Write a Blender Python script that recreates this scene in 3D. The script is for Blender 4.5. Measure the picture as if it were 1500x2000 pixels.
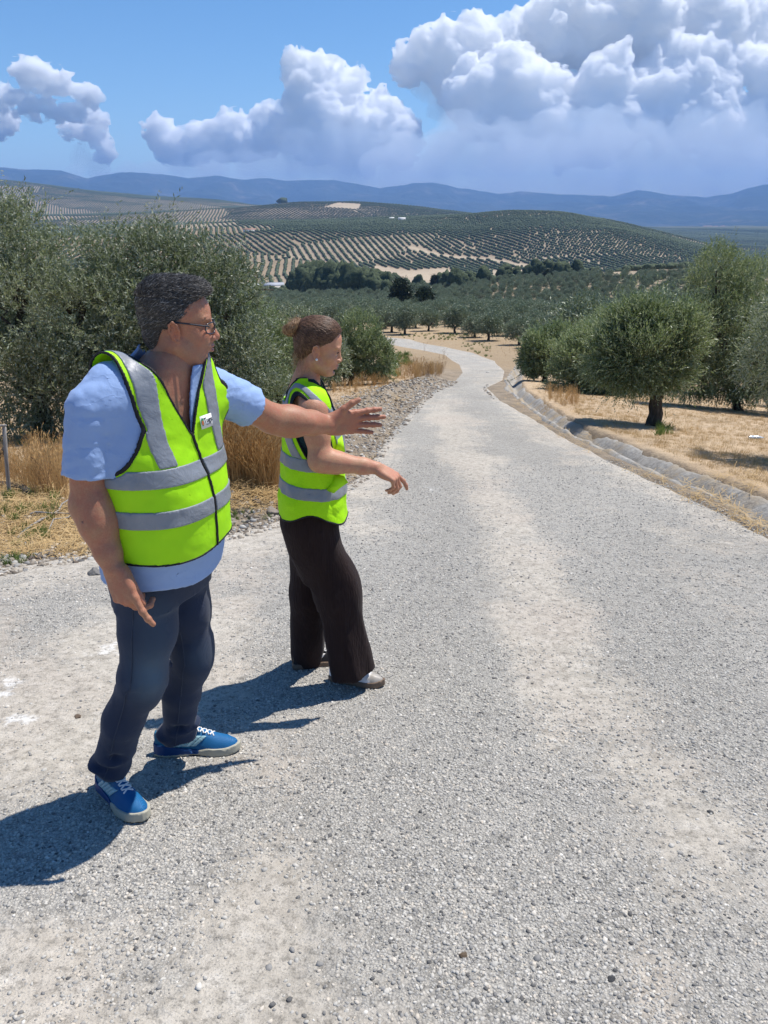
import bpy, bmesh, math, os
import numpy as np
import mathutils
from mathutils import Vector

for _o in list(bpy.data.objects):
    bpy.data.objects.remove(_o)
SC = bpy.context.scene
COL = SC.collection

# ------------------------------------------------------------------ camera, light, exposure
CAM_Z = 1.6
PITCH = math.radians(20.8)
FPX = 1500.0                      # focal length in pixels of the 1500 x 2000 frame
cam_data = bpy.data.cameras.new('camera')
cam = bpy.data.objects.new('camera', cam_data)
COL.objects.link(cam)
cam.location = (0, 0, CAM_Z)
cam.rotation_euler = (math.radians(90) - PITCH, 0, 0)
cam_data.sensor_fit = 'VERTICAL'
cam_data.sensor_height = 24.0
cam_data.lens = 24.0 * FPX / 2000.0
cam_data.clip_start = 0.05
cam_data.clip_end = 80000
SC.camera = cam
SC.render.resolution_x, SC.render.resolution_y = 768, 1024

SUN_DIR = Vector((0.39, 0.26, 1.0)).normalized()     # towards the sun: high, ahead and to the right
SUN_EL = math.asin(SUN_DIR.z)
world = bpy.data.worlds.new('World')
SC.world = world
world.use_nodes = True
wn, wl = world.node_tree.nodes, world.node_tree.links
wn.clear()
sky = wn.new('ShaderNodeTexSky')
sky.sky_type = 'NISHITA'
sky.sun_disc = False
sky.sun_elevation = SUN_EL
sky.sun_rotation = math.atan2(SUN_DIR.x, SUN_DIR.y)
sky.altitude = 900
sky.air_density = 1.0
sky.dust_density = 0.0
sky.ozone_density = 3.0
bg = wn.new('ShaderNodeBackground')
bg.inputs['Strength'].default_value = 0.114
wout = wn.new('ShaderNodeOutputWorld')
hs = wn.new('ShaderNodeHueSaturation')
hs.inputs['Saturation'].default_value = 1.22
wl.new(sky.outputs[0], hs.inputs['Color'])
wl.new(hs.outputs[0], bg.inputs['Color'])
wl.new(bg.outputs[0], wout.inputs['Surface'])

sun_data = bpy.data.lights.new('sun', 'SUN')
sun_data.energy = 4.9
sun_data.angle = math.radians(0.53)
sun_data.color = (1.0, 0.955, 0.89)
sun = bpy.data.objects.new('sun', sun_data)
COL.objects.link(sun)
sun.rotation_euler = SUN_DIR.to_track_quat('Z', 'Y').to_euler()
sun.location = (5, 5, 20)

SC.view_settings.view_transform = 'Standard'
SC.view_settings.look = 'None'
SC.view_settings.exposure = 0.3
SC.view_settings.gamma = 1.0
SC.view_settings.use_curve_mapping = False
SC.render.engine = 'CYCLES'
SC.cycles.max_bounces = 98
SC.cycles.diffuse_bounces = 3
SC.cycles.glossy_bounces = 2
SC.cycles.transmission_bounces = 4
SC.cycles.transparent_max_bounces = 12
SC.cycles.volume_bounces = 96
SC.cycles.use_denoising = True
try:
    SC.cycles.denoiser = 'OPENIMAGEDENOISE'
except Exception:
    pass

# ------------------------------------------------------------------ helpers
CP, SP = math.cos(PITCH), math.sin(PITCH)
rng = np.random.default_rng(7)


def ray(u, v):
    """direction (per unit of forward distance y) of the view ray through a pixel of the photograph"""
    a = (np.asarray(u, float) - 750.0) / FPX
    b = (1000.0 - np.asarray(v, float)) / FPX
    fy = CP + b * SP
    fz = -SP + b * CP
    return a / fy, fz / fy          # x/y , (z-CAM_Z)/y


def P(u, v, y):
    """world point seen at pixel (u, v) when it stands y metres ahead"""
    tx, tz = ray(u, v)
    return np.array([tx * y, y, CAM_Z + tz * y])


def smooth(t):
    t = np.clip(t, 0, 1)
    return t * t * (3 - 2 * t)


def hash2(ix, iy, seed=0):
    h = (ix.astype(np.int64) * 374761393 + iy.astype(np.int64) * 668265263 + seed * 1442695041) & 0xFFFFFFFF
    h = ((h ^ (h >> 13)) * 1274126177) & 0xFFFFFFFF
    h = h ^ (h >> 16)
    return (h & 0xFFFFFF) / float(0xFFFFFF)


def vnoise(x, y, seed=0):
    x = np.asarray(x, float); y = np.asarray(y, float)
    ix, iy = np.floor(x), np.floor(y)
    fx, fy = smooth(x - ix), smooth(y - iy)
    ix = ix.astype(np.int64); iy = iy.astype(np.int64)
    a, b = hash2(ix, iy, seed), hash2(ix + 1, iy, seed)
    c, d = hash2(ix, iy + 1, seed), hash2(ix + 1, iy + 1, seed)
    return (a * (1 - fx) + b * fx) * (1 - fy) + (c * (1 - fx) + d * fx) * fy


def fbm(x, y, octv=4, seed=0, gain=0.5):
    s, a, n = 0.0, 1.0, 0.0
    for i in range(octv):
        s = s + a * (vnoise(x * 2 ** i + 17.3 * i, y * 2 ** i - 9.1 * i, seed + i) - 0.5)
        n += a
        a *= gain
    return 2 * s / n


def hash3(ix, iy, iz, seed=0):
    h = (ix * 374761393 + iy * 668265263 + iz * 2147483647 + seed * 1442695041) & 0xFFFFFFFF
    h = ((h ^ (h >> 13)) * 1274126177) & 0xFFFFFFFF
    h = h ^ (h >> 16)
    return (h & 0xFFFFFF) / float(0xFFFFFF)


def noise3(p, seed=0):
    i = np.floor(p).astype(np.int64)
    f = smooth(p - i)
    r = 0
    for dx in (0, 1):
        wx = f[..., 0] if dx else 1 - f[..., 0]
        for dy in (0, 1):
            wy = f[..., 1] if dy else 1 - f[..., 1]
            for dz in (0, 1):
                wz = f[..., 2] if dz else 1 - f[..., 2]
                r = r + hash3(i[..., 0] + dx, i[..., 1] + dy, i[..., 2] + dz, seed) * wx * wy * wz
    return r * 2 - 1


def mesh_from(name, verts, faces, mats=None, smooth_shade=False, attrs=None, mat_index=None):
    """fast mesh from numpy arrays; faces is an (n, k) array or a list of such arrays"""
    verts = np.asarray(verts, dtype=np.float32).reshape(-1, 3)
    if isinstance(faces, np.ndarray):
        faces = [faces]
    faces = [np.asarray(f, dtype=np.int32) for f in faces if len(f)]
    split = []
    for f in faces:                       # a quad that repeats its last corner is a triangle
        if f.shape[1] == 4 and mat_index is None:
            t3 = f[:, 2] == f[:, 3]
            split += [f[~t3], f[t3][:, :3]]
        else:
            split.append(f)
    faces = [f for f in split if len(f)]
    me = bpy.data.meshes.new(name)
    me.vertices.add(len(verts))
    me.vertices.foreach_set('co', verts.ravel())
    nl = sum(f.size for f in faces)
    npoly = sum(len(f) for f in faces)
    me.loops.add(nl)
    me.polygons.add(npoly)
    me.loops.foreach_set('vertex_index', np.concatenate([f.ravel() for f in faces]))
    tot = np.concatenate([np.full(len(f), f.shape[1], np.int32) for f in faces])
    st = np.concatenate([[0], np.cumsum(tot)[:-1]]).astype(np.int32)
    me.polygons.foreach_set('loop_start', st)
    me.polygons.foreach_set('loop_total', tot)
    if mat_index is not None:
        me.polygons.foreach_set('material_index', np.asarray(mat_index, np.int32))
    if smooth_shade:
        me.polygons.foreach_set('use_smooth', np.ones(npoly, bool))
    for k, a in (attrs or {}).items():
        a = np.asarray(a, np.float32)
        if a.ndim == 1:
            at = me.attributes.new(k, 'FLOAT', 'POINT')
            at.data.foreach_set('value', a)
        else:
            if a.shape[1] == 3:
                a = np.concatenate([a, np.ones((len(a), 1), np.float32)], 1)
            at = me.attributes.new(k, 'FLOAT_COLOR', 'POINT')
            at.data.foreach_set('color', a.astype(np.float32).ravel())
    for m in (mats if isinstance(mats, (list, tuple)) else [mats] if mats else []):
        me.materials.append(m)
    me.update(calc_edges=True)
    return me


def link(name, data, parent=None, **props):
    o = bpy.data.objects.new(name, data)
    COL.objects.link(o)
    if parent is not None:
        o.parent = parent
    for k, v in props.items():
        if v is not None:
            o[k] = v
    return o


def empty(name, loc=(0, 0, 0), **props):
    o = link(name, None, None, **props)
    o.location = loc
    o.empty_display_size = 0.1
    return o


class NT:
    """small helper that writes node trees"""
    def __init__(self, name):
        self.m = bpy.data.materials.new(name)
        self.m.use_nodes = True
        self.t = self.m.node_tree
        self.t.nodes.clear()
        self.out = self.n('ShaderNodeOutputMaterial')

    def n(self, typ, **kw):
        nd = self.t.nodes.new(typ)
        for k, v in kw.items():
            setattr(nd, k, v)
        return nd

    def l(self, a, b):
        self.t.links.new(a, b)

    def val(self, sock, v):
        if isinstance(v, bpy.types.NodeSocket):
            self.l(v, sock)
        else:
            if not hasattr(sock.default_value, '__len__'):
                sock.default_value = v
            else:
                v = tuple(v)
                sock.default_value = v if len(v) == len(sock.default_value) else v + (1.0,)

    def pos(self):
        return self.n('ShaderNodeNewGeometry').outputs['Position']

    def objc(self):
        return self.n('ShaderNodeTexCoord').outputs['Object']

    def attr(self, name, out='Color'):
        nd = self.n('ShaderNodeAttribute')
        nd.attribute_name = name
        return nd.outputs[out]

    def noise(self, vec, scale, detail=4, rough=0.55, out='Fac', dist=0.0):
        nd = self.n('ShaderNodeTexNoise')
        if vec is not None:
            self.l(vec, nd.inputs['Vector'])
        nd.inputs['Scale'].default_value = scale
        nd.inputs['Detail'].default_value = detail
        nd.inputs['Roughness'].default_value = rough
        nd.inputs['Distortion'].default_value = dist
        return nd.outputs[out]

    def voro(self, vec, scale, out='Distance', feature='F1', rand=1.0):
        nd = self.n('ShaderNodeTexVoronoi')
        nd.feature = feature
        if vec is not None:
            self.l(vec, nd.inputs['Vector'])
        nd.inputs['Scale'].default_value = scale
        nd.inputs['Randomness'].default_value = rand
        return nd.outputs[out]

    def ramp(self, fac, stops, interp='LINEAR'):
        nd = self.n('ShaderNodeValToRGB')
        cr = nd.color_ramp
        cr.interpolation = interp
        while len(cr.elements) > 1:
            cr.elements.remove(cr.elements[-1])
        for i, (p, c) in enumerate(stops):
            e = cr.elements[0] if i == 0 else cr.elements.new(p)
            e.position = p
            if not hasattr(c, '__len__'):
                c = (c, c, c)
            e.color = tuple(c) + (1.0,) if len(c) == 3 else c
        self.l(fac, nd.inputs[0])
        return nd.outputs[0]

    def mix(self, fac, a, b, mode='MIX'):
        nd = self.n('ShaderNodeMix', data_type='RGBA', blend_type=mode)
        self.val(nd.inputs[0], fac)
        self.val(nd.inputs[6], a)
        self.val(nd.inputs[7], b)
        return nd.outputs[2]

    def math(self, op, a, b=0.0, c=0.0, clamp=False):
        nd = self.n('ShaderNodeMath', operation=op)
        nd.use_clamp = clamp
        self.val(nd.inputs[0], a)
        self.val(nd.inputs[1], b)
        self.val(nd.inputs[2], c)
        return nd.outputs[0]

    def mapping(self, vec, scale=(1, 1, 1), rot=(0, 0, 0)):
        nd = self.n('ShaderNodeMapping')
        self.l(vec, nd.inputs['Vector'])
        nd.inputs['Scale'].default_value = scale
        nd.inputs['Rotation'].default_value = rot
        return nd.outputs[0]

    def bump(self, h, strength=0.5, dist=0.01, normal=None):
        nd = self.n('ShaderNodeBump')
        nd.inputs['Strength'].default_value = strength
        nd.inputs['Distance'].default_value = dist
        self.l(h, nd.inputs['Height'])
        if normal is not None:
            self.l(normal, nd.inputs['Normal'])
        return nd.outputs[0]

    def bsdf(self, color, rough=0.8, normal=None, spec=0.3, **kw):
        nd = self.n('ShaderNodeBsdfPrincipled')
        self.val(nd.inputs['Base Color'], color)
        self.val(nd.inputs['Roughness'], rough)
        nd.inputs['Specular IOR Level'].default_value = spec
        if normal is not None:
            self.l(normal, nd.inputs['Normal'])
        for k, v in kw.items():
            self.val(nd.inputs[k.replace('_', ' ')], v)
        self.l(nd.outputs[0], self.out.inputs['Surface'])
        return nd

    def translucent(self, bs, color, fac):
        tr = self.n('ShaderNodeBsdfTranslucent')
        self.val(tr.inputs[0], color)
        mx = self.n('ShaderNodeMixShader')
        mx.inputs[0].default_value = fac
        self.l(bs.outputs[0], mx.inputs[1])
        self.l(tr.outputs[0], mx.inputs[2])
        self.l(mx.outputs[0], self.out.inputs['Surface'])


def simple_mat(name, color, rough=0.7, spec=0.3, var=0.0, scale=20, **kw):
    t = NT(name)
    c = color
    if var:
        f = t.noise(t.objc(), scale, 4)
        c = t.mix(f, tuple(x * (1 - var) for x in color), tuple(min(1, x * (1 + var)) for x in color))
    t.bsdf(c, rough, spec=spec, **kw)
    return t.m


def scatter(name, pts, rot, scl, idx, meshes, mats=None, **props):
    """one object: meshes[idx[i]] instanced on points (for what nobody could count)"""
    me = mesh_from(name + '_points', pts, [])if False else bpy.data.meshes.new(name)
    pts = np.asarray(pts, np.float32)
    me.vertices.add(len(pts))
    me.vertices.foreach_set('co', pts.ravel())
    a = me.attributes.new('rot', 'FLOAT_VECTOR', 'POINT'); a.data.foreach_set('vector', np.asarray(rot, np.float32).ravel())
    scl = np.asarray(scl, np.float32)
    if scl.ndim == 1:
        scl = np.repeat(scl[:, None], 3, 1)
    a = me.attributes.new('scl', 'FLOAT_VECTOR', 'POINT'); a.data.foreach_set('vector', scl.ravel())
    a = me.attributes.new('idx', 'INT', 'POINT'); a.data.foreach_set('value', np.asarray(idx, np.int32))
    ob = link(name, me, None, **props)
    coll = bpy.data.collections.new(name + '_kinds')
    for i, m in enumerate(meshes):
        k = bpy.data.objects.new('%s_kind_%02d' % (name, i), m)
        coll.objects.link(k)
    ng = bpy.data.node_groups.new(name + '_scatter', 'GeometryNodeTree')
    ng.interface.new_socket('Geometry', in_out='INPUT', socket_type='NodeSocketGeometry')
    ng.interface.new_socket('Geometry', in_out='OUTPUT', socket_type='NodeSocketGeometry')
    N = ng.nodes.new
    gi, go = N('NodeGroupInput'), N('NodeGroupOutput')
    ci = N('GeometryNodeCollectionInfo')
    ci.inputs['Collection'].default_value = coll
    ci.inputs['Separate Children'].default_value = True
    ci.inputs['Reset Children'].default_value = True
    ip = N('GeometryNodeInstanceOnPoints')
    ip.inputs['Pick Instance'].default_value = True

    def na(n, typ):
        x = N('GeometryNodeInputNamedAttribute'); x.data_type = typ; x.inputs['Name'].default_value = n
        return x.outputs['Attribute']
    L = ng.links.new
    L(gi.outputs[0], ip.inputs['Points'])
    L(ci.outputs[0], ip.inputs['Instance'])
    L(na('idx', 'INT'), ip.inputs['Instance Index'])
    e2r = N('FunctionNodeEulerToRotation')
    L(na('rot', 'FLOAT_VECTOR'), e2r.inputs[0])
    L(e2r.outputs[0], ip.inputs['Rotation'])
    L(na('scl', 'FLOAT_VECTOR'), ip.inputs['Scale'])
    L(ip.outputs[0], go.inputs[0])
    md = ob.modifiers.new('scatter', 'NODES')
    md.node_group = ng
    return ob
# ------------------------------------------------------------------ the lie of the land
# distance knots and, for each, the skyline heights read along the bearings of the photograph
KU = np.array([-400, -200, 0, 100, 200, 300, 400, 480, 560, 640, 700, 800, 900, 950, 1000, 1100, 1200, 1300, 1400, 1460, 1500, 1600, 1900.])


def cv(*pts):
    xs, ys = zip(*pts)
    return np.interp(KU, xs, ys)


KN = [  # (distance, row of the photograph at each bearing)
    (110, cv((0, 665), (1500, 662))),
    (170, cv((0, 632), (700, 628), (1500, 628))),
    (240, cv((0, 612), (800, 606), (1500, 604))),
    (420, cv((0, 580), (480, 580), (700, 574), (850, 566), (950, 555), (1000, 546), (1100, 539), (1250, 529), (1400, 521), (1900, 516))),
    (600, cv((0, 566), (480, 562), (700, 562), (950, 562), (1500, 556))),
    (820, cv((0, 556), (480, 558), (800, 562), (1500, 562))),
    (1000, cv((0, 520), (480, 522), (700, 522), (900, 530), (1200, 530), (1400, 540), (1900, 548))),
    (1300, cv((-400, 470), (200, 466), (480, 455), (600, 448), (800, 445), (900, 448), (1000, 436), (1100, 434), (1200, 448), (1300, 470), (1400, 496), (1470, 516), (1900, 540))),
    (1750, cv((-400, 455), (200, 446), (480, 437), (700, 431), (860, 424), (1000, 413), (1100, 416), (1200, 433), (1300, 456), (1400, 482), (1460, 503), (1600, 525), (1900, 535))),
    (2050, cv((-400, 458), (200, 446), (480, 434), (700, 432), (860, 432), (1000, 440), (1200, 460), (1400, 500), (1900, 525))),
    (2600, cv((-400, 425), (200, 420), (450, 406), (560, 394), (680, 392), (800, 402), (900, 412), (1000, 428), (1200, 458), (1300, 472), (1500, 486), (1900, 490))),
    (3100, cv((-400, 428), (200, 418), (450, 410), (680, 412), (900, 430), (1100, 452), (1300, 462), (1500, 472), (1900, 472))),
    (4400, cv((-400, 340), (0, 353), (100, 366), (200, 377), (300, 384), (380, 385), (450, 396), (600, 412), (900, 436), (1200, 446), (1500, 447), (1900, 447))),
    (6500, cv((-400, 400), (400, 420), (1000, 438), (1300, 440), (1900, 440))),
]


class Knot:
    pass


def build_knots():
    az0, rs, zs = None, [], []
    azg = np.arctan(ray(KU, 440)[0])
    for r, v in KN:
        tx, tz = ray(KU, v)
        az = np.arctan(tx)
        el = tz / np.sqrt(1 + tx * tx)
        z = CAM_Z + r * el
        zs.append(np.interp(azg, az, z))
        rs.append(r)
    return azg, np.array(rs, float), np.array(zs)


K_AZ, K_R, K_Z = build_knots()


def near_plane(x, y):
    z = -0.145 * y
    # the field right of the ditch falls away to the right, the ground on the left lies a little higher
    ex = x - ditch_x(y)
    z = z - 0.085 * np.clip(ex - 0.6, 0, 14) * smooth(y / 8 + 0.3)
    lx = -(x - left_x(y))
    z = z + 0.10 * smooth((lx - 0.05) / 0.9) * smooth((y - 5.5) / 2) - 0.05 * np.clip(lx - 1.2, 0, 12) * smooth((y - 6) / 3)
    return z


# edges of the gravel road, from the photograph: (x, y) world metres, found by projecting pixels on the 14.5 % slope
def _edge(pix):
    out = []
    for u, v in pix:
        tx, tz = ray(u, v)
        # intersect with the terrain profile along the ray
        ys = np.concatenate([np.linspace(0.5, 40, 800), np.geomspace(40, 180, 500)])
        zz = CAM_Z + tz * ys
        g = centre_profile(ys)
        k = np.argmax(zz < g)
        out.append((tx * ys[k], ys[k]))
    return np.array(out)


def centre_profile(y):
    y = np.asarray(y, float)
    zk = np.interp(0.1, K_AZ, K_Z[0]), np.interp(0.1, K_AZ, K_Z[1])
    z = np.where(y < 70, -0.145 * y, np.interp(y, [70, 110, 170, 240], [-10.15, zk[0], zk[1], -24.5]))
    return z


ROAD_L = _edge([(-1500, 1500), (-700, 1180), (0, 1110), (200, 1075), (430, 1045), (560, 1010), (690, 930), (740, 860), (800, 800), (835, 768), (880, 750), (900, 728), (895, 708), (868, 690), (820, 678), (760, 667), (700, 662), (600, 661)])
ROAD_R = _edge([(2900, 1500), (2150, 1250), (1560, 1065), (1400, 985), (1240, 915), (1120, 858), (1040, 812), (980, 780), (955, 757), (985, 742), (988, 724), (968, 703), (925, 685), (870, 672), (800, 662), (740, 659), (700, 658), (600, 657)])
DITCH = _edge([(2000, 1225), (1560, 1030), (1480, 985), (1380, 945), (1250, 893), (1130, 842), (1085, 815), (1040, 783), (1010, 762), (1003, 742), (1012, 725), (1018, 712)])


def ditch_x(y):
    return np.interp(y, DITCH[:, 1], DITCH[:, 0])


def left_x(y):
    return np.interp(y, ROAD_L[1:12, 1], ROAD_L[1:12, 0])


def poly_dist(x, y, poly):
    """distance to an open polyline and the side (+ right of its direction)"""
    x = np.asarray(x, float); y = np.asarray(y, float)
    best = np.full(x.shape, 1e9); side = np.zeros(x.shape)
    for (x0, y0), (x1, y1) in zip(poly[:-1], poly[1:]):
        dx, dy = x1 - x0, y1 - y0
        L2 = dx * dx + dy * dy
        t = np.clip(((x - x0) * dx + (y - y0) * dy) / L2, 0, 1)
        px, py = x - x0 - t * dx, y - y0 - t * dy
        d = np.hypot(px, py)
        s = np.sign(px * dy - py * dx)
        m = d < best
        best = np.where(m, d, best)
        side = np.where(m, s, side)
    return best, side


def pt_in_poly(x, y, poly):
    x = np.asarray(x, float); y = np.asarray(y, float)
    ins = np.zeros(x.shape, bool)
    n = len(poly)
    for i in range(n):
        x0, y0 = poly[i]; x1, y1 = poly[(i + 1) % n]
        c = ((y0 > y) != (y1 > y)) & (x < (x1 - x0) * (y - y0) / (y1 - y0 + 1e-12) + x0)
        ins ^= c
    return ins


ROAD_POLY = np.concatenate([[(-9, -6)], ROAD_L, ROAD_R[::-1], [(9, -6)]])


def road_sd(x, y):
    """signed distance to the road outline, negative on the road"""
    d, _ = poly_dist(x, y, np.concatenate([ROAD_POLY, ROAD_POLY[:1]]))
    return np.where(pt_in_poly(x, y, ROAD_POLY), -d, d)


def pchip(rk, zk, r, col):
    """zk (knots, n) sampled per column; r (m,) -> (m, n)"""
    h = np.diff(rk)
    d = np.diff(zk, axis=0) / h[:, None]
    m = np.zeros_like(zk)
    for i in range(1, len(rk) - 1):
        a, b = d[i - 1], d[i]
        w1, w2 = 2 * h[i] + h[i - 1], h[i] + 2 * h[i - 1]
        with np.errstate(divide='ignore', invalid='ignore'):
            q = (w1 + w2) / (w1 / a + w2 / b)
        m[i] = np.where(a * b > 0, q, 0)
    m[0], m[-1] = d[0], d[-1]
    k = np.clip(np.searchsorted(rk, r) - 1, 0, len(rk) - 2)
    t = (r - rk[k]) / h[k]
    c = col
    h00 = (1 + 2 * t) * (1 - t) ** 2; h10 = t * (1 - t) ** 2
    h01 = t * t * (3 - 2 * t); h11 = t * t * (t - 1)
    return h00 * zk[k, c] + h10 * h[k] * m[k, c] + h01 * zk[k + 1, c] + h11 * h[k] * m[k + 1, c]


NAZ = 900
AZT = np.linspace(K_AZ[0], K_AZ[-1], NAZ)
_zt = np.array([np.interp(AZT, K_AZ, row) for row in K_Z])
# soften the corners along the bearing
_k = np.hanning(41); _k /= _k.sum()
_zt = np.array([np.convolve(np.pad(row, 20, mode='edge'), _k, 'valid') for row in _zt])
RK = np.concatenate([[30.0, 70.0], K_R])


def far_z(x, y):
    r = np.hypot(x, y)
    az = np.arctan2(x, np.maximum(y, 1e-6))
    az = np.where(y <= 0, np.sign(x) * 1.5, az)
    f = np.clip((az - AZT[0]) / (AZT[-1] - AZT[0]) * (NAZ - 1), 0, NAZ - 1)
    c0 = np.floor(f).astype(int); c1 = np.minimum(c0 + 1, NAZ - 1); w = f - c0
    cosa = np.cos(AZT)
    zk = np.concatenate([[-0.145 * 30 * cosa], [-0.145 * 70 * cosa], _zt])
    rr = np.clip(r, 30, 6500)
    return pchip(RK, zk, rr, c0) * (1 - w) + pchip(RK, zk, rr, c1) * w


def ground_z(x, y, fine=True):
    x = np.asarray(x, float); y = np.asarray(y, float)
    r = np.hypot(x, y)
    t = smooth((r - 34) / 30)
    zn = near_plane(x, np.clip(y, -40, 80))
    z = zn * (1 - t) + far_z(x, y) * t
    # rolling relief that grows with distance
    z = z + smooth((r - 500) / 600) * (7 * fbm(x / 260, y / 260, 4, 3)) + smooth((r - 2500) / 2000) * 22 * fbm(x / 900, y / 900, 4, 5)
    z = z + smooth((r - 60) / 100) * (1 - smooth((r - 700) / 300)) * 1.3 * fbm(x / 45, y / 45, 3, 8)
    if fine:
        near = r < 60
        if near.any():
            xs, ys = x[near], y[near]
            sd = road_sd(xs, ys)
            off = smooth((sd - 0.05) / 0.4)
            dd, side = poly_dist(xs, ys, DITCH)
            add = off * (0.035 * fbm(xs * 1.3, ys * 1.3, 4, 11) + 0.018 * fbm(xs * 7, ys * 7, 3, 12))
            # spoil ridge along the left edge
            lx = sd * (xs < 0.8 * ditch_x(ys))
            add = add + np.exp(-((lx - 0.9) / 0.5) ** 2) * smooth((ys - 6.0) / 1.5) * (xs < ditch_x(ys) - 1.5) * (0.13 + 0.16 * fbm(xs * 2.2, ys * 1.1, 4, 31) + .05 * fbm(xs * 9, ys * 7, 3, 32)) * (1 - smooth((ys - 30) / 8))
            add = add - 0.50 * np.exp(-(dd / 0.235) ** 4) * (ys > -3)      # room for the ditch lining
            add = add - 0.06 * (1 - smooth((sd + 0.28) / 0.22))          # bed under the road sheet
            z = z.copy()
            z[near] = z[near] + add
    return z


def ROADZ(x, y):
    """the driven surface"""
    x = np.asarray(x, float); y = np.asarray(y, float)
    r = np.hypot(x, y)
    t = smooth((r - 34) / 30)
    zn = near_plane(x, np.clip(y, -40, 80))
    z = zn * (1 - t) + far_z(x, y) * t
    return z + smooth((r - 60) / 100) * 1.3 * fbm(x / 45, y / 45, 3, 8) + 0.006 * fbm(x * 1.1, y * 1.1, 3, 21) * (r < 90)


def hit(u, v, zf=None, ymax=6000):
    """world point where the view ray through a pixel of the photograph meets the land"""
    tx, tz = ray(u, v)
    f = zf or (lambda x, y: ground_z(x, y, fine=False))
    lo, hi = 0.8, ymax
    for n in (420, 24, 24):
        ys = np.geomspace(lo, hi, n)
        k = int(np.argmax(CAM_Z + tz * ys < f(tx * ys, ys)))
        k = max(k, 1)
        lo, hi = ys[k - 1], ys[k]
    y = hi
    if zf is None and y < 60:
        for _ in range(3):                     # settle on the fine relief
            g = float(ground_z(np.array([tx * y]), np.array([y]))[0])
            y = (g - CAM_Z) / tz if tz < 0 else y
            y = min(max(y, 0.8), 80)
    x = np.array([tx * y]); yy = np.array([y])
    return np.array([tx * y, y, float((zf or ground_z)(x, yy)[0])])


def hits(us, vs):
    """many pixels at once"""
    us, vs = np.asarray(us, float), np.asarray(vs, float)
    tx, tz = ray(us, vs)
    ys = np.geomspace(1.5, 900, 260)[:, None]
    below = CAM_Z + tz * ys < ground_z(tx * ys, ys + 0 * tx, fine=False)
    k = np.maximum(np.argmax(below, 0), 1)
    lo, hi = ys[k - 1, 0], ys[k, 0]
    for _ in range(12):
        m = (lo + hi) / 2
        b = CAM_Z + tz * m < ground_z(tx * m, m, fine=False)
        hi = np.where(b, m, hi); lo = np.where(b, lo, m)
    x = tx * hi
    return np.stack([x, hi, ground_z(x, hi)], 1)


def polar_sheet(r0, r1, nr, azs):
    rs = np.geomspace(r0, r1, nr)
    R, A = np.meshgrid(rs, azs, indexing='ij')
    return R * np.sin(A), R * np.cos(A), R


def grid_faces(nr, nc, wrap=False):
    i = np.arange(nr - 1)[:, None]; j = np.arange(nc if wrap else nc - 1)[None, :]
    j2 = (j + 1) % nc
    a = i * nc + j; b = i * nc + j2; c = (i + 1) * nc + j2; d = (i + 1) * nc + j
    return np.stack([a + 0 * b, b, c, d], -1).reshape(-1, 4)[:, ::-1]


_in = np.linspace(-0.60, 0.60, 520)
_out = np.linspace(0.60, 2 * math.pi - 0.60, 90)[1:-1]
AZS = np.concatenate([_in, _out])
# ------------------------------------------------------------------ parcels of the far hills
PARC = np.random.default_rng(11)
_pa = PARC.uniform(-0.62, 0.62, 170)
_pr = np.exp(PARC.uniform(math.log(150), math.log(5600), 170))
PX, PY = _pr * np.sin(_pa), _pr * np.cos(_pa)
PROT = 0.22 + 0.8 * fbm(PX / 700, PY / 700, 2, 19) + PARC.uniform(-0.14, 0.14, 170)
PTONE = PARC.uniform(0, 1, 170)
# bare fields seen in the photograph (outline in its pixels, laid on the land)
BARE = []
for poly in ([(722, 518), (800, 528), (878, 524), (884, 545), (820, 560), (765, 553)],
             [(962, 528), (1000, 524), (1040, 530), (1042, 546), (990, 548)],
             [(632, 405), (660, 396), (706, 399), (700, 409)]):
    BARE.append(np.array([hit(u, v)[:2] for u, v in poly]))
TRACKS = [np.array([hit(u, v)[:2] for u, v in pl]) for pl in (
    [(800, 483), (870, 500), (950, 505), (1040, 522), (1090, 540)],
    [(1090, 524), (1140, 532), (1200, 540)])]


def parcel(x, y):
    wx = x + 40 * fbm(x / 160, y / 160, 2, 41)
    wy = y + 40 * fbm(x / 160, y / 160, 2, 42)
    best = np.full(x.shape, 1e18); idx = np.zeros(x.shape, int)
    for i in range(len(PX)):
        d = (wx - PX[i]) ** 2 + (wy - PY[i]) ** 2
        m = d < best
        best[m] = d[m]; idx[m] = i
    return idx


def in_bare(x, y):
    b = np.zeros(x.shape, bool)
    for p in BARE:
        b |= pt_in_poly(x, y, p)
    return b


# ------------------------------------------------------------------ materials of the land
def mat_ground():
    t = NT('dry_earth')
    p = t.pos()
    col = t.attr('tint')
    n1 = t.noise(p, 3.0, 6, 0.6)
    n2 = t.noise(p, 40.0, 5, 0.7)
    n3 = t.noise(p, 0.35, 4)
    c = t.mix(t.ramp(n1, [(0.3, 0.0), (0.7, 1.0)]), t.mix(1.0, col, (0.82, 0.80, 0.78), 'MULTIPLY'), t.mix(1.0, col, (1.15, 1.13, 1.08), 'MULTIPLY'))
    c = t.mix(t.ramp(n2, [(0.35, 0.75), (0.5, 0.0)]), c, t.mix(1.0, c, (0.55, 0.52, 0.5), 'MULTIPLY'))
    c = t.mix(t.ramp(n3, [(0.4, 0.0), (0.65, 0.35)]), c, t.mix(1.0, c, (0.85, 0.78, 0.7), 'MULTIPLY'))
    h = t.math('ADD', t.noise(p, 12, 8, 0.65), t.math('MULTIPLY', t.noise(p, 70, 4, 0.7), 0.35))
    t.bsdf(c, 0.95, t.bump(h, 0.9, 0.05), spec=0.15)
    return t.m


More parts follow.
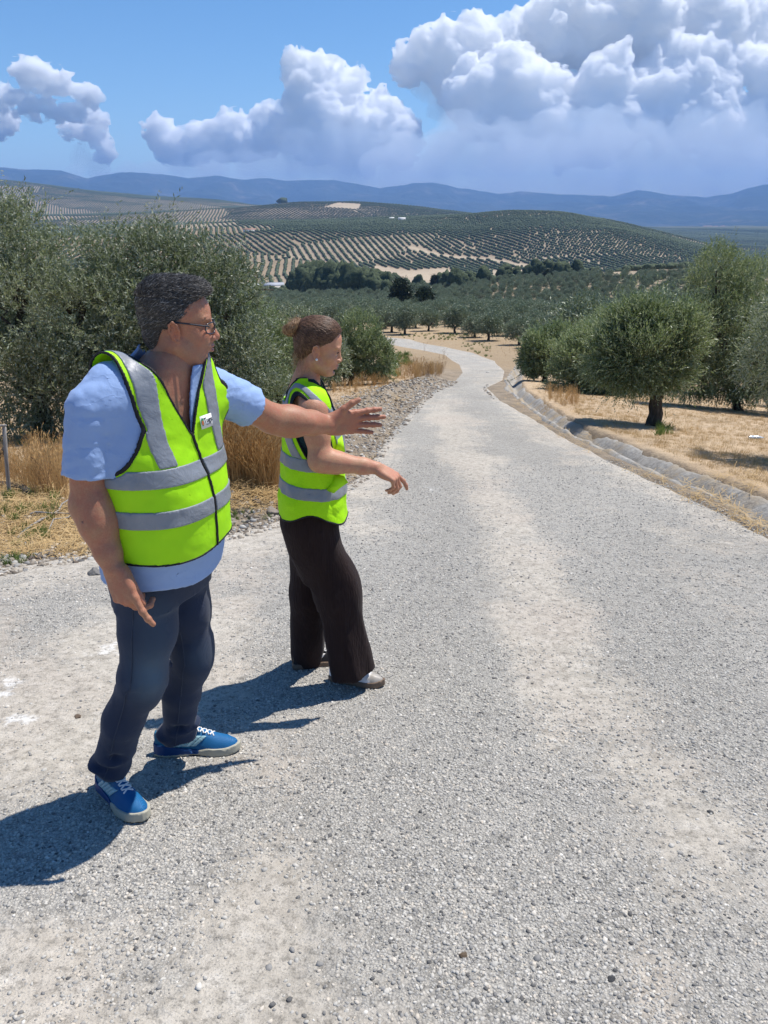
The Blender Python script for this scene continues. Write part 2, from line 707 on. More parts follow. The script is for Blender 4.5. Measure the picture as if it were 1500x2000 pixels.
def mat_hills():
    t = NT('hill_soil')
    p = t.pos()
    col = t.attr('tint')
    n1 = t.noise(p, 0.02, 6, 0.6)
    n2 = t.noise(p, 0.25, 5, 0.7)
    c = t.mix(t.ramp(n1, [(0.3, 0.0), (0.7, 1.0)]), t.mix(1.0, col, (0.85, 0.82, 0.8), 'MULTIPLY'), t.mix(1.0, col, (1.1, 1.08, 1.05), 'MULTIPLY'))
    c = t.mix(t.ramp(n2, [(0.35, 0.5), (0.55, 0.0)]), c, t.mix(1.0, c, (0.75, 0.72, 0.68), 'MULTIPLY'))
    t.bsdf(c, 0.95, spec=0.1)
    return t.m


def mat_mountain():
    t = NT('mountain_scrub')
    p = t.pos()
    n1 = t.noise(p, 0.0016, 8, 0.65)
    n2 = t.noise(p, 0.008, 6, 0.7)
    c = t.ramp(n1, [(0.35, (0.030, 0.042, 0.022)), (0.54, (0.06, 0.07, 0.04)), (0.64, (0.16, 0.14, 0.10)), (0.74, (0.34, 0.31, 0.26))])
    c = t.mix(t.ramp(n2, [(0.45, 0.7), (0.6, 0.0)]), c, (0.035, 0.05, 0.028))
    t.bsdf(c, 0.95, t.bump(t.noise(p, 0.006, 8, 0.7), 0.8, 60.0), spec=0.05)
    return t.m


def mat_road():
    """crushed limestone: rolled grey chippings with patches of pale dust"""
    t = NT('road_gravel')
    p = t.pos()
    patch = t.attr('dust', 'Fac')
    cmb = t.n('ShaderNodeCombineXYZ'); t.l(t.math('MULTIPLY', t.attr('lat', 'Fac'), 5.5), cmb.inputs[0]); t.l(t.math('MULTIPLY', t.attr('run', 'Fac'), 0.16), cmb.inputs[1])
    streak = t.math('MULTIPLY', t.math('SUBTRACT', t.noise(cmb.outputs[0], 1.0, 5, 0.6), 0.5), t.attr('far', 'Fac'))
    fine = t.math('ADD', t.math('ADD', t.noise(p, 2.2, 5, 0.65), t.math('MULTIPLY', patch, 1.0)), t.math('MULTIPLY', t.math('SUBTRACT', t.noise(p, 24, 6, 0.75), 0.5), 0.75))
    fine = t.math('ADD', fine, t.math('MULTIPLY', streak, 0.5))
    dusty = t.ramp(fine, [(0.44, 0.0), (0.70, 0.88)])
    v1 = t.n('ShaderNodeTexVoronoi'); t.l(p, v1.inputs['Vector']); v1.inputs['Scale'].default_value = 120
    v2 = t.n('ShaderNodeTexVoronoi'); t.l(p, v2.inputs['Vector']); v2.inputs['Scale'].default_value = 190
    g1 = t.ramp(t.math('FRACT', t.math('MULTIPLY', v1.outputs['Color'], 1.0)), [(0, (0.20, 0.193, 0.18)), (0.3, (0.38, 0.365, 0.33)), (0.6, (0.47, 0.45, 0.40)), (0.85, (0.56, 0.53, 0.47)), (1, (0.72, 0.68, 0.61))])
    g2 = t.ramp(v2.outputs['Color'], [(0, (0.42, 0.395, 0.35)), (0.6, (0.54, 0.505, 0.445)), (1, (0.66, 0.62, 0.545))])
    grav = t.mix(0.5, g1, g2)
    gap = t.ramp(v1.outputs['Distance'], [(0.34, 0.0), (0.66, 0.7)])
    grav = t.mix(gap, grav, (0.27, 0.255, 0.23))
    dc = t.ramp(t.noise(p, 14, 6, 0.7), [(0.3, (0.41, 0.365, 0.30)), (0.55, (0.53, 0.48, 0.405)), (0.75, (0.63, 0.585, 0.515))])
    pink = t.ramp(t.noise(p, 0.8, 3), [(0.45, 0.0), (0.62, 0.35)])
    dc = t.mix(pink, dc, (0.47, 0.395, 0.33))
    speck = t.ramp(t.noise(p, 160, 3, 0.8), [(0.36, 0.8), (0.46, 0.0)])
    dc = t.mix(speck, dc, (0.20, 0.19, 0.17))
    c = t.mix(dusty, grav, dc)
    chalk = t.attr('chalk', 'Fac')
    ck = t.ramp(t.math('ADD', t.math('ADD', t.noise(p, 7, 6, 0.7), t.math('MULTIPLY', streak, 0.45)), chalk), [(0.86, 0.0), (1.05, 0.9)])
    c = t.mix(ck, c, (0.72, 0.70, 0.66))
    big = t.ramp(t.noise(t.mapping(p, (1, 0.35, 1)), 0.9, 3), [(0.3, 0.90), (0.7, 1.08)])
    c = t.mix(1.0, c, big, 'MULTIPLY')
    grit = t.ramp(t.noise(p, 34, 4, 0.75), [(0.36, 0.62), (0.48, 1.0), (0.62, 1.05)])
    c = t.mix(1.0, c, grit, 'MULTIPLY')
    grit2 = t.ramp(t.noise(p, 13, 3, 0.6), [(0.35, 0.82), (0.5, 1.0)])
    c = t.mix(1.0, c, grit2, 'MULTIPLY')
    hg = t.math('SUBTRACT', 1.0, v1.outputs['Distance'])
    hh = t.math('ADD', t.math('MULTIPLY', hg, t.math('SUBTRACT', 1.15, dusty)), t.math('MULTIPLY', t.noise(p, 60, 6, 0.75), 0.8))
    t.bsdf(c, 0.95, t.bump(hh, 1.0, 0.0065), spec=0.1)
    return t.m


M_GROUND, M_HILL, M_MOUNT, M_ROAD = mat_ground(), mat_hills(), mat_mountain(), mat_road()


def dust_field(x, y):
    """where traffic has packed the surface to pale dust (+) or left loose grey chippings (-)"""
    d = 0.20 * fbm(x * 0.55, y * 0.30, 4, 91) + 0.26 * fbm(x * 1.6, y * 1.0, 4, 92)
    d += 0.34 * np.exp(-((x - 0.86 - 0.03 * y) / 0.30) ** 2) * smooth((y - 1.2) / 1.5) * (1 - smooth((y - 16) / 6))
    d -= 0.24 * np.exp(-((x - 0.28 - 0.02 * y) / 0.30) ** 2) + 0.22 * np.exp(-((x - 1.55 - 0.05 * y) / 0.40) ** 2)
    d += 0.30 * smooth((-0.45 - x) / 0.5) * (1 - smooth((y - 7) / 2))
    d -= 0.45 * np.exp(-((x + 1.0) / 0.45) ** 2 - ((y - 1.9) / 0.35) ** 2) + 0.30 * np.exp(-((x + 2.0) / 0.8) ** 2 - ((y - 4.2) / 0.7) ** 2)
    d += 0.34 * np.exp(-((y - 1.12) / 0.18) ** 2) * np.exp(-((x + 0.05) / 0.5) ** 2) + 0.25 * np.exp(-((x + 0.38) / 0.22) ** 2) * (y < 2.8)
    return d


def tints(x, y):
    """bare colour of the ground (soil, stubble, parcels) at each vertex"""
    r = np.hypot(x, y)
    n = x.size
    soil = np.array([0.40, 0.31, 0.205]); pale = np.array([0.50, 0.415, 0.30]); gold = np.array([0.56, 0.435, 0.30])
    grey = np.array([0.33, 0.295, 0.25]); olive = np.array([0.17, 0.18, 0.085])
    k = fbm(x / 60, y / 60, 3, 55)[:, None]
    col = soil * (1 - k * 0.25) + 0 * x[:, None]
    idx = parcel(x, y)
    tone = PTONE[idx][:, None]
    far = smooth((r - 150) / 150)[:, None]
    col = col * (1 - far) + far * ((soil * (1 - tone) + pale * tone) * 0.74)
    veg = smooth((r - 4000) / 500)[:, None]
    col = col * (1 - veg) + veg * np.where(tone > .55, np.array([0.30, 0.25, 0.17]), np.array([0.13, 0.14, 0.085]) * (.8 + .6 * tone))
    b = in_bare(x, y)
    col[b] = pale * 0.92
    for tr in TRACKS:
        d, _ = poly_dist(x, y, tr)
        col = np.where((d < 5)[:, None], pale * 0.9, col)
    near = r < 60
    if near.any():
        xs, ys = x[near], y[near]
        sd = road_sd(xs, ys)
        dd, side = poly_dist(xs, ys, DITCH)
        right = xs > ditch_x(ys)
        lv = gold * 1.0 + 0 * xs[:, None]
        f = fbm(xs * 0.5, ys * 0.5, 4, 61)[:, None]
        lv = lv * (1 - smooth((f - 0.1) / 0.5) * 0.5) + soil * smooth((f - 0.1) / 0.5) * 0.5
        # worn strip and spoil beside the road
        w = np.where(right, 0.5, 1.5 + 0.5 * fbm(xs * 0.8, ys * 0.8, 3, 63))
        w = np.where((~right) & (ys < 6.3), 0.6, w)
        e = (1 - smooth((sd - w) / 0.5))[:, None]
        g2 = grey * np.array([.92, .86, .78]) * (1 + 0.35 * fbm(xs * 3, ys * 3, 4, 64))[:, None]
        lv = lv * (1 - e) + g2 * e
        tt = smooth((np.hypot(xs, ys) - 35) / 20)[:, None]
        col[near] = lv * (1 - tt) + col[near] * tt
    return np.clip(col, 0.02, 0.9)


def build_land():
    rings = [(0.35, 60, 330, 'ground', M_GROUND), (60, 620, 190, 'ground', M_GROUND), (620, 6500, 330, 'hills', M_HILL)]
    V, T, first = [], [], 0
    rs = np.concatenate([np.geomspace(0.35, 60, 290)[:-1], np.geomspace(60, 620, 190)])
    azs = AZS
    nc = len(azs)
    for name, rr, mat in (('ground', rs, M_GROUND), ('hills', np.geomspace(620, 6500, 260), M_HILL)):
        R, A = np.meshgrid(rr, azs, indexing='ij')
        x, y = (R * np.sin(A)).ravel(), (R * np.cos(A)).ravel()
        z = ground_z(x, y)
        f = grid_faces(len(rr), nc, wrap=True)
        if name == 'ground':
            # cap at the feet of the camera
            x = np.append(x, 0); y = np.append(y, 0); z = np.append(z, ground_z(np.array([0.]), np.array([0.]))[0])
            j = np.arange(nc)
            cap = np.stack([np.full(nc, len(x) - 1), (j + 1) % nc, j], 1)
            me = mesh_from(name, np.stack([x, y, z], 1), [f, cap], mat, True, {'tint': tints(x, y)})
        else:
            me = mesh_from(name, np.stack([x, y, z], 1), f, mat, True, {'tint': tints(x, y)})
        link(name, me, None, kind='structure')

    # mountains
    mu = np.array([-500, -300, -100, 0, 60, 120, 170, 230, 300, 370, 420, 480, 520, 560, 650, 740, 810, 870, 900, 970, 1010, 1100, 1190, 1245, 1300, 1380, 1430, 1460, 1500, 1600, 1800, 2000.])
    mv = np.array([330, 331, 329, 326, 332, 331, 346, 336, 340, 350, 344, 352, 350, 355, 352, 369, 359, 361, 368, 377, 374, 381, 384, 371, 378, 385, 380, 371, 362, 345, 350, 352.])
    tx, tz = ray(mu, mv)
    azm = np.arctan(tx); el = tz / np.sqrt(1 + tx * tx)
    az = np.linspace(azm[0], azm[-1], 460)
    top = np.interp(az, azm, el) * 14000
    rr = np.concatenate([np.linspace(6450, 14000, 120), np.linspace(14200, 17000, 12)])
    R, A = np.meshgrid(rr, az, indexing='ij')
    x, y = R * np.sin(A), R * np.cos(A)
    base = far_z(x * 6400 / R, y * 6400 / R) - 30
    t = (R - 6450) / (14000 - 6450)
    prof = np.interp(t, [0, 0.22, 0.45, 0.62, 0.8, 1.0, 1.12, 1.4], [0, 0.01, 0.10, 0.30, 0.62, 1.0, 0.82, 0.5])
    z = base + (top[None, :] - base) * prof
    rid = 1 - np.abs(fbm(x / 1500, y / 2600, 5, 71)) * 2
    fade = np.clip((t - 0.15) * 2, 0, 1) * (1 - 0.85 * np.exp(-((t - 1) / 0.06) ** 2))
    z = z + fade * 190 * (rid - 0.75) + (22 * fbm(x / 420, y / 420, 5, 73) + 34 * (0.5 - np.abs(fbm(x / 900, y / 1500, 4, 74)))) * np.clip(t * 2, 0, 1)
    me = mesh_from('mountains', np.stack([x.ravel(), y.ravel(), z.ravel()], 1), grid_faces(len(rr), len(az)), M_MOUNT, True)
    link('mountains', me, None, kind='structure')

    # road: rows across from its left to its right edge
    n = 520

    def resample(poly, n, warp):
        s = np.concatenate([[0], np.cumsum(np.hypot(*np.diff(poly, axis=0).T))])
        return np.stack([np.interp(warp * s[-1], s, poly[:, 0]), np.interp(warp * s[-1], s, poly[:, 1])], 1)
    w = np.linspace(0, 1, n) ** 2.4
    L = resample(np.concatenate([[(-9., -6.)], ROAD_L]), n, w)
    Rr = resample(np.concatenate([[(9., -6.)], ROAD_R]), n, w)
    m = 150
    tt = np.linspace(0, 1, m)[None, :]
    x = L[:, :1] * (1 - tt) + Rr[:, :1] * tt
    y = L[:, 1:] * (1 - tt) + Rr[:, 1:] * tt
    wob = 0.10 * fbm(x * 2.1, y * 2.1, 4, 81)
    edge = np.exp(-tt * 30) - np.exp(-(1 - tt) * 30)
    x = x + edge * wob * 1.5
    z = ROADZ(x, y) + 0.006
    d = np.minimum(tt, 1 - tt) * np.hypot(*(Rr - L).T)[:, None]
    z = z - 0.085 * (1 - smooth(d / 0.22))
    sd = d
    # dust patches and chalky smears
    dust = dust_field(x, y) + 0.20 * np.exp(-(sd / 0.5) ** 2) * (y > 6)
    chalk = 0.16 * smooth((y - 11) / 8) * (y < 40) + 0.05
    chalk = chalk + 0.27 * np.exp(-((x + 2.05) / 0.5) ** 2 - ((y - 2.95) / 0.22) ** 2) + 0.27 * np.exp(-((x + 1.45) / 0.22) ** 2 - ((y - 3.45) / 0.28) ** 2) + 0.42 * np.exp(-((x - 1.35) / 0.10) ** 2 - ((y - 1.12) / 0.05) ** 2) \
        + 0.42 * np.exp(-((x - 0.50) / 0.05) ** 2 - ((y - 1.42) / 0.06) ** 2) + 0.3 * np.exp(-((x - 0.55) / 0.30) ** 2 - ((y - 7.9) / 1.0) ** 2)
    for u_, v_, rad_ in ((1083, 1452, .035), (1276, 1890, .028), (1272, 1962, .030), (1150, 1640, .02), (960, 1860, .035), (40, 1412, .13), (10, 1345, .12), (215, 1262, .05), (175, 1190, .05)):
        c_ = hit(u_, v_, ROADZ)
        chalk = chalk + 0.34 * np.exp(-(((x - c_[0]) ** 2 + (y - c_[1]) ** 2) / rad_ ** 2))
        dust = dust + 0.3 * np.exp(-(((x - c_[0]) ** 2 + (y - c_[1]) ** 2) / (1.6 * rad_) ** 2))
    me = mesh_from('road', np.stack([x.ravel(), y.ravel(), z.ravel()], 1), grid_faces(n, m)[:, ::-1], M_ROAD, True, {'dust': dust.ravel(), 'chalk': chalk.ravel(), 'lat': (tt + 0 * x).ravel() * 8, 'run': (np.concatenate([[0], np.cumsum(np.hypot(*np.diff((L + Rr) / 2, axis=0).T))])[:, None] + 0 * x).ravel(), 'far': (0.25 + 0.75 * smooth((y - 5) / 6)).ravel()})
    link('road', me, None, kind='structure')


build_land()


# ------------------------------------------------------------------ haze: one box of air
def build_haze():
    t = NT('haze_air')
    pv = t.n('ShaderNodeVolumePrincipled')
    pv.inputs['Color'].default_value = (0.25, 0.47, 0.92, 1)
    pv.inputs['Density'].default_value = 0.00008
    pv.inputs['Anisotropy'].default_value = 0.0
    t.l(pv.outputs[0], t.out.inputs['Volume'])
    x0, x1, y0, y1, z0, z1 = -13500, 13500, -200, 18000, -420, 930
    v = [(x, y, z) for z in (z0, z1) for y in (y0, y1) for x in (x0, x1)]
    f = np.array([(0, 2, 3, 1), (4, 5, 7, 6), (0, 1, 5, 4), (2, 6, 7, 3), (0, 4, 6, 2), (1, 3, 7, 5)])
    link('haze', mesh_from('haze', v, f, t.m), None, kind='stuff')


build_haze()
# ------------------------------------------------------------------ cumulus clouds, 20 km off, real lumps of white lit by the sun
import openvdb as _vdb


def sdf_mesh(arr, origin, h, iso=0.0, adapt=0.12):
    """numpy distance field -> verts, quads, tris"""
    bgv = float(max(3 * h, 0.0))
    a = np.clip(arr, -bgv, bgv).astype(np.float32)
    a[0], a[-1] = bgv, bgv
    a[:, 0], a[:, -1] = bgv, bgv
    a[:, :, 0], a[:, :, -1] = bgv, bgv
    g = _vdb.FloatGrid(bgv)
    g.copyFromArray(a)
    g.transform = _vdb.createLinearTransform(voxelSize=h)
    g.gridClass = _vdb.GridClass.LEVEL_SET
    pts, tris, quads = g.convertToPolygons(isovalue=iso, adaptivity=adapt)
    q = np.asarray(quads, np.int32).reshape(-1, 4)[:, ::-1]
    t = np.asarray(tris, np.int32).reshape(-1, 3)[:, ::-1]
    q = np.concatenate([q, np.concatenate([t, t[:, 2:]], 1)])
    return np.asarray(pts, np.float64) + np.asarray(origin, float), q


def mat_cloud(name='cloud_white', dens=0.0045, col=(1, 1, 1, 1)):
    t = NT(name)
    pv = t.n('ShaderNodeVolumeScatter')
    pv.inputs['Color'].default_value = col
    pv.inputs['Density'].default_value = dens
    pv.inputs['Anisotropy'].default_value = 0.0
    t.l(pv.outputs[0], t.out.inputs['Volume'])
    return t.m


def build_clouds():
    r = np.random.default_rng(5)
    # (u, v, radius in px, depth offset km, solidity)
    towers = {
        'a': [(1080, 60, 62, 1.4, .7), (1170, 52, 66, 1.4, .8), (1270, 56, 72, 1.4, .85), (1370, 60, 66, 1.4, .8), (1450, 70, 50, 1.4, .7), (1500, 62, 30, 1.4, .5), (1045, 50, 30, 1.2, .7), (1370, 22, 36, 1.4, .9), (1210, 10, 34, 1.4, .9), (1110, 18, 34, 1.4, .9),
              (1200, 120, 70, 1.6, .5), (1330, 120, 60, 1.6, .5), (1090, 120, 60, 1.6, .5)],
        'b': [(800, 125, 26, .9, .7), (840, 110, 32, .9, .8), (870, 95, 34, .9, .8), (930, 80, 34, .9, .9), (985, 80, 26, .9, .9), (960, 100, 40, .9, .8), (890, 135, 44, .9, .6), (840, 150, 36, .9, .4), (880, 170, 36, .9, .3)],
        'c': [(990, 115, 20, 0, 1), (985, 150, 44, 0, 1), (1035, 150, 30, 0, 1), (1060, 175, 30, 0, 1), (930, 170, 32, 0, 1), (915, 190, 26, -.2, .9), (960, 200, 60, 0, .9), (1030, 215, 60, 0, .85), (1080, 215, 36, 0, .7), (915, 235, 40, 0, .5), (1000, 270, 60, .2, .35), (860, 215, 22, 0, .45), (1020, 190, 40, -.4, 1)],
        'd': [(1200, 122, 22, -.1, 1), (1185, 145, 30, -.1, 1), (1165, 185, 38, 0, .9), (1150, 235, 44, 0, .7), (1205, 180, 26, 0, .9), (1110, 160, 20, .3, .9), (1130, 175, 24, .3, .9), (1110, 200, 26, .3, .8)],
        'e': [(1320, 120, 30, .2, 1), (1290, 145, 34, .2, 1), (1370, 125, 30, .2, 1), (1400, 112, 20, .2, .9), (1260, 180, 34, 0, 1), (1320, 175, 44, 0, 1), (1385, 165, 38, .2, .9), (1430, 135, 24, .3, .7), (1470, 118, 20, .3, .6), (1300, 210, 50, 0, .8), (1360, 220, 46, 0, .8)],
        'f': [(1500, 165, 26, 0, 1), (1530, 150, 40, 0, 1), (1500, 215, 40, 0, .9), (1445, 235, 36, 0, .9), (1400, 245, 36, -.2, .9), (1350, 250, 34, -.3, .9), (1300, 240, 34, -.3, .8), (1240, 235, 36, -.3, .8), (1210, 255, 34, -.3, .7), (1560, 230, 60, 0, .9),
              (1480, 270, 50, 0, .55), (1400, 290, 46, 0, .4), (1300, 285, 50, 0, .4), (1230, 290, 46, 0, .4)],
        'g': [(1120, 280, 34, -.4, .7), (1165, 285, 30, -.4, .6), (1080, 290, 30, -.4, .5), (880, 290, 34, -.4, .5), (930, 300, 34, -.4, .45), (860, 305, 30, -.4, .4), (1410, 320, 18, -.4, .35), (1230, 368, 22, -.2, .2), (1395, 373, 16, -.2, .2)],
        'h': [(605, 132, 18, 0, 1), (600, 155, 32, 0, 1), (630, 165, 32, 0, 1), (675, 178, 28, 0, 1), (615, 195, 44, 0, 1), (660, 205, 44, 0, 1), (690, 215, 34, 0, 1), (735, 208, 20, 0, 1), (745, 235, 34, 0, .9), (790, 262, 26, 0, .9), (770, 285, 34, 0, .7), (640, 245, 56, 0, .8), (700, 262, 54, 0, .7), (620, 290, 50, 0, .5), (680, 310, 50, 0, .35), (640, 225, 34, -.5, .9)],
        'i': [(540, 240, 22, .2, .9), (565, 262, 24, .2, .9), (520, 265, 28, .2, .8), (455, 250, 22, .3, .85), (435, 270, 24, .3, .8), (480, 275, 28, .3, .7), (390, 270, 20, .4, .8), (375, 290, 24, .4, .7), (312, 260, 20, .4, .8), (335, 285, 24, .4, .65), (410, 305, 34, .4, .45), (500, 305, 40, .3, .45), (555, 300, 36, .2, .5), (350, 315, 26, .4, .35)],
        'l': [(780 + 62 * k, 345 - 8 * math.sin(k * 1.3), 58 + 6 * math.sin(k * 2.2), -2.2 + .3 * math.sin(k), .3) for k in range(14)] + [(420 + 60 * k, 350, 40, -1.5, .3) for k in range(7)] + [(150 + 50 * k, 350, 24, -1.0, .3) for k in range(6)]
             + [(900 + 90 * k, 285 + 14 * math.sin(k * 1.9), 46, -1.8, .4) for k in range(8)] + [(590 + 60 * k, 300, 36, -1.2, .4) for k in range(4)],
        'j': [(55 + 15 * k, 150 + 4.2 * k + 3 * math.sin(k * 2.1), 17 - .9 * k, -1, .9) for k in range(11)] + [(-12 + 16 * k, 186 + 3.2 * k + 3 * math.sin(k * 1.7), 17 - .9 * k, -1, .8) for k in range(11)] + [(12, 238, 14, -.5, .65), (-8, 240, 16, -.5, .65)],
        'k': [(185, 230, 9, .3, .7), (196, 234, 7, .3, .7), (132, 262, 9, .3, .7), (146, 256, 8, .3, .7), (158, 268, 8, .3, .7), (186, 264, 10, .3, .65), (206, 296, 12, .3, .62), (192, 282, 9, .3, .65), (160, 300, 18, .3, .35), (190, 325, 18, .3, .3)],
    }
    Y0 = 21000.0
    PXM = Y0 / FPX * 1.0
    B = []
    for key, lst in towers.items():
        for (u, v, rp, dy, s) in lst:
            c = P(u, v, Y0 + dy * 1000)
            R = rp * PXM * 0.98
            B.append((c, R, s))
            n1 = 9 if s > .35 else 6
            for k in range(n1):
                d = r.normal(size=3); d[1] = -abs(d[1]) * 0.8; d[2] = d[2] * 0.8 + 0.25
                d /= np.linalg.norm(d)
                c1 = c + d * R * r.uniform(0.72, 0.95)
                R1 = R * r.uniform(0.26, 0.46)
                B.append((c1, R1, s))
                if s > .45:
                    for q in range(4):
                        e = r.normal(size=3) + d * 1.4
                        e /= np.linalg.norm(e)
                        B.append((c1 + e * R1 * 0.85, R1 * r.uniform(0.3, 0.5), s))
    h = 36.0
    lo = np.min([b[0] - b[1] for b in B], 0) - 400
    hi = np.max([b[0] + b[1] for b in B], 0) + 400
    for name, sel, dens in (('clouds', lambda q: q >= 0.6, 0.012), ('clouds_thin', lambda q: q < 0.6, 0.0009)):
        h = 42.0 if name == 'clouds' else 90.0
        n = np.ceil((hi - lo) / h).astype(int)
        F = np.full(n, 1e4, np.float32)
        for c, R, s in B:
            if not sel(s):
                continue
            i0 = np.maximum(((c - R * 1.1 - 200 - lo) / h).astype(int), 0)
            i1 = np.minimum(((c + R * 1.1 + 200 - lo) / h).astype(int) + 1, n)
            gx = (lo[0] + np.arange(i0[0], i1[0]) * h - c[0])[:, None, None]
            gy = (lo[1] + np.arange(i0[1], i1[1]) * h - c[1])[None, :, None]
            gz = (lo[2] + np.arange(i0[2], i1[2]) * h - c[2])[None, None, :]
            d = np.sqrt(gx * gx + gy * gy + gz * gz) - R
            sl = tuple(slice(a, b) for a, b in zip(i0, i1))
            F[sl] = np.minimum(F[sl], d)
        band = np.argwhere(np.abs(F) < 330)
        p = band * h + lo
        nz = 0
        for k, (sc, am) in enumerate(((900, 110), (420, 110), (190, 95), (95, 62))):
            if name == 'clouds' or k < 2:
                nz = nz + am * (np.abs(noise3(p / sc + 7 * k, 100 + k)) * 2 - 0.75)
        F[tuple(band.T)] += nz.astype(np.float32)
        vs, q = sdf_mesh(F, lo, h, adapt=0.05)
        link(name, mesh_from(name, vs, q, mat_cloud(name + '_air', dens, (1, 1, 1, 1) if name == 'clouds' else (0.78, 0.89, 1.0, 1)), True), None, kind='stuff')
        print(name, len(vs), n)


build_clouds()
# ------------------------------------------------------------------ olive trees
def mat_leaf(name, dark, light, under, trans=0.25):
    t = NT(name)
    k = t.math('ADD', t.attr('tone', 'Fac'), t.math('MULTIPLY', t.math('SUBTRACT', t.n('ShaderNodeObjectInfo').outputs['Random'], 0.5), 0.5), clamp=True)
    c = t.mix(k, dark, light)
    geo = t.n('ShaderNodeNewGeometry')
    c = t.mix(t.math('MULTIPLY', geo.outputs['Backfacing'], 0.75), c, under)
    b = t.bsdf(c, 0.42, spec=0.35)
    t.translucent(b, t.mix(0.5, c, (0.12, 0.16, 0.03)), trans)
    return t.m


M_LEAF = mat_leaf('olive_leaf', (0.10, 0.135, 0.066), (0.27, 0.31, 0.165), (0.43, 0.46, 0.36), 0.35)
M_LEAF_MID = mat_leaf('olive_leaf_mid', (0.09, 0.125, 0.068), (0.22, 0.27, 0.155), (0.32, 0.36, 0.26), 0.15)
M_LEAF_YOUNG = mat_leaf('olive_leaf_fresh', (0.12, 0.165, 0.065), (0.31, 0.38, 0.165), (0.45, 0.50, 0.33), 0.42)


def mat_bark():
    t = NT('olive_bark')
    p = t.objc()
    n = t.noise(t.mapping(p, (9, 9, 2.2)), 2.0, 7, 0.7)
    c = t.ramp(n, [(0.3, (0.035, 0.027, 0.02)), (0.55, (0.10, 0.082, 0.065)), (0.75, (0.19, 0.165, 0.135))])
    t.bsdf(c, 0.9, t.bump(n, 1.0, 0.05), spec=0.2)
    return t.m


M_BARK = mat_bark()


def mat_blob():
    t = NT('far_foliage')
    oi = t.n('ShaderNodeObjectInfo').outputs['Random']
    p = t.pos()
    n = t.noise(p, 0.9, 5, 0.75)
    c = t.ramp(n, [(0.32, (0.045, 0.062, 0.034)), (0.5, (0.085, 0.11, 0.060)), (0.68, (0.15, 0.175, 0.10))])
    c = t.mix(t.math('MULTIPLY', oi, 0.5), c, t.mix(1.0, c, (1.25, 1.15, 1.1), 'MULTIPLY'))
    t.bsdf(c, 0.85, t.bump(n, 1.0, 0.6), spec=0.1)
    return t.m


M_BLOB = mat_blob()


def tubes(paths, sides=8, wob=0.0, seed=0, close=True):
    """paths: list of (points (n,3), radii (n,)) -> verts, quads"""
    V, F, base = [], [], 0
    r = np.random.default_rng(seed)
    for pts, rad in paths:
        pts = np.asarray(pts, float); rad = np.asarray(rad, float)
        n = len(pts)
        tan = np.gradient(pts, axis=0)
        tan /= np.linalg.norm(tan, axis=1)[:, None] + 1e-9
        ref = np.array([1, 0, 0.]) if abs(tan[0][0]) < 0.8 else np.array([0, 1, 0.])
        ph = np.linspace(0, 2 * math.pi, sides, endpoint=False)
        lobes = 1 + wob * (0.6 * np.sin(3 * ph + r.uniform(0, 6)) + 0.5 * np.sin(5 * ph + r.uniform(0, 6)))
        for i in range(n):
            a = ref - tan[i] * ref.dot(tan[i]); a /= np.linalg.norm(a) + 1e-9
            b = np.cross(tan[i], a); ref = a
            rr = rad[i] * (lobes if wob else 1.0)
            V.append(pts[i] + (np.cos(ph) * rr)[:, None] * a + (np.sin(ph) * rr)[:, None] * b)
        f = grid_faces(n, sides, wrap=True) + base
        F.append(f)
        base += n * sides
        if close and rad[-1] > 1e-4 * 5:
            V.append(pts[-1:] + tan[-1:] * rad[-1] * 0.6)
            j = np.arange(sides); e = base - sides
            F.append(np.stack([e + j, np.full(sides, base), e + (j + 1) % sides, e + (j + 1) % sides], 1))
            base += 1
    V = np.concatenate(V)
    quads = [f for f in F]
    Q = np.concatenate(quads)
    tri = Q[Q[:, 2] == Q[:, 3]][:, :3]
    Q = Q[Q[:, 2] != Q[:, 3]]
    return V, ([Q, tri] if len(tri) else [Q])


def leaf_quads(org, dirs, length, width, r):
    """rhombic leaves"""
    n = len(org)
    rnd = r.normal(size=(n, 3))
    side = np.cross(dirs, rnd); side /= np.linalg.norm(side, axis=1)[:, None] + 1e-9
    tip = org + dirs * length[:, None]
    mid = org + dirs * (length * 0.45)[:, None]
    V = np.stack([org, mid + side * (width / 2)[:, None], tip, mid - side * (width / 2)[:, None]], 1).reshape(-1, 3)
    F = np.arange(4 * n).reshape(n, 4)
    return V, F


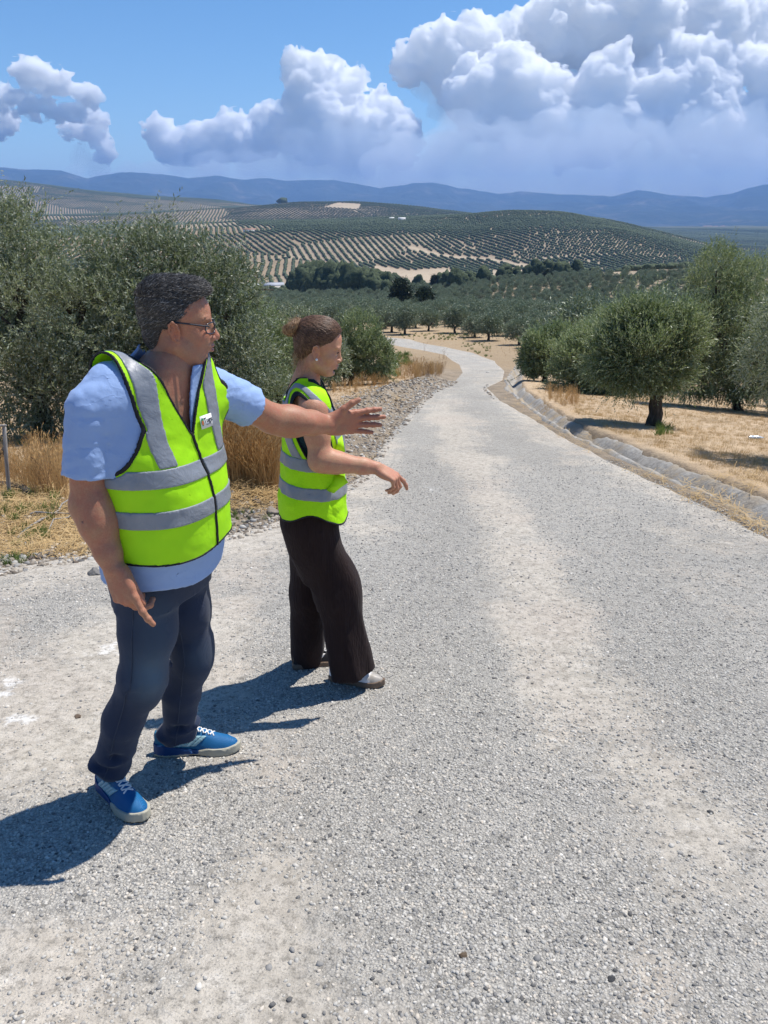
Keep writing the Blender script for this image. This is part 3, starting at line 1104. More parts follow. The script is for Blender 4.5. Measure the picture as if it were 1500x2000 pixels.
def crown_mesh(name, lobes, ntwig, seed, mat, leaf=(0.055, 0.013), per=14, twig=(0.16, 0.34), droop=0.25, shell=0.55, holes=0.12, up=0.55):
    r = np.random.default_rng(seed)
    lobes = [(np.array(c, float), np.array(s, float)) for c, s in lobes]
    w = np.array([(s[0] * s[1] + s[1] * s[2] + s[0] * s[2]) for _, s in lobes]); w /= w.sum()
    li = r.choice(len(lobes), ntwig, p=w)
    C = np.array([lobes[i][0] for i in li]); S = np.array([lobes[i][1] for i in li])
    d = r.normal(size=(ntwig, 3)); d /= np.linalg.norm(d, axis=1)[:, None]
    rad = shell + (1.02 - shell) * r.random(ntwig) ** 0.6
    p = C + d * S * rad[:, None]
    # uneven outline: push clumps in and out, open a few gaps
    k = noise3(p * 1.7, seed) + 0.5 * noise3(p * 4.1, seed + 3)
    p = p + d * S * (0.25 * k + 0.24 * noise3(p * 0.85, seed + 5))[:, None]
    keep = noise3(p * 2.6 + 11, seed + 9) > -0.62 + holes
    p, d, k = p[keep], d[keep], k[keep]
    n = len(p)
    td = d * (0.75 - 0.4 * (up - 0.55)) + np.array([0, 0, up]) + r.normal(size=(n, 3)) * 0.42
    lowm = d[:, 2] < -0.1
    td[lowm] = d[lowm] * 0.8 + np.array([0, 0, -0.35 * droop * 4]) + r.normal(size=(lowm.sum(), 3)) * 0.4
    td /= np.linalg.norm(td, axis=1)[:, None]
    tl = r.uniform(*twig, n)
    long = r.random(n) < 0.10
    tl[long] *= 1.9
    s = np.linspace(0.08, 1, per)[None, :, None]
    bend = np.cross(td, r.normal(size=(n, 3))) * 0.25
    org = p[:, None] + td[:, None] * tl[:, None, None] * s + bend[:, None] * tl[:, None, None] * s ** 2
    org = org.reshape(-1, 3)
    m = len(org)
    ldir = np.repeat(td, per, 0) + r.normal(size=(m, 3)) * (0.62 - 0.2 * (up > .6))
    ldir /= np.linalg.norm(ldir, axis=1)[:, None]
    L = leaf[0] * r.uniform(0.7, 1.25, m); W = leaf[1] * r.uniform(0.8, 1.3, m)
    V, F = leaf_quads(org, ldir, L, W, r)
    tone = np.repeat(np.clip(0.5 + 0.35 * k + 0.15 * r.normal(size=n), 0, 1), per)
    tone = np.clip(tone + 0.18 * r.normal(size=m), 0, 1)
    return mesh_from(name, V, F, mat, False, {'tone': np.repeat(tone, 4)})


def limb(a, b, r0, r1, n=7, wig=0.12, seed=0):
    r = np.random.default_rng(seed)
    t = np.linspace(0, 1, n)[:, None]
    a, b = np.array(a, float), np.array(b, float)
    L = np.linalg.norm(b - a)
    p = a * (1 - t) + b * t + r.normal(size=(n, 3)) * wig * L * np.sin(t * math.pi) * 0.5
    return p, r0 + (r1 - r0) * t[:, 0]


def trunk_mesh(name, base_r, fork, tops, seed, flare=1.25, lean=(0, 0)):
    r = np.random.default_rng(seed)
    f = np.array([lean[0], lean[1], fork])
    t = np.linspace(-0.12, 1, 9)
    pts = np.outer(t, f) + np.array([1, 1, 0]) * r.normal(size=(9, 3)) * 0.10 * base_r
    rad = base_r * (1 + (flare - 1) * np.exp(-np.clip(t, 0, 1) * 6)) * (1 - 0.25 * t)
    paths = [(pts, rad)]
    for i, tp in enumerate(tops):
        paths.append(limb(f - np.array([0, 0, 0.1 * fork]), tp, base_r * 0.62, base_r * 0.12, 8, 0.16, seed + i))
        q = np.array(tp)
        for j in range(3):
            s = r.uniform(0.35, 0.8)
            st = f * (1 - s) + q * s
            paths.append(limb(st, st + (q - f) * 0.28 + r.normal(size=3) * 0.12 * np.linalg.norm(q - f), base_r * 0.22, base_r * 0.05, 6, 0.2, seed * 7 + i * 3 + j))
    V, F = tubes(paths, 10, 0.22, seed)
    return mesh_from(name, V, F, M_BARK, True)


def tree(base, lobes, ntwig, seed, label, group=None, mat=M_LEAF, trunk_r=0.13, fork=0.7, lean=(0, 0), cat='olive tree', sunk=0.03, **kw):
    t = empty('olive_tree', (base[0], base[1], base[2] - sunk), label=label, category=cat, group=group)
    tops = [(np.array(c) - np.array([0, 0, 0.2 * s[2]])) for c, s in lobes[:5]]
    link('trunk', trunk_mesh('trunk', trunk_r, fork, tops, seed, lean=lean), t)
    c = link('crown', crown_mesh('crown', lobes, ntwig, seed, mat, **kw), t)
    return t


def wpos(u, v, base):
    """point above/beside a tree base seen at a pixel, relative to the base, in the plane facing the camera through the base"""
    p = P(u, v, base[1])
    return p - base


def lobes_px(base, lst):
    """crown lobes given as (u, v, half width px, half height px, depth offset m)"""
    out = []
    for u, v, ru, rv, dy in lst:
        p = P(u, v, base[1] + dy)
        dep = (base[1] + dy) * CP + (CAM_Z - p[2]) * SP
        out.append((p - base, (ru * dep / FPX, max(ru, rv) * 0.9 * dep / FPX, rv * dep / FPX)))
    return out


def build_near_trees():
    # big olive at the left edge, its neighbours behind the man, smaller ones down the road
    b = hit(90, 850)
    L = lobes_px(b, [(15, 480, 66, 76, 0), (60, 600, 110, 110, -.5), (20, 730, 120, 90, -.2), (165, 530, 66, 56, .3), (190, 640, 110, 110, -.4), (130, 760, 110, 70, -.3), (-90, 560, 120, 150, 0), (55, 430, 24, 34, 0), (-10, 420, 34, 36, .2)])
    tree(b, L, 8600, 1, 'big olive tree at the left edge, its crown above the sticks and wooden stake', trunk_r=0.2, fork=0.8, holes=0.28, leaf=(0.074, 0.020), twig=(0.2, 0.42))
    b = hit(330, 838)
    L = lobes_px(b, [(315, 500, 50, 40, 0), (385, 525, 70, 44, .2), (455, 560, 40, 40, .2), (300, 570, 110, 90, 0), (410, 600, 90, 90, .2), (320, 690, 120, 90, -.2), (440, 690, 90, 80, -.1), (250, 750, 100, 60, -.3), (480, 770, 70, 60, 0), (400, 790, 90, 50, 0), (310, 455, 20, 26, 0), (225, 475, 44, 26, .2)])
    tree(b, L, 8600, 2, 'olive tree standing directly behind the grey-haired man, its top above his head', trunk_r=0.2, fork=0.8, holes=0.28, leaf=(0.074, 0.020), twig=(0.2, 0.42))
    b = hit(540, 812)
    L = lobes_px(b, [(530, 690, 50, 60, 0), (560, 760, 45, 55, 0), (505, 780, 60, 40, 0), (545, 720, 50, 60, .4), (500, 640, 40, 50, .2)])
    tree(b, L, 2600, 3, 'low bushy olive between the man and the woman, behind the tall dry grass', mat=M_LEAF_YOUNG, up=0.95, trunk_r=0.10, fork=0.5, leaf=(0.075, 0.018))
    b = hit(684, 752)
    L = lobes_px(b, [(700, 655, 38, 32, 0), (720, 690, 42, 36, 0), (680, 690, 40, 34, 0), (745, 705, 26, 28, 0), (665, 700, 34, 34, .3)])
    tree(b, L, 3600, 4, 'small olive tree right of the woman\'s face, leaning over the spoil bank', trunk_r=0.10, fork=0.55, lean=(0.1, 0), leaf=(0.10, 0.026), mat=M_LEAF_YOUNG, up=0.95, twig=(0.15, 0.3))
    b = hit(620, 762)
    L = lobes_px(b, [(600, 660, 46, 50, 0), (630, 700, 50, 40, 0), (580, 700, 46, 50, 0)])
    tree(b, L, 2600, 14, 'olive tree whose crown shows around the woman\'s hair bun', trunk_r=0.12, fork=0.7, leaf=(0.10, 0.026))

    # right of the road
    b = hit(1277, 832)
    L = lobes_px(b, [(1258, 685, 62, 44, 0), (1318, 695, 44, 42, .1), (1190, 690, 36, 34, .3), (1240, 722, 46, 26, 0), (1292, 722, 50, 26, 0), (1262, 636, 40, 34, .2), (1228, 650, 34, 40, .2), (1328, 650, 34, 40, .2), (1210, 695, 28, 36, .1)])
    tree(b, L, 9500, 5, 'bushy olive tree on a thick short trunk in the stubble, nearest the ditch', trunk_r=0.125, fork=1.0, leaf=(0.080, 0.017), twig=(0.22, 0.40), droop=.08, mat=M_LEAF_YOUNG, up=0.95)
    b = hit(1158, 768)
    L = lobes_px(b, [(1150, 700, 56, 46, 0), (1115, 735, 40, 34, 0), (1180, 735, 44, 34, 0), (1165, 670, 40, 34, 0), (1200, 690, 30, 40, .2)])
    tree(b, L, 5600, 6, 'low olive whose crown hangs to the ground, left of the thick-trunked one', trunk_r=0.12, fork=0.4, leaf=(0.10, 0.023), twig=(0.22, 0.42), mat=M_LEAF_YOUNG, up=0.95)
    b = hit(1064, 746)
    L = lobes_px(b, [(1060, 690, 40, 34, 0), (1085, 670, 40, 30, .4), (1040, 700, 24, 24, 0), (1090, 700, 34, 24, 0)])
    tree(b, L, 4200, 7, 'small round olive tree with two thin stems, by the bend of the ditch', trunk_r=0.09, fork=0.9, droop=.05, leaf=(0.12, 0.03), mat=M_LEAF_YOUNG, up=0.95)
    b = hit(1218, 748)
    L = lobes_px(b, [(1205, 640, 52, 38, 0), (1165, 655, 36, 34, 0), (1240, 630, 44, 36, 0), (1200, 680, 60, 36, 0), (1275, 655, 36, 36, .3)])
    tree(b, L, 4600, 16, 'olive tree standing behind the thick-trunked one, only its crown in view', trunk_r=0.12, fork=.8, leaf=(0.12, 0.028), mat=M_LEAF_YOUNG, up=.8)
    b = hit(1120, 728)
    L = lobes_px(b, [(1120, 655, 38, 28, 0), (1150, 645, 34, 26, 0), (1090, 665, 26, 24, 0)])
    tree(b, L, 3000, 17, 'small olive crown showing above the tree with two thin stems', trunk_r=0.1, fork=.7, leaf=(0.14, 0.034), mat=M_LEAF_YOUNG, up=.8)
    b = hit(1442, 802)
    L = lobes_px(b, [(1440, 640, 90, 80, 0), (1395, 560, 50, 50, .1), (1400, 520, 28, 32, .1), (1470, 570, 60, 52, .2), (1380, 690, 70, 60, 0), (1470, 720, 76, 52, 0), (1350, 740, 44, 36, 0), (1420, 745, 60, 36, -.2), (1355, 640, 44, 52, 0), (1335, 690, 36, 40, 0), (1550, 650, 80, 90, 0)])
    tree(b, L, 11500, 8, 'largest olive at the right edge, tall with a pointed top and leaning trunk', trunk_r=0.13, fork=0.75, lean=(-0.35, 0), leaf=(0.080, 0.019), twig=(0.22, 0.42), mat=M_LEAF_YOUNG, up=0.68)
    b = hit(1430, 900); b = b + [1.35, .45, 0]; b[2] = float(ground_z(b[:1], b[1:2])[0])
    tree(b, [((0, 0, 2.0), (1.0, 1.0, .7)), ((-.4, .2, 1.6), (.7, .7, .5)), ((.5, 0, 1.7), (.8, .8, .6)), ((-.2, -.3, 2.4), (.6, .6, .5))], 3400, 10, 'olive branches entering the frame at the right edge over the shaded stubble', trunk_r=0.16, fork=1.0)
    b = hit(1520, 812)
    L = lobes_px(b, [(1540, 720, 60, 60, 0), (1580, 650, 70, 70, 0)])
    tree(b, L, 1800, 9, 'olive cut off by the right edge, only its dark thick trunk in view', trunk_r=0.2, fork=0.9, leaf=(0.10, 0.024), lean=(0.2, 0))


build_near_trees()


def mid_kinds():
    kinds = []
    for s in range(5):
        r = np.random.default_rng(50 + s)
        lobes = [((0, 0, 2.0), (1.25, 1.25, 0.95))]
        for k in range(6):
            a = k * 1.05 + r.uniform(-.4, .4)
            lobes.append(((math.cos(a) * r.uniform(.7, 1.05), math.sin(a) * r.uniform(.7, 1.05), r.uniform(1.35, 2.3)), (r.uniform(.6, .9), r.uniform(.6, .9), r.uniform(.55, .8))))
        lobes.append(((r.uniform(-.4, .4), r.uniform(-.4, .4), 2.9), (.6, .6, .5)))
        cr = crown_mesh('grove_crown', lobes, 2000, 60 + s, M_LEAF_MID, leaf=(0.17, 0.055), per=6, twig=(0.2, 0.4), shell=0.7, holes=0.02)
        tr = trunk_mesh('grove_trunk', 0.16, 0.8, [l[0] for l in lobes[1:4]], 70 + s)
        kinds.append((tr, cr))
    return kinds


def blob_kind(name, seed, sub=2, amp=0.3, squash=0.8, core=M_BLOB):
    bm = bmesh.new()
    bmesh.ops.create_icosphere(bm, subdivisions=sub, radius=1.0)
    v = np.array([x.co[:] for x in bm.verts])
    n = noise3(v * 1.6 + seed * 3.1, seed) * amp + noise3(v * 4.1 + seed, seed + 1) * amp * 0.7
    v = v * (1 + n)[:, None]
    v[:, 2] = v[:, 2] * squash + 0.72
    v[:, 2] = np.maximum(v[:, 2], 0.12)
    f = np.array([[x.index for x in p.verts] for p in bm.faces])
    bm.free()
    return mesh_from(name, v, f, core, False)


def grove_points():
    """orchard rows parcel by parcel"""
    step = 7.4
    out = []
    # nearer grove, regular plan
    a = math.radians(17)
    g = np.arange(-60, 130)
    I, J = np.meshgrid(g, g, indexing='ij')
    x = (I * math.cos(a) - J * math.sin(a)) * step; y = (I * math.sin(a) + J * math.cos(a)) * step
    x, y = x.ravel(), y.ravel()
    r = np.hypot(x, y); az = np.arctan2(x, y)
    m = (y > 10) & (np.abs(az) < 0.56) & (r > 24) & (r < 640)
    x, y = x[m], y[m]
    out.append((x, y))
    # parcels of the far hills
    for i in range(len(PX)):
        R0 = math.hypot(PX[i], PY[i])
        if R0 < 500:
            continue
        th = PROT[i]
        sx, sy = (9.2, 5.0)
        ext = 330 if R0 < 2500 else 700
        gi = np.arange(-ext / sx, ext / sx); gj = np.arange(-ext / sy, ext / sy)
        I, J = np.meshgrid(gi, gj, indexing='ij')
        X = PX[i] + I * sx * math.cos(th) - J * sy * math.sin(th)
        Y = PY[i] + I * sx * math.sin(th) + J * sy * math.cos(th)
        X, Y = X.ravel(), Y.ravel()
        r = np.hypot(X, Y); az = np.arctan2(X, Y)
        m = (r > 640) & (r < 4700) & (np.abs(az) < 0.53) & (Y > 0)
        X, Y = X[m], Y[m]
        m = parcel(X, Y) == i
        out.append((X[m], Y[m]))
    return out


def visible(x, y, z, top):
    """True where the top of a tree is not hidden by the land in front of it"""
    ok = np.ones(x.shape, bool)
    zt = z + top
    for t in np.linspace(0.2, 0.99, 36):
        ok &= ground_z(x * t, y * t, fine=False) < CAM_Z + (zt - CAM_Z) * t + 1.5
    return ok


def build_groves():
    r = np.random.default_rng(33)
    pts = grove_points()
    x = np.concatenate([p[0] for p in pts]); y = np.concatenate([p[1] for p in pts])
    R = np.hypot(x, y)
    jit = np.where(R < 640, 0.55, 0.35)
    x = x + r.normal(size=x.size) * jit; y = y + r.normal(size=x.size) * jit
    far = R > 300
    keep = np.ones(x.size, bool)
    near = ~far
    sd = road_sd(x[near], y[near])
    xn, yn, Rn = x[near], y[near], R[near]
    u = 750 + FPX * xn / (yn * CP + 0.13 * yn * SP)
    left = xn < np.interp(yn, ROAD_L[:, 1], ROAD_L[:, 0])
    k = (sd > 3.0) & ~((Rn > 45) & (Rn < 95) & (sd < 9) & ~left)
    k &= ~(left & (Rn < 112) & (u > 520))
    k &= ~(left & (Rn < 26))
    k &= ~(~left & (Rn < 35) & (u < 1360))
    k &= ~(~left & (Rn < 30))
    keep[near] = k
    keep &= ~in_bare(x, y)
    for tr in TRACKS:
        d, _ = poly_dist(x, y, tr)
        keep &= d > 7
    # gaps in the stand
    keep &= ~((R > 180) & (fbm(x / 34, y / 34, 3, 201) > 0.36) & (R < 640))
    keep &= r.random(x.size) > np.where((R > 130) & (R < 640), 0.05, 0.03)
    keep &= ~((R > 560) & (R < 700) & (np.abs(x / y - np.tan(-0.13)) < 0.02))
    x, y, R = x[keep], y[keep], R[keep]
    z = ground_z(x, y, fine=False)
    vis = visible(x, y, z, 3.5)
    x, y, z, R = x[vis], y[vis], z[vis], R[vis]
    print('grove trees', len(x))
    # the 300 nearest as single trees
    order = np.argsort(R)
    tu = 750 + FPX * x / (y * CP + (CAM_Z - z) * SP)
    order = [i for i in order if -40 < tu[i] < 1540]
    single = order[:290]
    kinds = mid_kinds()
    for n, i in enumerate(single):
        tr, cr = kinds[int(r.integers(0, 5))]
        s = r.uniform(0.98, 1.28)
        t = empty('olive_tree', (x[i], y[i], z[i] - 0.12),
                  label='grey-green olive tree among the orchard rows beyond the bend of the road',
                  category='olive tree', group='olive trees of the orchard beyond the bend')
        t.rotation_euler = (0, 0, r.uniform(0, 6.28)); t.scale = (s * 1.06, s * 1.06, s)
        link('trunk', tr, t); link('crown', cr, t)
    rest = np.setdiff1d(np.arange(len(x)), single)
    m = rest[R[rest] < 420]
    sc = r.uniform(0.9, 1.2, len(m))
    rot = np.stack([0 * sc, 0 * sc, r.uniform(0, 6.28, len(m))], 1)
    scatter('grove_beyond', np.stack([x[m], y[m], z[m] - 0.1], 1), rot, sc, r.integers(0, 5, len(m)),
            [k[1] for k in kinds], kind='stuff', label='dark olive grove on the slope across the valley floor')
    m = rest[R[rest] >= 420]
    fr = R[m]
    sc = r.uniform(0.82, 1.15, len(m))[:, None] * np.array([1.95, 1.95, 2.0]) * (1 + 0.25 * smooth((fr - 2200) / 1500))[:, None]
    rot = np.stack([0 * fr, 0 * fr, r.uniform(0, 6.28, len(m))], 1)
    bl = [blob_kind('far_olive', s, 1 if s > 1 else 2) for s in range(4)]
    idx = np.where(fr < 1500, r.integers(0, 2, len(m)), r.integers(2, 4, len(m)))
    scatter('hillside_olives', np.stack([x[m], y[m], z[m]], 1), rot, sc, idx, bl, kind='stuff', label='rows of olive trees ruled across the far hillsides')


build_groves()


# riverside wood, tall dark trees, lone trees on the ridges
def build_far_trees():
    r = np.random.default_rng(77)
    dk = NT('dark_foliage')
    n = dk.noise(dk.pos(), 0.7, 5, 0.75)
    c = dk.ramp(n, [(0.32, (0.035, 0.050, 0.028)), (0.5, (0.065, 0.085, 0.045)), (0.68, (0.11, 0.13, 0.07))])
    dk.bsdf(c, 0.85, dk.bump(n, 1.0, 0.8), spec=0.1)
    kinds = [blob_kind('wood_tree', 20 + s, 3, 0.34, 1.0, dk.m) for s in range(4)]
    pts, sc = [], []
    for _ in range(230):
        u = r.uniform(575, 760); v = r.uniform(566, 578)
        h = hit(u, v)
        pts.append(h); s = r.uniform(3.2, 6.0) * (1.25 - 0.5 * abs((u - 640) / 120)); sc.append((s, s, s * r.uniform(1.0, 1.5)))
    for _ in range(34):
        u = r.uniform(760, 1130); v = np.interp(u, [760, 900, 1000, 1130], [568, 566, 548, 541]) - r.uniform(0, 3)
        h = hit(u, v)
        pts.append(h); s = r.uniform(2.0, 4.0); sc.append((s, s, s * r.uniform(1.0, 1.6)))
    pts = np.array(pts); n = len(pts)
    scatter('riverside_wood', pts, np.stack([np.zeros(n), np.zeros(n), r.uniform(0, 6.28, n)], 1), np.array(sc), r.integers(0, 4, n), kinds,
            kind='stuff', label='dark wood along the stream at the foot of the far hill')
    for u, v, w, h, lab, grp in (
            (783, 614, 40, 64, 'taller of the two dark round-headed trees in the orchard, the left one', None),
            (828, 616, 36, 48, 'lower dark round-headed tree in the orchard, right of the tall one', None),
            (848, 566, 12, 26, 'dark narrow poplar beside the bare tan field', None),
            (742, 574, 12, 30, 'dark poplar at the right end of the riverside wood', None),
            (552, 397, 20, 11, 'dark tree on the crest of the far ridge above the orchards', None),
            (1068, 548, 16, 18, 'dark tree beside the farm track at the foot of the hill', None)):
        b = hit(u, v)
        dep = b[1] * CP + (CAM_Z - b[2]) * SP
        W, H = w * dep / FPX / 2, h * dep / FPX
        t = empty('dark_tree', (b[0], b[1], b[2] - 0.2), label=lab, category='tree')
        sd = int(u)
        near = b[1] < 420
        if near:
            lob = [((0, 0, H * .62), (W * .8, W * .8, H * .36)), ((W * .4, 0, H * .45), (W * .6, W * .6, H * .28)), ((-W * .4, 0, H * .5), (W * .55, W * .6, H * .3)), ((0, 0, H * .8), (W * .5, W * .5, H * .2))]
            link('crown', crown_mesh('crown', lob, 2600, sd, M_DARKLEAF, leaf=(0.5, 0.2), per=5, twig=(.5, 1.0), shell=0.6, holes=0.0), t)
        else:
            k = blob_kind('crown', sd, 3, 0.3, 1.0, dk.m)
            o = link('crown', k, t); o.scale = (W, W, H * 0.58)
        link('trunk', trunk_mesh('trunk', max(0.25, W * .07), H * .3, [(0, 0, H * .7)], sd), t)


M_DARKLEAF = mat_leaf('dark_leaf', (0.018, 0.027, 0.015), (0.05, 0.065, 0.032), (0.05, 0.07, 0.035), 0.1)
build_far_trees()
# ------------------------------------------------------------------ sculpting with distance fields
class Sculpt:
    """a block of space in which round shapes are blended, carved and skinned"""

    def __init__(self, lo, hi, h):
        self.lo = np.array(lo, float); self.h = h
        self.n = np.ceil((np.array(hi) - self.lo) / h).astype(int) + 1
        self.F = np.full(self.n, 1.0, np.float32)

    def box(self, lo, hi):
        i0 = np.clip(np.floor((np.array(lo) - self.lo) / self.h).astype(int), 0, self.n)
        i1 = np.clip(np.ceil((np.array(hi) - self.lo) / self.h).astype(int) + 1, 0, self.n)
        ax = [(self.lo[k] + np.arange(i0[k], i1[k]) * self.h).astype(np.float32) for k in range(3)]
        sl = tuple(slice(a, b) for a, b in zip(i0, i1))
        return sl, ax[0][:, None, None], ax[1][None, :, None], ax[2][None, None, :]

    def grid(self):
        return self.box(self.lo, self.lo + self.n * self.h)

    def put(self, sl, d, k, op):
        A = self.F[sl]
        if A.size == 0:
            return
        d = np.broadcast_to(d, A.shape)
        if op == 'add':
            if k > 0:
                h = np.clip(0.5 + 0.5 * (A - d) / k, 0, 1)
                self.F[sl] = A * (1 - h) + d * h - k * h * (1 - h)
            else:
                self.F[sl] = np.minimum(A, d)
        else:
            if k > 0:
                h = np.clip(0.5 - 0.5 * (A + d) / k, 0, 1)
                self.F[sl] = A * (1 - h) - d * h + k * h * (1 - h)
            else:
                self.F[sl] = np.maximum(A, -d)

    def ell(self, c, r, R=None, k=0.01, op='add'):
        """ellipsoid, R = 3x3 with the axes as rows"""
        c = np.array(c, float); r = np.array(r, float)
        m = r.max() * 1.25 + k + 0.02
        sl, X, Y, Z = self.box(c - m, c + m)
        x, y, z = X - c[0], Y - c[1], Z - c[2]
        if R is not None:
            a = [R[i][0] * x + R[i][1] * y + R[i][2] * z for i in range(3)]
        else:
            a = [x, y, z]
        q = np.sqrt((a[0] / r[0]) ** 2 + (a[1] / r[1]) ** 2 + (a[2] / r[2]) ** 2)
        q2 = np.sqrt((a[0] / r[0] ** 2) ** 2 + (a[1] / r[1] ** 2) ** 2 + (a[2] / r[2] ** 2) ** 2) + 1e-6
        self.put(sl, (q * (q - 1) / q2).astype(np.float32), k, op)

    def cap(self, a, b, ra, rb, k=0.01, op='add', flat=None):
        """tapered limb from a to b; flat=(axis, factor) thins it along an axis"""
        a = np.array(a, float); b = np.array(b, float)
        m = max(ra, rb) * (1.3 if flat is None else 1.6) + k + 0.02
        sl, X, Y, Z = self.box(np.minimum(a, b) - m, np.maximum(a, b) + m)
        ab = b - a; L2 = ab.dot(ab) + 1e-12
        x, y, z = X - a[0], Y - a[1], Z - a[2]
        t = np.clip((x * ab[0] + y * ab[1] + z * ab[2]) / L2, 0, 1)
        dx, dy, dz = x - t * ab[0], y - t * ab[1], z - t * ab[2]
        q = dx * dx + dy * dy + dz * dz
        if flat is not None:
            n = np.array(flat[0], float); n /= np.linalg.norm(n)
            p = dx * n[0] + dy * n[1] + dz * n[2]
            q = q + p * p * (1 / flat[1] ** 2 - 1)
        self.put(sl, (np.sqrt(q) - (ra + (rb - ra) * t)).astype(np.float32), k, op)

    def chain(self, pts, rad, k=0.01, op='add', flat=None):
        for i in range(len(pts) - 1):
            self.cap(pts[i], pts[i + 1], rad[i], rad[i + 1], k, op, flat)

    def skin(self, adapt=0.15):
        v, q = sdf_mesh(self.F, self.lo, self.h, 0.0, adapt)
        return v, q

    def wrinkle(self, amp, scale, seed, band=0.03, stretch=(1, 1, 1), ridge=False, mask=None):
        idx = np.argwhere(np.abs(self.F) < band)
        p = (idx * self.h + self.lo) * np.array(stretch) / scale
        nz = noise3(p, seed)
        if ridge:
            nz = 1 - 2 * np.abs(nz)
        nz = nz * amp
        if mask is not None:
            nz = nz * mask(idx * self.h + self.lo)
        self.F[tuple(idx.T)] += nz.astype(np.float32)


def join(parts):
    """[(v, q), ...] -> one (v, q)"""
    V, Q, b = [], [], 0
    for v, q in parts:
        V.append(v); Q.append(q + b); b += len(v)
    return np.concatenate(V), np.concatenate(Q)


class Frame:
    """front / left / up axes of a body or a head"""

    def __init__(self, o, front, up=(0, 0, 1)):
        self.o = np.array(o, float)
        up = np.array(up, float); up /= np.linalg.norm(up)
        f = np.array(front, float); f = f - up * f.dot(up); f /= np.linalg.norm(f)
        self.f, self.u = f, up
        self.l = np.cross(up, f)
        self.R = np.array([self.f, self.l, self.u])

    def w(self, p):
        return self.o + np.asarray(p, float) @ self.R

    def d(self, p):
        return np.asarray(p, float) @ self.R

    def loc(self, p):
        return (np.asarray(p) - self.o) @ self.R.T

    def split(self, X, Y, Z):
        x, y, z = X - self.o[0], Y - self.o[1], Z - self.o[2]
        return tuple((self.R[i][0] * x + self.R[i][1] * y + self.R[i][2] * z).astype(np.float32) for i in range(3))


def loft(f, l, z, tab, n=2.4):
    """tab rows: z, centre f, centre l, half front, half back, half left, half right"""
    T = np.array(tab, float).T
    cf, cl, a1, a0, b1, b0 = [np.interp(z, T[0], T[i]) for i in range(1, 7)]
    df, dl = f - cf, l - cl
    a = np.where(df > 0, a1, a0); b = np.where(dl > 0, b1, b0)
    q = ((np.abs(df) / a) ** n + (np.abs(dl) / b) ** n) ** (1 / n)
    d = (q - 1) * np.minimum(a, b) * 0.95
    zc = np.maximum(T[0][0] - z, z - T[0][-1])
    return np.maximum(d, zc).astype(np.float32)


def smin(a, b, k):
    h = np.clip(0.5 + 0.5 * (b - a) / k, 0, 1)
    return b * (1 - h) + a * h - k * h * (1 - h)


def capd(X, Y, Z, a, b, ra, rb):
    a = np.array(a, float); b = np.array(b, float); ab = b - a; L2 = ab.dot(ab) + 1e-12
    x, y, z = X - a[0], Y - a[1], Z - a[2]
    t = np.clip((x * ab[0] + y * ab[1] + z * ab[2]) / L2, 0, 1)
    return (np.sqrt((x - t * ab[0]) ** 2 + (y - t * ab[1]) ** 2 + (z - t * ab[2]) ** 2) - (ra + (rb - ra) * t)).astype(np.float32)


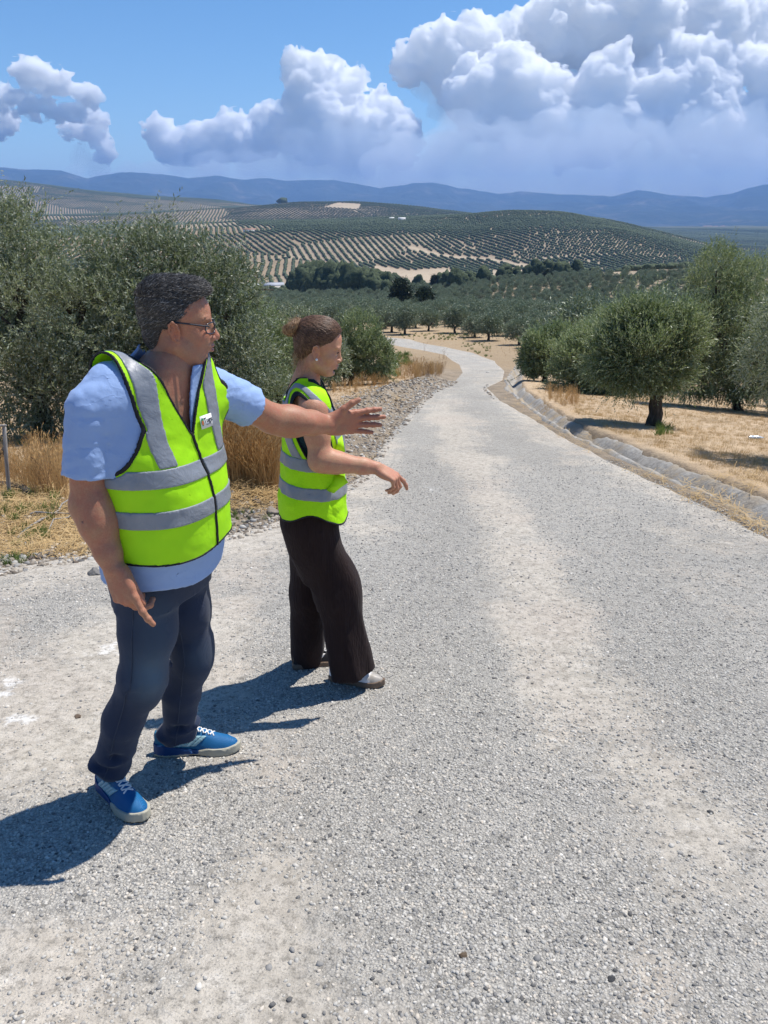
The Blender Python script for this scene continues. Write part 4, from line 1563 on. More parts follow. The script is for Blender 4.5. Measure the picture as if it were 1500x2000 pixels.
def hand(S, wrist, fwd, palm_n, thumb_side, size=1.0, curls=(0.2, 0.2, 0.25, 0.3), spread=0.06, thumb=(0.7, 0.5, 0.25), k=0.006, tcurl=0.15, bends=None):
    """five-fingered hand. fwd: wrist to knuckles, palm_n: out of the palm, thumb_side: across towards the thumb"""
    fwd = np.array(fwd, float); fwd /= np.linalg.norm(fwd)
    pn = np.array(palm_n, float); pn -= fwd * pn.dot(fwd); pn /= np.linalg.norm(pn)
    ts = np.array(thumb_side, float); ts -= fwd * ts.dot(fwd) + pn * ts.dot(pn); ts /= np.linalg.norm(ts)
    w = np.array(wrist, float); s = size
    R = np.array([fwd, ts, pn])
    # palm: metacarpals side by side
    base_x = np.array([0.028, 0.010, -0.009, -0.026]) * s
    kn = [w + fwd * (0.098 * s) + ts * 0.033 * s, w + fwd * (0.101 * s) + ts * 0.011 * s, w + fwd * (0.095 * s) - ts * 0.011 * s, w + fwd * (0.086 * s) - ts * 0.031 * s]
    for i in range(4):
        b = w + fwd * 0.012 * s + ts * base_x[i] * 0.85
        S.cap(b, kn[i], 0.0155 * s, 0.0115 * s, k=0.012 * s)
    S.ell(w + fwd * 0.052 * s + ts * 0.004 * s, (0.050 * s, 0.038 * s, 0.0145 * s), R, k=0.012 * s)
    S.ell(w + fwd * 0.035 * s - ts * 0.022 * s + pn * 0.008 * s, (0.034 * s, 0.016 * s, 0.013 * s), R, k=0.012 * s)
    lens = [(0.045, 0.026, 0.021), (0.050, 0.030, 0.022), (0.046, 0.028, 0.021), (0.035, 0.021, 0.019)]
    rad = [0.0098, 0.0100, 0.0094, 0.0082]
    angs = [spread * 1.4, spread * 0.4, -spread * 0.6, -spread * 1.8]
    tips = []
    for i in range(4):
        d = fwd * math.cos(angs[i]) + ts * math.sin(angs[i])
        c = curls[i]
        bb = bends[i] if bends else (c, c * 1.2, c * 0.8)
        p = kn[i]; ang = 0
        r0 = rad[i] * s
        pts, rr = [p], [r0 * 1.08]
        for j in range(3):
            ang += bb[j]
            dd = d * math.cos(ang) + pn * math.sin(ang)
            p = p + dd * lens[i][j] * s
            pts.append(p); rr.append(r0 * (0.98, 0.9, 0.78)[j])
        for j in range(3):
            S.cap(pts[j], pts[j + 1], rr[j], rr[j + 1], k=(0.005 if j else 0.007) * s)
            if j:
                S.ell(pts[j], (rr[j] * 1.1,) * 3, None, k=0.003 * s)
        tips.append((pts[-1], dd, r0 * 0.78))
    # thumb leaves the side of the palm near its base
    t0 = w + fwd * 0.022 * s + ts * 0.022 * s + pn * 0.006 * s
    a, o, z = thumb
    d1 = fwd * math.cos(a) + ts * math.sin(a) * math.cos(o) + pn * math.sin(a) * math.sin(o)
    t1 = t0 + d1 * 0.043 * s
    d2 = d1 * math.cos(z) + fwd * math.sin(z); d2 /= np.linalg.norm(d2)
    t2 = t1 + d2 * 0.034 * s
    d3 = d2 * math.cos(tcurl) + fwd * math.sin(tcurl); d3 /= np.linalg.norm(d3)
    t3 = t2 + d3 * 0.026 * s
    S.cap(t0, t1, 0.0165 * s, 0.0125 * s, k=0.014 * s)
    S.cap(t1, t2, 0.0122 * s, 0.0108 * s, k=0.005 * s)
    S.cap(t2, t3, 0.0110 * s, 0.0085 * s, k=0.004 * s)
    tips.append((t3, d3, 0.0085 * s))
    # web between thumb and forefinger
    S.cap(t0 + fwd * 0.012 * s, kn[0] - fwd * 0.03 * s, 0.012 * s, 0.009 * s, k=0.012 * s)
    return kn, tips


def head_sculpt(F, s=1.0, h=0.002, male=True):
    """head, face, ears and neck in the head frame F (origin between the ears at eye level)"""
    S = Sculpt(F.o - 0.30 * s, F.o + np.array([0.2, 0.2, 0.19]) * s, h)
    W, R = (lambda *p: F.w(np.array(p) * s)), F.R
    e = lambda c, r, k=0.012, op='add': S.ell(W(*c), np.array(r) * s, R, k * s, op)
    cp = lambda a, b, ra, rb, k=0.01, op='add': S.cap(W(*a), W(*b), ra * s, rb * s, k * s, op)
    jw = 1.0 if male else 0.88
    e((-.014, 0, .040), (.098, .076, .088))
    e((.022, 0, .030), (.072, .064, .072), .03)
    e((.028, 0, -.030), (.064, .060 * jw, .070), .03)
    e((.020, 0, -.070), (.062, .056 * jw, .042), .03)
    e((.066 if male else .071, 0, -.098), (.022, .024, .018), .025)
    for q in (-1, 1):
        e((.056, q * .037, -.030), (.028, .026, .026), .02)
        e((.078, q * .026, .021), (.013, .026, .008 if male else .006), .014)
        cp((-.005, q * .062 * jw, -.055), (.050, q * .028, -.094), .016, .018, .03)       # jaw line
        e((.092, q * .032, -.003), (.018, .019, .013), .012, 'sub')
        e((.074, q * .032, -.003), (.0145, .0165, .0125), .004)                          # closed volume of lids and ball
        cp((.082, q * .020, .007), (.078, q * .045, .006), .0035, .003, .004)           # upper lid fold
        cp((.084, q * .018, .020), (.076, q * .046, .023), .0045, .003, .006)            # brow
    # nose
    nt = 0.0 if male else -.0055
    cp((.084, 0, .012), (.107 + nt, 0, -.030), .0085 + nt * .25, .0110 + nt * .3, .012)
    e((.108 + nt, 0, -.036), (.0125, .0115 + nt * .3, .0105), .006)
    for q in (-1, 1):
        e((.098, q * .0125, -.040), (.011, .0078, .0085), .005)
        e((.101, q * .0070, -.0485), (.0050, .0034, .0050), .002, 'sub')
    # mouth
    e((.078, 0, -.062), (.020, .028, .018), .016)
    e((.0945, 0, -.0625), (.0080, .021, .0052), .005)
    e((.0925, 0, -.0760), (.0085, .019, .0060), .005)
    if male:
        e((.100, 0, -.0692), (.016, .016, .0034), .002, 'sub')
        e((.088, 0, -.078), (.010, .016, .007), .006)
    else:
        e((.100, 0, -.0692), (.012, .019, .0013), .0015, 'sub')
    e((.083, 0, -.087), (.012, .020, .006), .012, 'sub')
    # neck
    if male:
        cp((-.020, 0, -.055), (-.060, 0, -.205), .062, .072, .03)
        e((.018, 0, -.108), (.050, .044, .024), .03)
        e((-.010, 0, -.13), (.050, .045, .05), .03)
    else:
        cp((-.022, 0, -.050), (-.050, 0, -.215), .047, .050, .03)
    # ears
    for q in (-1, 1):
        E = Frame(W(-.004, q * .0785 * (1 if male else .97), -.012), F.d((1, q * 0.35, 0)), F.d((-0.18, q * 0.12, 1)))
        o = lambda a, b, c: E.w(np.array((a, b * q, c)) * s)
        S.ell(o(-.002, -.002, .002), np.array((.0175, .0065, .0300)) * s, E.R, .005 * s)
        S.chain([o(.012, .002, .004), o(.012, .004, .020), o(.002, .006, .031), o(-.011, .006, .024), o(-.016, .005, .006), o(-.010, .004, -.016), o(.000, .002, -.028)],
                [.0030 * s, .0032 * s, .0034 * s, .0034 * s, .0032 * s, .0034 * s, .0055 * s], .003 * s)
        S.ell(o(.002, .007, .014), np.array((.0080, .0055, .0120)) * s, E.R, .004 * s, 'sub')
        S.ell(o(.003, .008, -.006), np.array((.0085, .0075, .0105)) * s, E.R, .004 * s, 'sub')
        S.chain([o(-.004, .005, .012), o(-.008, .005, .000), o(-.004, .005, -.014)], [.0022 * s, .0025 * s, .0022 * s], .003 * s)
    S.wrinkle(0.0006, 0.010, 5, 0.012)
    return S


def tube_mesh(name, paths, mat, sides=8, smooth_shade=True):
    V, F = tubes(paths, sides)
    return mesh_from(name, V, F, mat, smooth_shade)


def hair_curves(name, roots, dirs, lengths, mat, parent, r0=0.0006, n=5, curl=None, seed=0):
    """thin ribbons of hair as a curves object"""
    m = len(roots)
    r = np.random.default_rng(seed)
    c = bpy.data.hair_curves.new(name)
    c.add_curves([n] * m)
    t = np.linspace(0, 1, n)[None, :, None]
    p = roots[:, None] + dirs[:, None] * lengths[:, None, None] * t
    if curl is not None:
        p = p + curl[:, None] * lengths[:, None, None] * t ** 2
    c.position_data.foreach_set('vector', p.astype(np.float32).ravel())
    a = c.attributes.get('radius') or c.attributes.new('radius', 'FLOAT', 'POINT')
    rad = (r0 * (1 - 0.75 * t[..., 0]) * r.uniform(0.7, 1.3, (m, 1))).astype(np.float32)
    a.data.foreach_set('value', rad.ravel())
    c.materials.append(mat)
    return link(name, c, parent)
# ------------------------------------------------------------------ skin, hair and cloth materials
def mat_skin(name, base, red, stub=None):
    t = NT(name)
    p = t.objc()
    n = t.noise(p, 26, 6, 0.7)
    c = t.mix(t.ramp(n, [(0.35, 0.0), (0.65, 0.85)]), base, red)
    c = t.mix(t.ramp(t.noise(p, 60, 5, 0.7), [(0.5, 0.0), (0.7, 0.35)]), c, tuple(min(1, v * 1.35) for v in base))
    c = t.mix(t.ramp(t.noise(p, 240, 2, 0.6), [(0.35, 0.25), (0.5, 0.0)]), c, t.mix(1.0, c, (0.72, 0.66, 0.62), 'MULTIPLY'))
    c = t.mix(t.attr('blush', 'Fac'), c, red)
    if stub:
        c = t.mix(t.math('MULTIPLY', t.attr('beard', 'Fac'), t.ramp(t.noise(p, 420, 2, 0.8), [(0.35, 0.25), (0.62, 1.0)])), c, stub)
    c = t.mix(t.attr('lips', 'Fac'), c, (0.42, 0.17, 0.14))
    t.bsdf(c, 0.48, t.bump(t.noise(p, 240, 5, 0.7), 0.6, 0.0016, t.bump(t.noise(p, 45, 4, 0.6), 0.35, 0.004)), spec=0.35, Subsurface_Weight=0.12, Subsurface_Radius=(0.9, 0.35, 0.2), Subsurface_Scale=0.008)
    return t.m


def cloth_mat(name, col, rough=0.85, weave=900, fold=14, var=0.1, sheen=0.1, bumpd=0.0008, trans=0.0, fb=0.4):
    t = NT(name)
    p = t.objc()
    n = t.noise(p, fold, 4, 0.55)
    c = t.mix(n, tuple(v * (1 - var) for v in col), tuple(min(1, v * (1 + var)) for v in col))
    b1 = t.bump(t.noise(p, fold * 1.3, 5, 0.6, dist=0.3), fb, 0.008)
    cr = t.math('ABSOLUTE', t.math('SUBTRACT', t.noise(t.mapping(p, (1, 1, 1.6)), 9, 3, 0.5, dist=0.4), 0.5))
    b1 = t.bump(t.ramp(cr, [(0.0, 1.0), (0.035, 0.35), (0.12, 0.0)]), 0.13, 0.005, b1)
    b2 = t.bump(t.noise(p, weave, 2), 0.4, bumpd, b1)
    bs = t.bsdf(c, rough, b2, spec=0.2, Sheen_Weight=sheen)
    if trans:
        t.translucent(bs, c, trans)
    return t.m


M_SKIN_M = mat_skin('skin_tanned', (0.40, 0.205, 0.12), (0.42, 0.155, 0.095), (0.22, 0.17, 0.14))
M_SKIN_W = mat_skin('skin_light', (0.52, 0.29, 0.175), (0.50, 0.21, 0.135))
M_SHIRT = cloth_mat('blue_shirt_cloth', (0.33, 0.47, 0.76), fold=16, fb=0.2, var=0.06, trans=0.12)


def mat_vest():
    t = NT('fluorescent_vest_cloth')
    p = t.objc()
    n = t.noise(p, 9, 4)
    c = t.mix(n, (0.44, 0.95, 0.010), (0.56, 1.0, 0.014))
    b1 = t.bump(t.noise(p, 10, 3, 0.5, dist=0.4), 0.3, 0.015)
    b2 = t.bump(t.noise(p, 700, 2), 0.3, 0.0008, b1)
    bs = t.bsdf(c, 0.6, b2, spec=0.3)
    # fluorescent dye: gives back more visible light than falls on it in the green
    t.translucent(bs, (0.55, 1.0, 0.02), 0.22)
    return t.m


def mat_vest_mesh():
    t = NT('fluorescent_mesh_cloth')
    p = t.objc()
    v = t.voro(t.mapping(p, (1, 1, 0.7)), 420)
    hole = t.ramp(v, [(0.18, 1.0), (0.34, 0.0)])
    c = t.mix(hole, (0.50, 0.98, 0.012), (0.33, 0.70, 0.01))
    b1 = t.bump(t.noise(p, 12, 4, 0.55, dist=0.8), 0.5, 0.015)
    bs = t.bsdf(c, 0.7, b1, spec=0.2)
    t.translucent(bs, (0.5, 1.0, 0.02), 0.15)
    return t.m


def mat_stripe():
    t = NT('reflective_tape')
    p = t.objc()
    n = t.noise(p, 25, 4)
    c = t.mix(n, (0.20, 0.22, 0.25), (0.28, 0.30, 0.335))
    b = t.bump(t.noise(p, 18, 4, 0.6, dist=0.5), 0.5, 0.01)
    t.bsdf(c, 0.42, b, spec=0.35)
    return t.m


def mat_denim():
    t = NT('dark_denim')
    p = t.objc()
    n = t.noise(p, 5, 4)
    fade = t.attr('fade', 'Fac')
    tw = t.n('ShaderNodeTexWave'); t.l(t.mapping(p, (1, 1, 1), (0, 0, 0.6)), tw.inputs['Vector']); tw.inputs['Scale'].default_value = 330; tw.inputs['Distortion'].default_value = 1.5
    c = t.mix(n, (0.008, 0.015, 0.040), (0.016, 0.028, 0.066))
    c = t.mix(t.math('MULTIPLY', fade, 0.8), c, (0.10, 0.16, 0.22))
    c = t.mix(t.math('MULTIPLY', tw.outputs['Fac'], 0.25), c, (0.06, 0.08, 0.12))
    c = t.mix(t.attr('seam', 'Fac'), c, (0.012, 0.016, 0.03))
    b1 = t.bump(t.noise(p, 9, 4, 0.5, dist=0.3), 0.3, 0.01)
    t.bsdf(c, 0.85, t.bump(t.noise(p, 600, 2), 0.4, 0.0008, b1), spec=0.2, Sheen_Weight=0.15)
    return t.m


def mat_cord():
    t = NT('brown_ribbed_cloth')
    p = t.objc()
    w = t.noise(t.mapping(p, (170, 170, 6)), 1.0, 2)
    c = t.mix(w, (0.016, 0.009, 0.009), (0.034, 0.022, 0.021))
    b1 = t.bump(t.noise(t.mapping(p, (9, 9, 2.5)), 1.0, 4, dist=0.4), 0.7, 0.02)
    t.bsdf(c, 0.95, t.bump(w, 0.9, 0.003, b1), spec=0.1, Sheen_Weight=0.06)
    return t.m


M_VEST, M_VESTMESH, M_STRIPE, M_DENIM, M_CORD = mat_vest(), mat_vest_mesh(), mat_stripe(), mat_denim(), mat_cord()
M_BLACK = simple_mat('black_binding', (0.012, 0.012, 0.014), 0.6)
M_BLACKPL = simple_mat('dark_plastic', (0.015, 0.018, 0.03), 0.25, spec=0.6)
M_WHITE = simple_mat('white_cord', (0.75, 0.74, 0.72), 0.8)
M_EYE = simple_mat('eye_white', (0.62, 0.58, 0.54), 0.2, spec=0.5)
M_IRIS = simple_mat('iris_brown', (0.06, 0.035, 0.02), 0.15, spec=0.6)


def mat_hair(name, cols, streak=60):
    t = NT(name)
    p = t.objc()
    oi = t.n('ShaderNodeHairInfo').outputs['Random']
    c = t.ramp(t.math('ADD', t.math('MULTIPLY', oi, 0.75), t.math('MULTIPLY', t.noise(p, streak, 3), 0.25)), cols)
    t.bsdf(c, 0.45, spec=0.45)
    return t.m


def mat_hairbase(name, a, b, sc=(60, 60, 60)):
    t = NT(name)
    p = t.objc()
    n = t.noise(t.mapping(p, sc), 2.0, 5, 0.7)
    t.bsdf(t.mix(t.ramp(n, [(0.3, 0.0), (0.7, 1.0)]), a, b), 0.6, t.bump(n, 1.0, 0.004), spec=0.3)
    return t.m


M_HAIR_M = mat_hair('greying_hair', [(0.0, (0.02, 0.018, 0.017)), (0.45, (0.055, 0.05, 0.046)), (0.75, (0.16, 0.15, 0.14)), (1.0, (0.60, 0.57, 0.54))])
M_HAIRB_M = mat_hairbase('greying_hair_base', (0.02, 0.018, 0.018), (0.07, 0.066, 0.062))
M_HAIR_W = mat_hair('brown_hair', [(0.0, (0.040, 0.020, 0.012)), (0.5, (0.13, 0.066, 0.036)), (0.85, (0.27, 0.145, 0.08)), (1.0, (0.42, 0.25, 0.14))])
M_HAIRB_W = mat_hairbase('brown_hair_base', (0.040, 0.021, 0.013), (0.11, 0.060, 0.034))
M_HAIR_BUN = mat_hair('blond_ended_hair', [(0.0, (0.13, 0.065, 0.03)), (0.5, (0.34, 0.20, 0.10)), (1.0, (0.66, 0.47, 0.27))])
M_HAIRB_BUN = mat_hairbase('blond_ended_hair_base', (0.09, 0.045, 0.025), (0.33, 0.20, 0.10))


def normals_of(F, lo, h, p):
    i = np.clip(np.round((p - lo) / h).astype(int), 1, np.array(F.shape) - 2)
    g = np.stack([F[i[:, 0] + 1, i[:, 1], i[:, 2]] - F[i[:, 0] - 1, i[:, 1], i[:, 2]],
                  F[i[:, 0], i[:, 1] + 1, i[:, 2]] - F[i[:, 0], i[:, 1] - 1, i[:, 2]],
                  F[i[:, 0], i[:, 1], i[:, 2] + 1] - F[i[:, 0], i[:, 1], i[:, 2] - 1]], 1)
    return g / (np.linalg.norm(g, axis=1)[:, None] + 1e-9)


def put_mesh(name, vq, mat, parent, attrs=None, **kw):
    v, q = vq
    o = link(name, mesh_from(name, v, q, mat, True, attrs), parent, **kw)
    return o


def eyeballs(F, s, parent, x=.0735, r=.0148):
    for q in (-1, 1):
        e = None
        for nm, xx, rr, mt in (('eye', x, r, M_EYE), ('iris', x + .0092, .0068, M_IRIS)):
            bm = bmesh.new()
            bmesh.ops.create_uvsphere(bm, u_segments=20, v_segments=12, radius=rr * s, matrix=mathutils.Matrix.Translation(F.w(np.array((xx, q * .032, -.004)) * s)))
            me = bpy.data.meshes.new(nm); bm.to_mesh(me); bm.free()
            me.polygons.foreach_set('use_smooth', [True] * len(me.polygons))
            me.materials.append(mt)
            o = link(nm, me, e or parent)
            e = e or o


def shoe(parent, toe, heel, ground_fn, name, mats, length, roll=0.0, label=None, style='runner', side=1):
    """a shoe whose sole runs from heel to toe on the ground; returns its object"""
    toe = np.array(toe, float); heel = np.array(heel, float)
    d = toe - heel
    mid = heel
    up = np.array([0, 0, 1.0]) + 0.0 * d
    slope = np.array([0, 0.145, 1.0]); slope /= np.linalg.norm(slope)
    F = Frame(mid, d, slope)
    L = length
    S = Sculpt(F.o - np.array([L * 1.15] * 3), F.o + np.array([L * 1.15] * 3), 0.0032)
    f, l, u = F.split(*S.grid()[1:])
    x = f / L
    # outline of the sole, wider at the ball
    hw = np.interp(x, [-0.02, 0.03, 0.12, 0.3, 0.45, 0.68, 0.85, 0.95, 1.0], [0.012, 0.022, 0.031, 0.031, 0.030, 0.043, 0.040, 0.026, 0.008]) * (L / 0.29)
    cl = np.interp(x, [0, 0.5, 1.0], [0, 0.004, -0.006]) * side
    endc = np.maximum(-0.005 - f, f - L)
    spring = 0.014 * np.clip((x - 0.7) / 0.3, 0, 1) ** 2
    th = 0.026 if style == 'runner' else 0.024
    sole_top = np.interp(x, [0, 0.35, 0.5, 0.62, 1.0], [th * 1.35, th * 1.1, th * 0.75, th * 1.15, th * 1.0]) if style == 'runner' else np.full_like(x, th)
    arch = 0.006 * np.exp(-((x - 0.45) / 0.1) ** 2) * (style == 'runner')
    dside = np.abs(l - cl) - hw
    sole = np.maximum(np.maximum(dside, endc), np.maximum(u - sole_top - spring, (0.0 + arch + spring * 0.7) - u))
    S.F = sole.astype(np.float32) - 0.0015
    sv = S.skin()
    o = link(name, None, parent)
    if label:
        o['label'] = label
    # upper
    top = np.interp(x, [-0.03, 0.0, 0.1, 0.22, 0.33, 0.5, 0.7, 0.86, 0.95, 1.0], [0.080, 0.094, 0.102, 0.106, 0.116, 0.100, 0.076, 0.063, 0.050, 0.026])
    if style != 'runner':
        top = top * 0.88
    hwu = hw - 0.003
    prof = np.clip(u / top, 0, 1.2)
    wid = hwu * np.sqrt(np.clip(1.0 - prof ** 2.6, 0.0, 1)) + 0.0005
    wid = np.where(x < 0.34, np.maximum(wid, hwu * (1.02 - 0.25 * prof)), wid)
    up_d = np.maximum(np.maximum((np.abs(l - cl) - wid) * 0.8, endc + 0.002), np.maximum(u - top, 0.010 - u))
    S.F = up_d.astype(np.float32)
    upper = S.F.copy()
    uv = S.skin()
    put_mesh('sole', sv, mats['sole'], o)
    loc = F.loc(uv[0])
    put_mesh('upper', uv, mats['upper'], o, {'heel': (1 - smooth((loc[:, 0] / L - 0.30) / 0.35)) * 1.0, 'toe': smooth((loc[:, 0] / L - 0.74) / 0.04)})
    if style == 'runner':
        # heel counter wraps up over the back half
        S.F = np.maximum(np.abs(up_d - 0.0015) - 0.0025, np.maximum(x * L - 0.52 * L, u - (0.052 - 0.055 * x))).astype(np.float32)
        put_mesh('heel_counter', S.skin(), mats['counter'], o)
        for q in (-1, 1):
            for j in range(5):
                c = 0.24 + 0.062 * j
                dd = np.abs((x - c) - (u - 0.05) * 3.6) * L * 0.27 - 0.0028
                m = np.maximum(np.abs(up_d - 0.001) - 0.0026, np.maximum(dd, np.maximum(0.040 - u, u - (0.078 if j else .072))))
                m = np.maximum(m, -l * q + 0.004)
                S.F = m.astype(np.float32)
                v, qd = S.skin()
                if len(v) > 10:
                    put_mesh('side_stripe', (v, qd), mats['stripe'], o)
    else:
        for j in range(3):
            c = 0.33 + 0.075 * j
            dd = np.abs((x - c) - (u - 0.05) * 3.4) * L * 0.27 - 0.0034
            m = np.maximum(np.abs(up_d - 0.001) - 0.0026, np.maximum(dd, np.maximum(0.026 - u, u - 0.066)))
            m = np.maximum(m, l * 1.0 + 0.004)
            S.F = m.astype(np.float32)
            v, qd = S.skin()
            if len(v) > 10:
                put_mesh('side_stripe', (v, qd), mats['stripe'], o)
    # laces across the throat
    paths = []
    rows = 6

    def throat(xx, ll):
        tp = np.interp(xx, [0.33, 0.5, 0.7, 0.86], [0.116, 0.100, 0.076, 0.063]) * (1 if style == 'runner' else .88)
        return F.w((xx * L, ll, tp - 0.35 * abs(ll) - 0.001 + 0.004))
    for j in range(rows):
        x0 = 0.36 + 0.058 * j
        for q in (-1, 1):
            a, b = throat(x0, -0.017 * q), throat(x0 + 0.045, 0.017 * q)
            m_ = (a + b) / 2 + F.u * 0.004
            paths.append((np.array([a, m_, b]), np.full(3, 0.0030)))
    r = np.random.default_rng(3)
    knot = throat(0.35, 0)
    for q in (-1, 1):
        for k in range(2):
            t = np.linspace(0, math.pi, 9)
            loop = knot + np.outer(np.sin(t) * 0.036, F.d((0.3 - .5 * k, q * 0.8, 0.35 + .3 * k))) + np.outer((1 - np.cos(t)) * 0.010, F.d((0.9, 0, -0.5)))
            paths.append((loop, np.full(9, 0.0027)))
        e = knot + np.outer(np.linspace(0, 1, 5), F.d((0.035, q * 0.03, 0.0))) + np.outer(np.linspace(0, 1, 5) ** 2, F.d((0.0, 0.012 * q, -0.02)))
        paths.append((e, np.full(5, 0.0027)))
    V, Q = tubes(paths, 6)
    link('laces', mesh_from('laces', V, Q, mats['lace'], True), o)
    return o, F


def clean_region(*ds):
    m = ds[0]
    for d in ds[1:]:
        m = np.maximum(m, d)
    return m.astype(np.float32)
# ------------------------------------------------------------------ the man
def build_man():
    root = empty('person', (-0.83, 2.30, -0.333), category='person',
                 label='grey-haired man in glasses, jeans and green safety vest over blue shirt, pointing right')
    BASE = np.array(root.location)
    o0 = np.zeros(3)

    def add(name, vq, mat, attrs=None, parent=None, **kw):
        v, q = vq
        return put_mesh(name, (v, q), mat, parent or root, attrs, **kw)
    A = math.radians(20)
    z0 = -0.325
    T = Frame((-0.705, 2.25, z0), (math.cos(A), -math.sin(A), 0))

    def tsplit(Sx):
        f_, l_, z_ = T.split(*Sx.grid()[1:])
        th = math.radians(15) * smooth((z_ - 1.12) / .34)
        c_, s_ = np.cos(th), np.sin(th)
        return (f_ * c_ - l_ * s_).astype(np.float32), (f_ * s_ + l_ * c_).astype(np.float32), z_ + 0 * f_
    # ---- head
    s = 0.96
    H = Frame(P(349, 634, 2.28), (math.cos(math.radians(9)), math.sin(math.radians(9)), -0.03), (0.02, 0, 1))
    HS = head_sculpt(H, s, 0.0021, True)
    hv, hq = HS.skin(.02)
    body = [(hv, hq)]
    # ---- near arm, hanging
    sh_n = P(173, 793, 2.09); el_n = P(176, 985, 2.06); wr_n = P(222, 1108, 2.01)
    S = Sculpt(np.minimum(sh_n, wr_n) - [0.16, 0.16, 0.24], np.maximum(sh_n, wr_n) + [0.20, 0.14, 0.10], 0.0026)
    S.chain([sh_n * .6 + el_n * .4, (sh_n + el_n) / 2 + [-.004, 0, 0], el_n], [0.050, 0.054, 0.051], 0.02)
    fm = el_n * 0.68 + wr_n * 0.32
    S.chain([el_n, fm, el_n * 0.25 + wr_n * 0.75, wr_n], [0.049, 0.050, 0.037, 0.031], 0.02, flat=None)
    S.ell(fm + [0.012, 0, 0.02], (0.045, 0.048, 0.085), None, 0.03)
    S.ell(el_n + [-0.018, 0.0, -0.008], (0.034, 0.034, 0.04), None, 0.03)
    fw = P(243, 1162, 1.985) - wr_n
    hand(S, wr_n, fw, (0.35, 0.93, 0.0), (0.80, -0.45, 0.2), size=1.04, curls=(.2, .5, .5, .5), spread=0.05,
         bends=[(0.10, 0.20, 0.15), (0.75, 0.9, 0.5), (0.85, 1.0, 0.6), (0.9, 1.0, 0.6)], thumb=(0.22, 1.2, 0.15), tcurl=0.2)
    body.append(S.skin(.03))
    # ---- far arm, held out to the right
    sh_f = P(424, 762, 2.38); el_f = P(532, 818, 2.55); wr_f = P(640, 829, 2.68)
    S = Sculpt(np.minimum(sh_f, wr_f) - [0.13, 0.13, 0.16], np.maximum(sh_f, wr_f) + [0.30, 0.16, 0.16], 0.0026)
    S.chain([sh_f * .7 + el_f * .3, (sh_f + el_f) / 2, el_f], [0.050, 0.053, 0.049], 0.02)
    fm = el_f * 0.7 + wr_f * 0.3
    S.chain([el_f, fm, el_f * 0.3 + wr_f * 0.7, wr_f], [0.049, 0.051, 0.042, 0.0345], 0.02)
    S.ell(fm + [0, 0, -0.008], (0.09, 0.042, 0.045), None, 0.03)
    hd = P(738, 820, 2.76) - wr_f
    hand(S, wr_f, hd, (0.10, -0.95, -0.1), (0.05, 0.0, 1.0), size=1.06, spread=0.055,
         bends=[(-0.02, 0.10, 0.05), (0.04, 0.12, 0.08), (0.08, 0.12, 0.08), (0.10, 0.14, 0.1)], thumb=(0.80, 0.12, 0.30), tcurl=0.45)
    body.append(S.skin(.03))
    # ---- chest seen in the open collar
    S = Sculpt(T.w((-0.25, -0.25, 1.20)) - .12, T.w((0.25, 0.25, 1.60)) + .12, 0.006)
    X, Y, Z = S.grid()[1:]
    f, l, z = tsplit(S)
    S.F = loft(f, l, z, [(1.20, 0.02, 0, .12, .12, .16, .16), (1.36, .01, .02, .130, .12, .16, .16), (1.46, 0.03, .04, .102, .10, .14, .14), (1.53, .048, .056, .080, .085, .095, .105), (1.565, .055, .063, .060, .068, .062, .068), (1.60, .06, .068, .02, .02, .02, .02)])
    body.append(S.skin(.03))
    bv, bq = join(body)
    hl = H.loc(bv) / s
    isface = (np.abs(hl[:, 1]) < .1) & (hl[:, 2] > -.14) & (hl[:, 0] > -.1) & (np.linalg.norm(hl, axis=1) < .2)
    beard = isface * smooth((hl[:, 0] + .0) / .03) * (1 - smooth((hl[:, 2] + .045) / .025)) * (hl[:, 2] > -.125)
    beard = np.maximum(beard * 0.32, isface * np.exp(-((hl[:, 0] - .075) / .02) ** 2 - ((hl[:, 2] + .095) / .018) ** 2) * .7)
    beard = np.maximum(beard, isface * 0.7 * np.exp(-((hl[:, 0] - .09) / .02) ** 2 - ((hl[:, 2] + .055) / .006) ** 2))
    lips = isface * (np.exp(-((hl[:, 2] + .062) / .004) ** 2) + np.exp(-((hl[:, 2] + .0765) / .005) ** 2)) * (hl[:, 0] > .086) * (np.abs(hl[:, 1]) < .022)
    handm = np.exp(-(np.linalg.norm(bv - (wr_f + hd * 0.75), axis=1) / .10) ** 2) * 0.7
    blush = np.clip(isface * (.7 * np.exp(-(np.linalg.norm(hl - [.065, -.04, -.03], axis=1) / .03) ** 2) + .7 * np.exp(-(np.linalg.norm(hl - [.11, 0, -.035], axis=1) / .02) ** 2) + 0.7 * np.exp(-(np.linalg.norm(hl - [-.004, -.08, -.012], axis=1) / .03) ** 2)) + handm, 0, 1)
    add('body', (bv, bq), M_SKIN_M, {'beard': beard, 'lips': np.clip(lips, 0, .7), 'blush': blush})
    eyeballs(H, s, root)

    # ---- hair
    S = Sculpt(H.o - 0.16 * s, H.o + 0.21 * s, 0.003)
    X, Y, Z = S.grid()[1:]
    f, l, z = [a / s for a in H.split(X, Y, Z)]
    S.ell(H.w(np.array((-.018, 0, .048)) * s), np.array((.098, .083, .088)) * s, H.R, 0)
    S.ell(H.w(np.array((.028, 0, .100)) * s), np.array((.068, .066, .040)) * s, H.R, 0.02)
    S.ell(H.w(np.array((-.040, 0, .078)) * s), np.array((.073, .073, .060)) * s, H.R, 0.02)
    S.ell(H.w(np.array((-.070, 0, -.010)) * s), np.array((.038, .060, .072)) * s, H.R, 0.02)
    zl = np.interp(f, [-.12, -.075, -.050, -.030, -.016, -.006, .012, .022, .045, .062, .085, .12], [-.082, -.080, -.070, -.045, .012, .018, -.004, .020, .040, .080, .088, .086]).astype(np.float32)
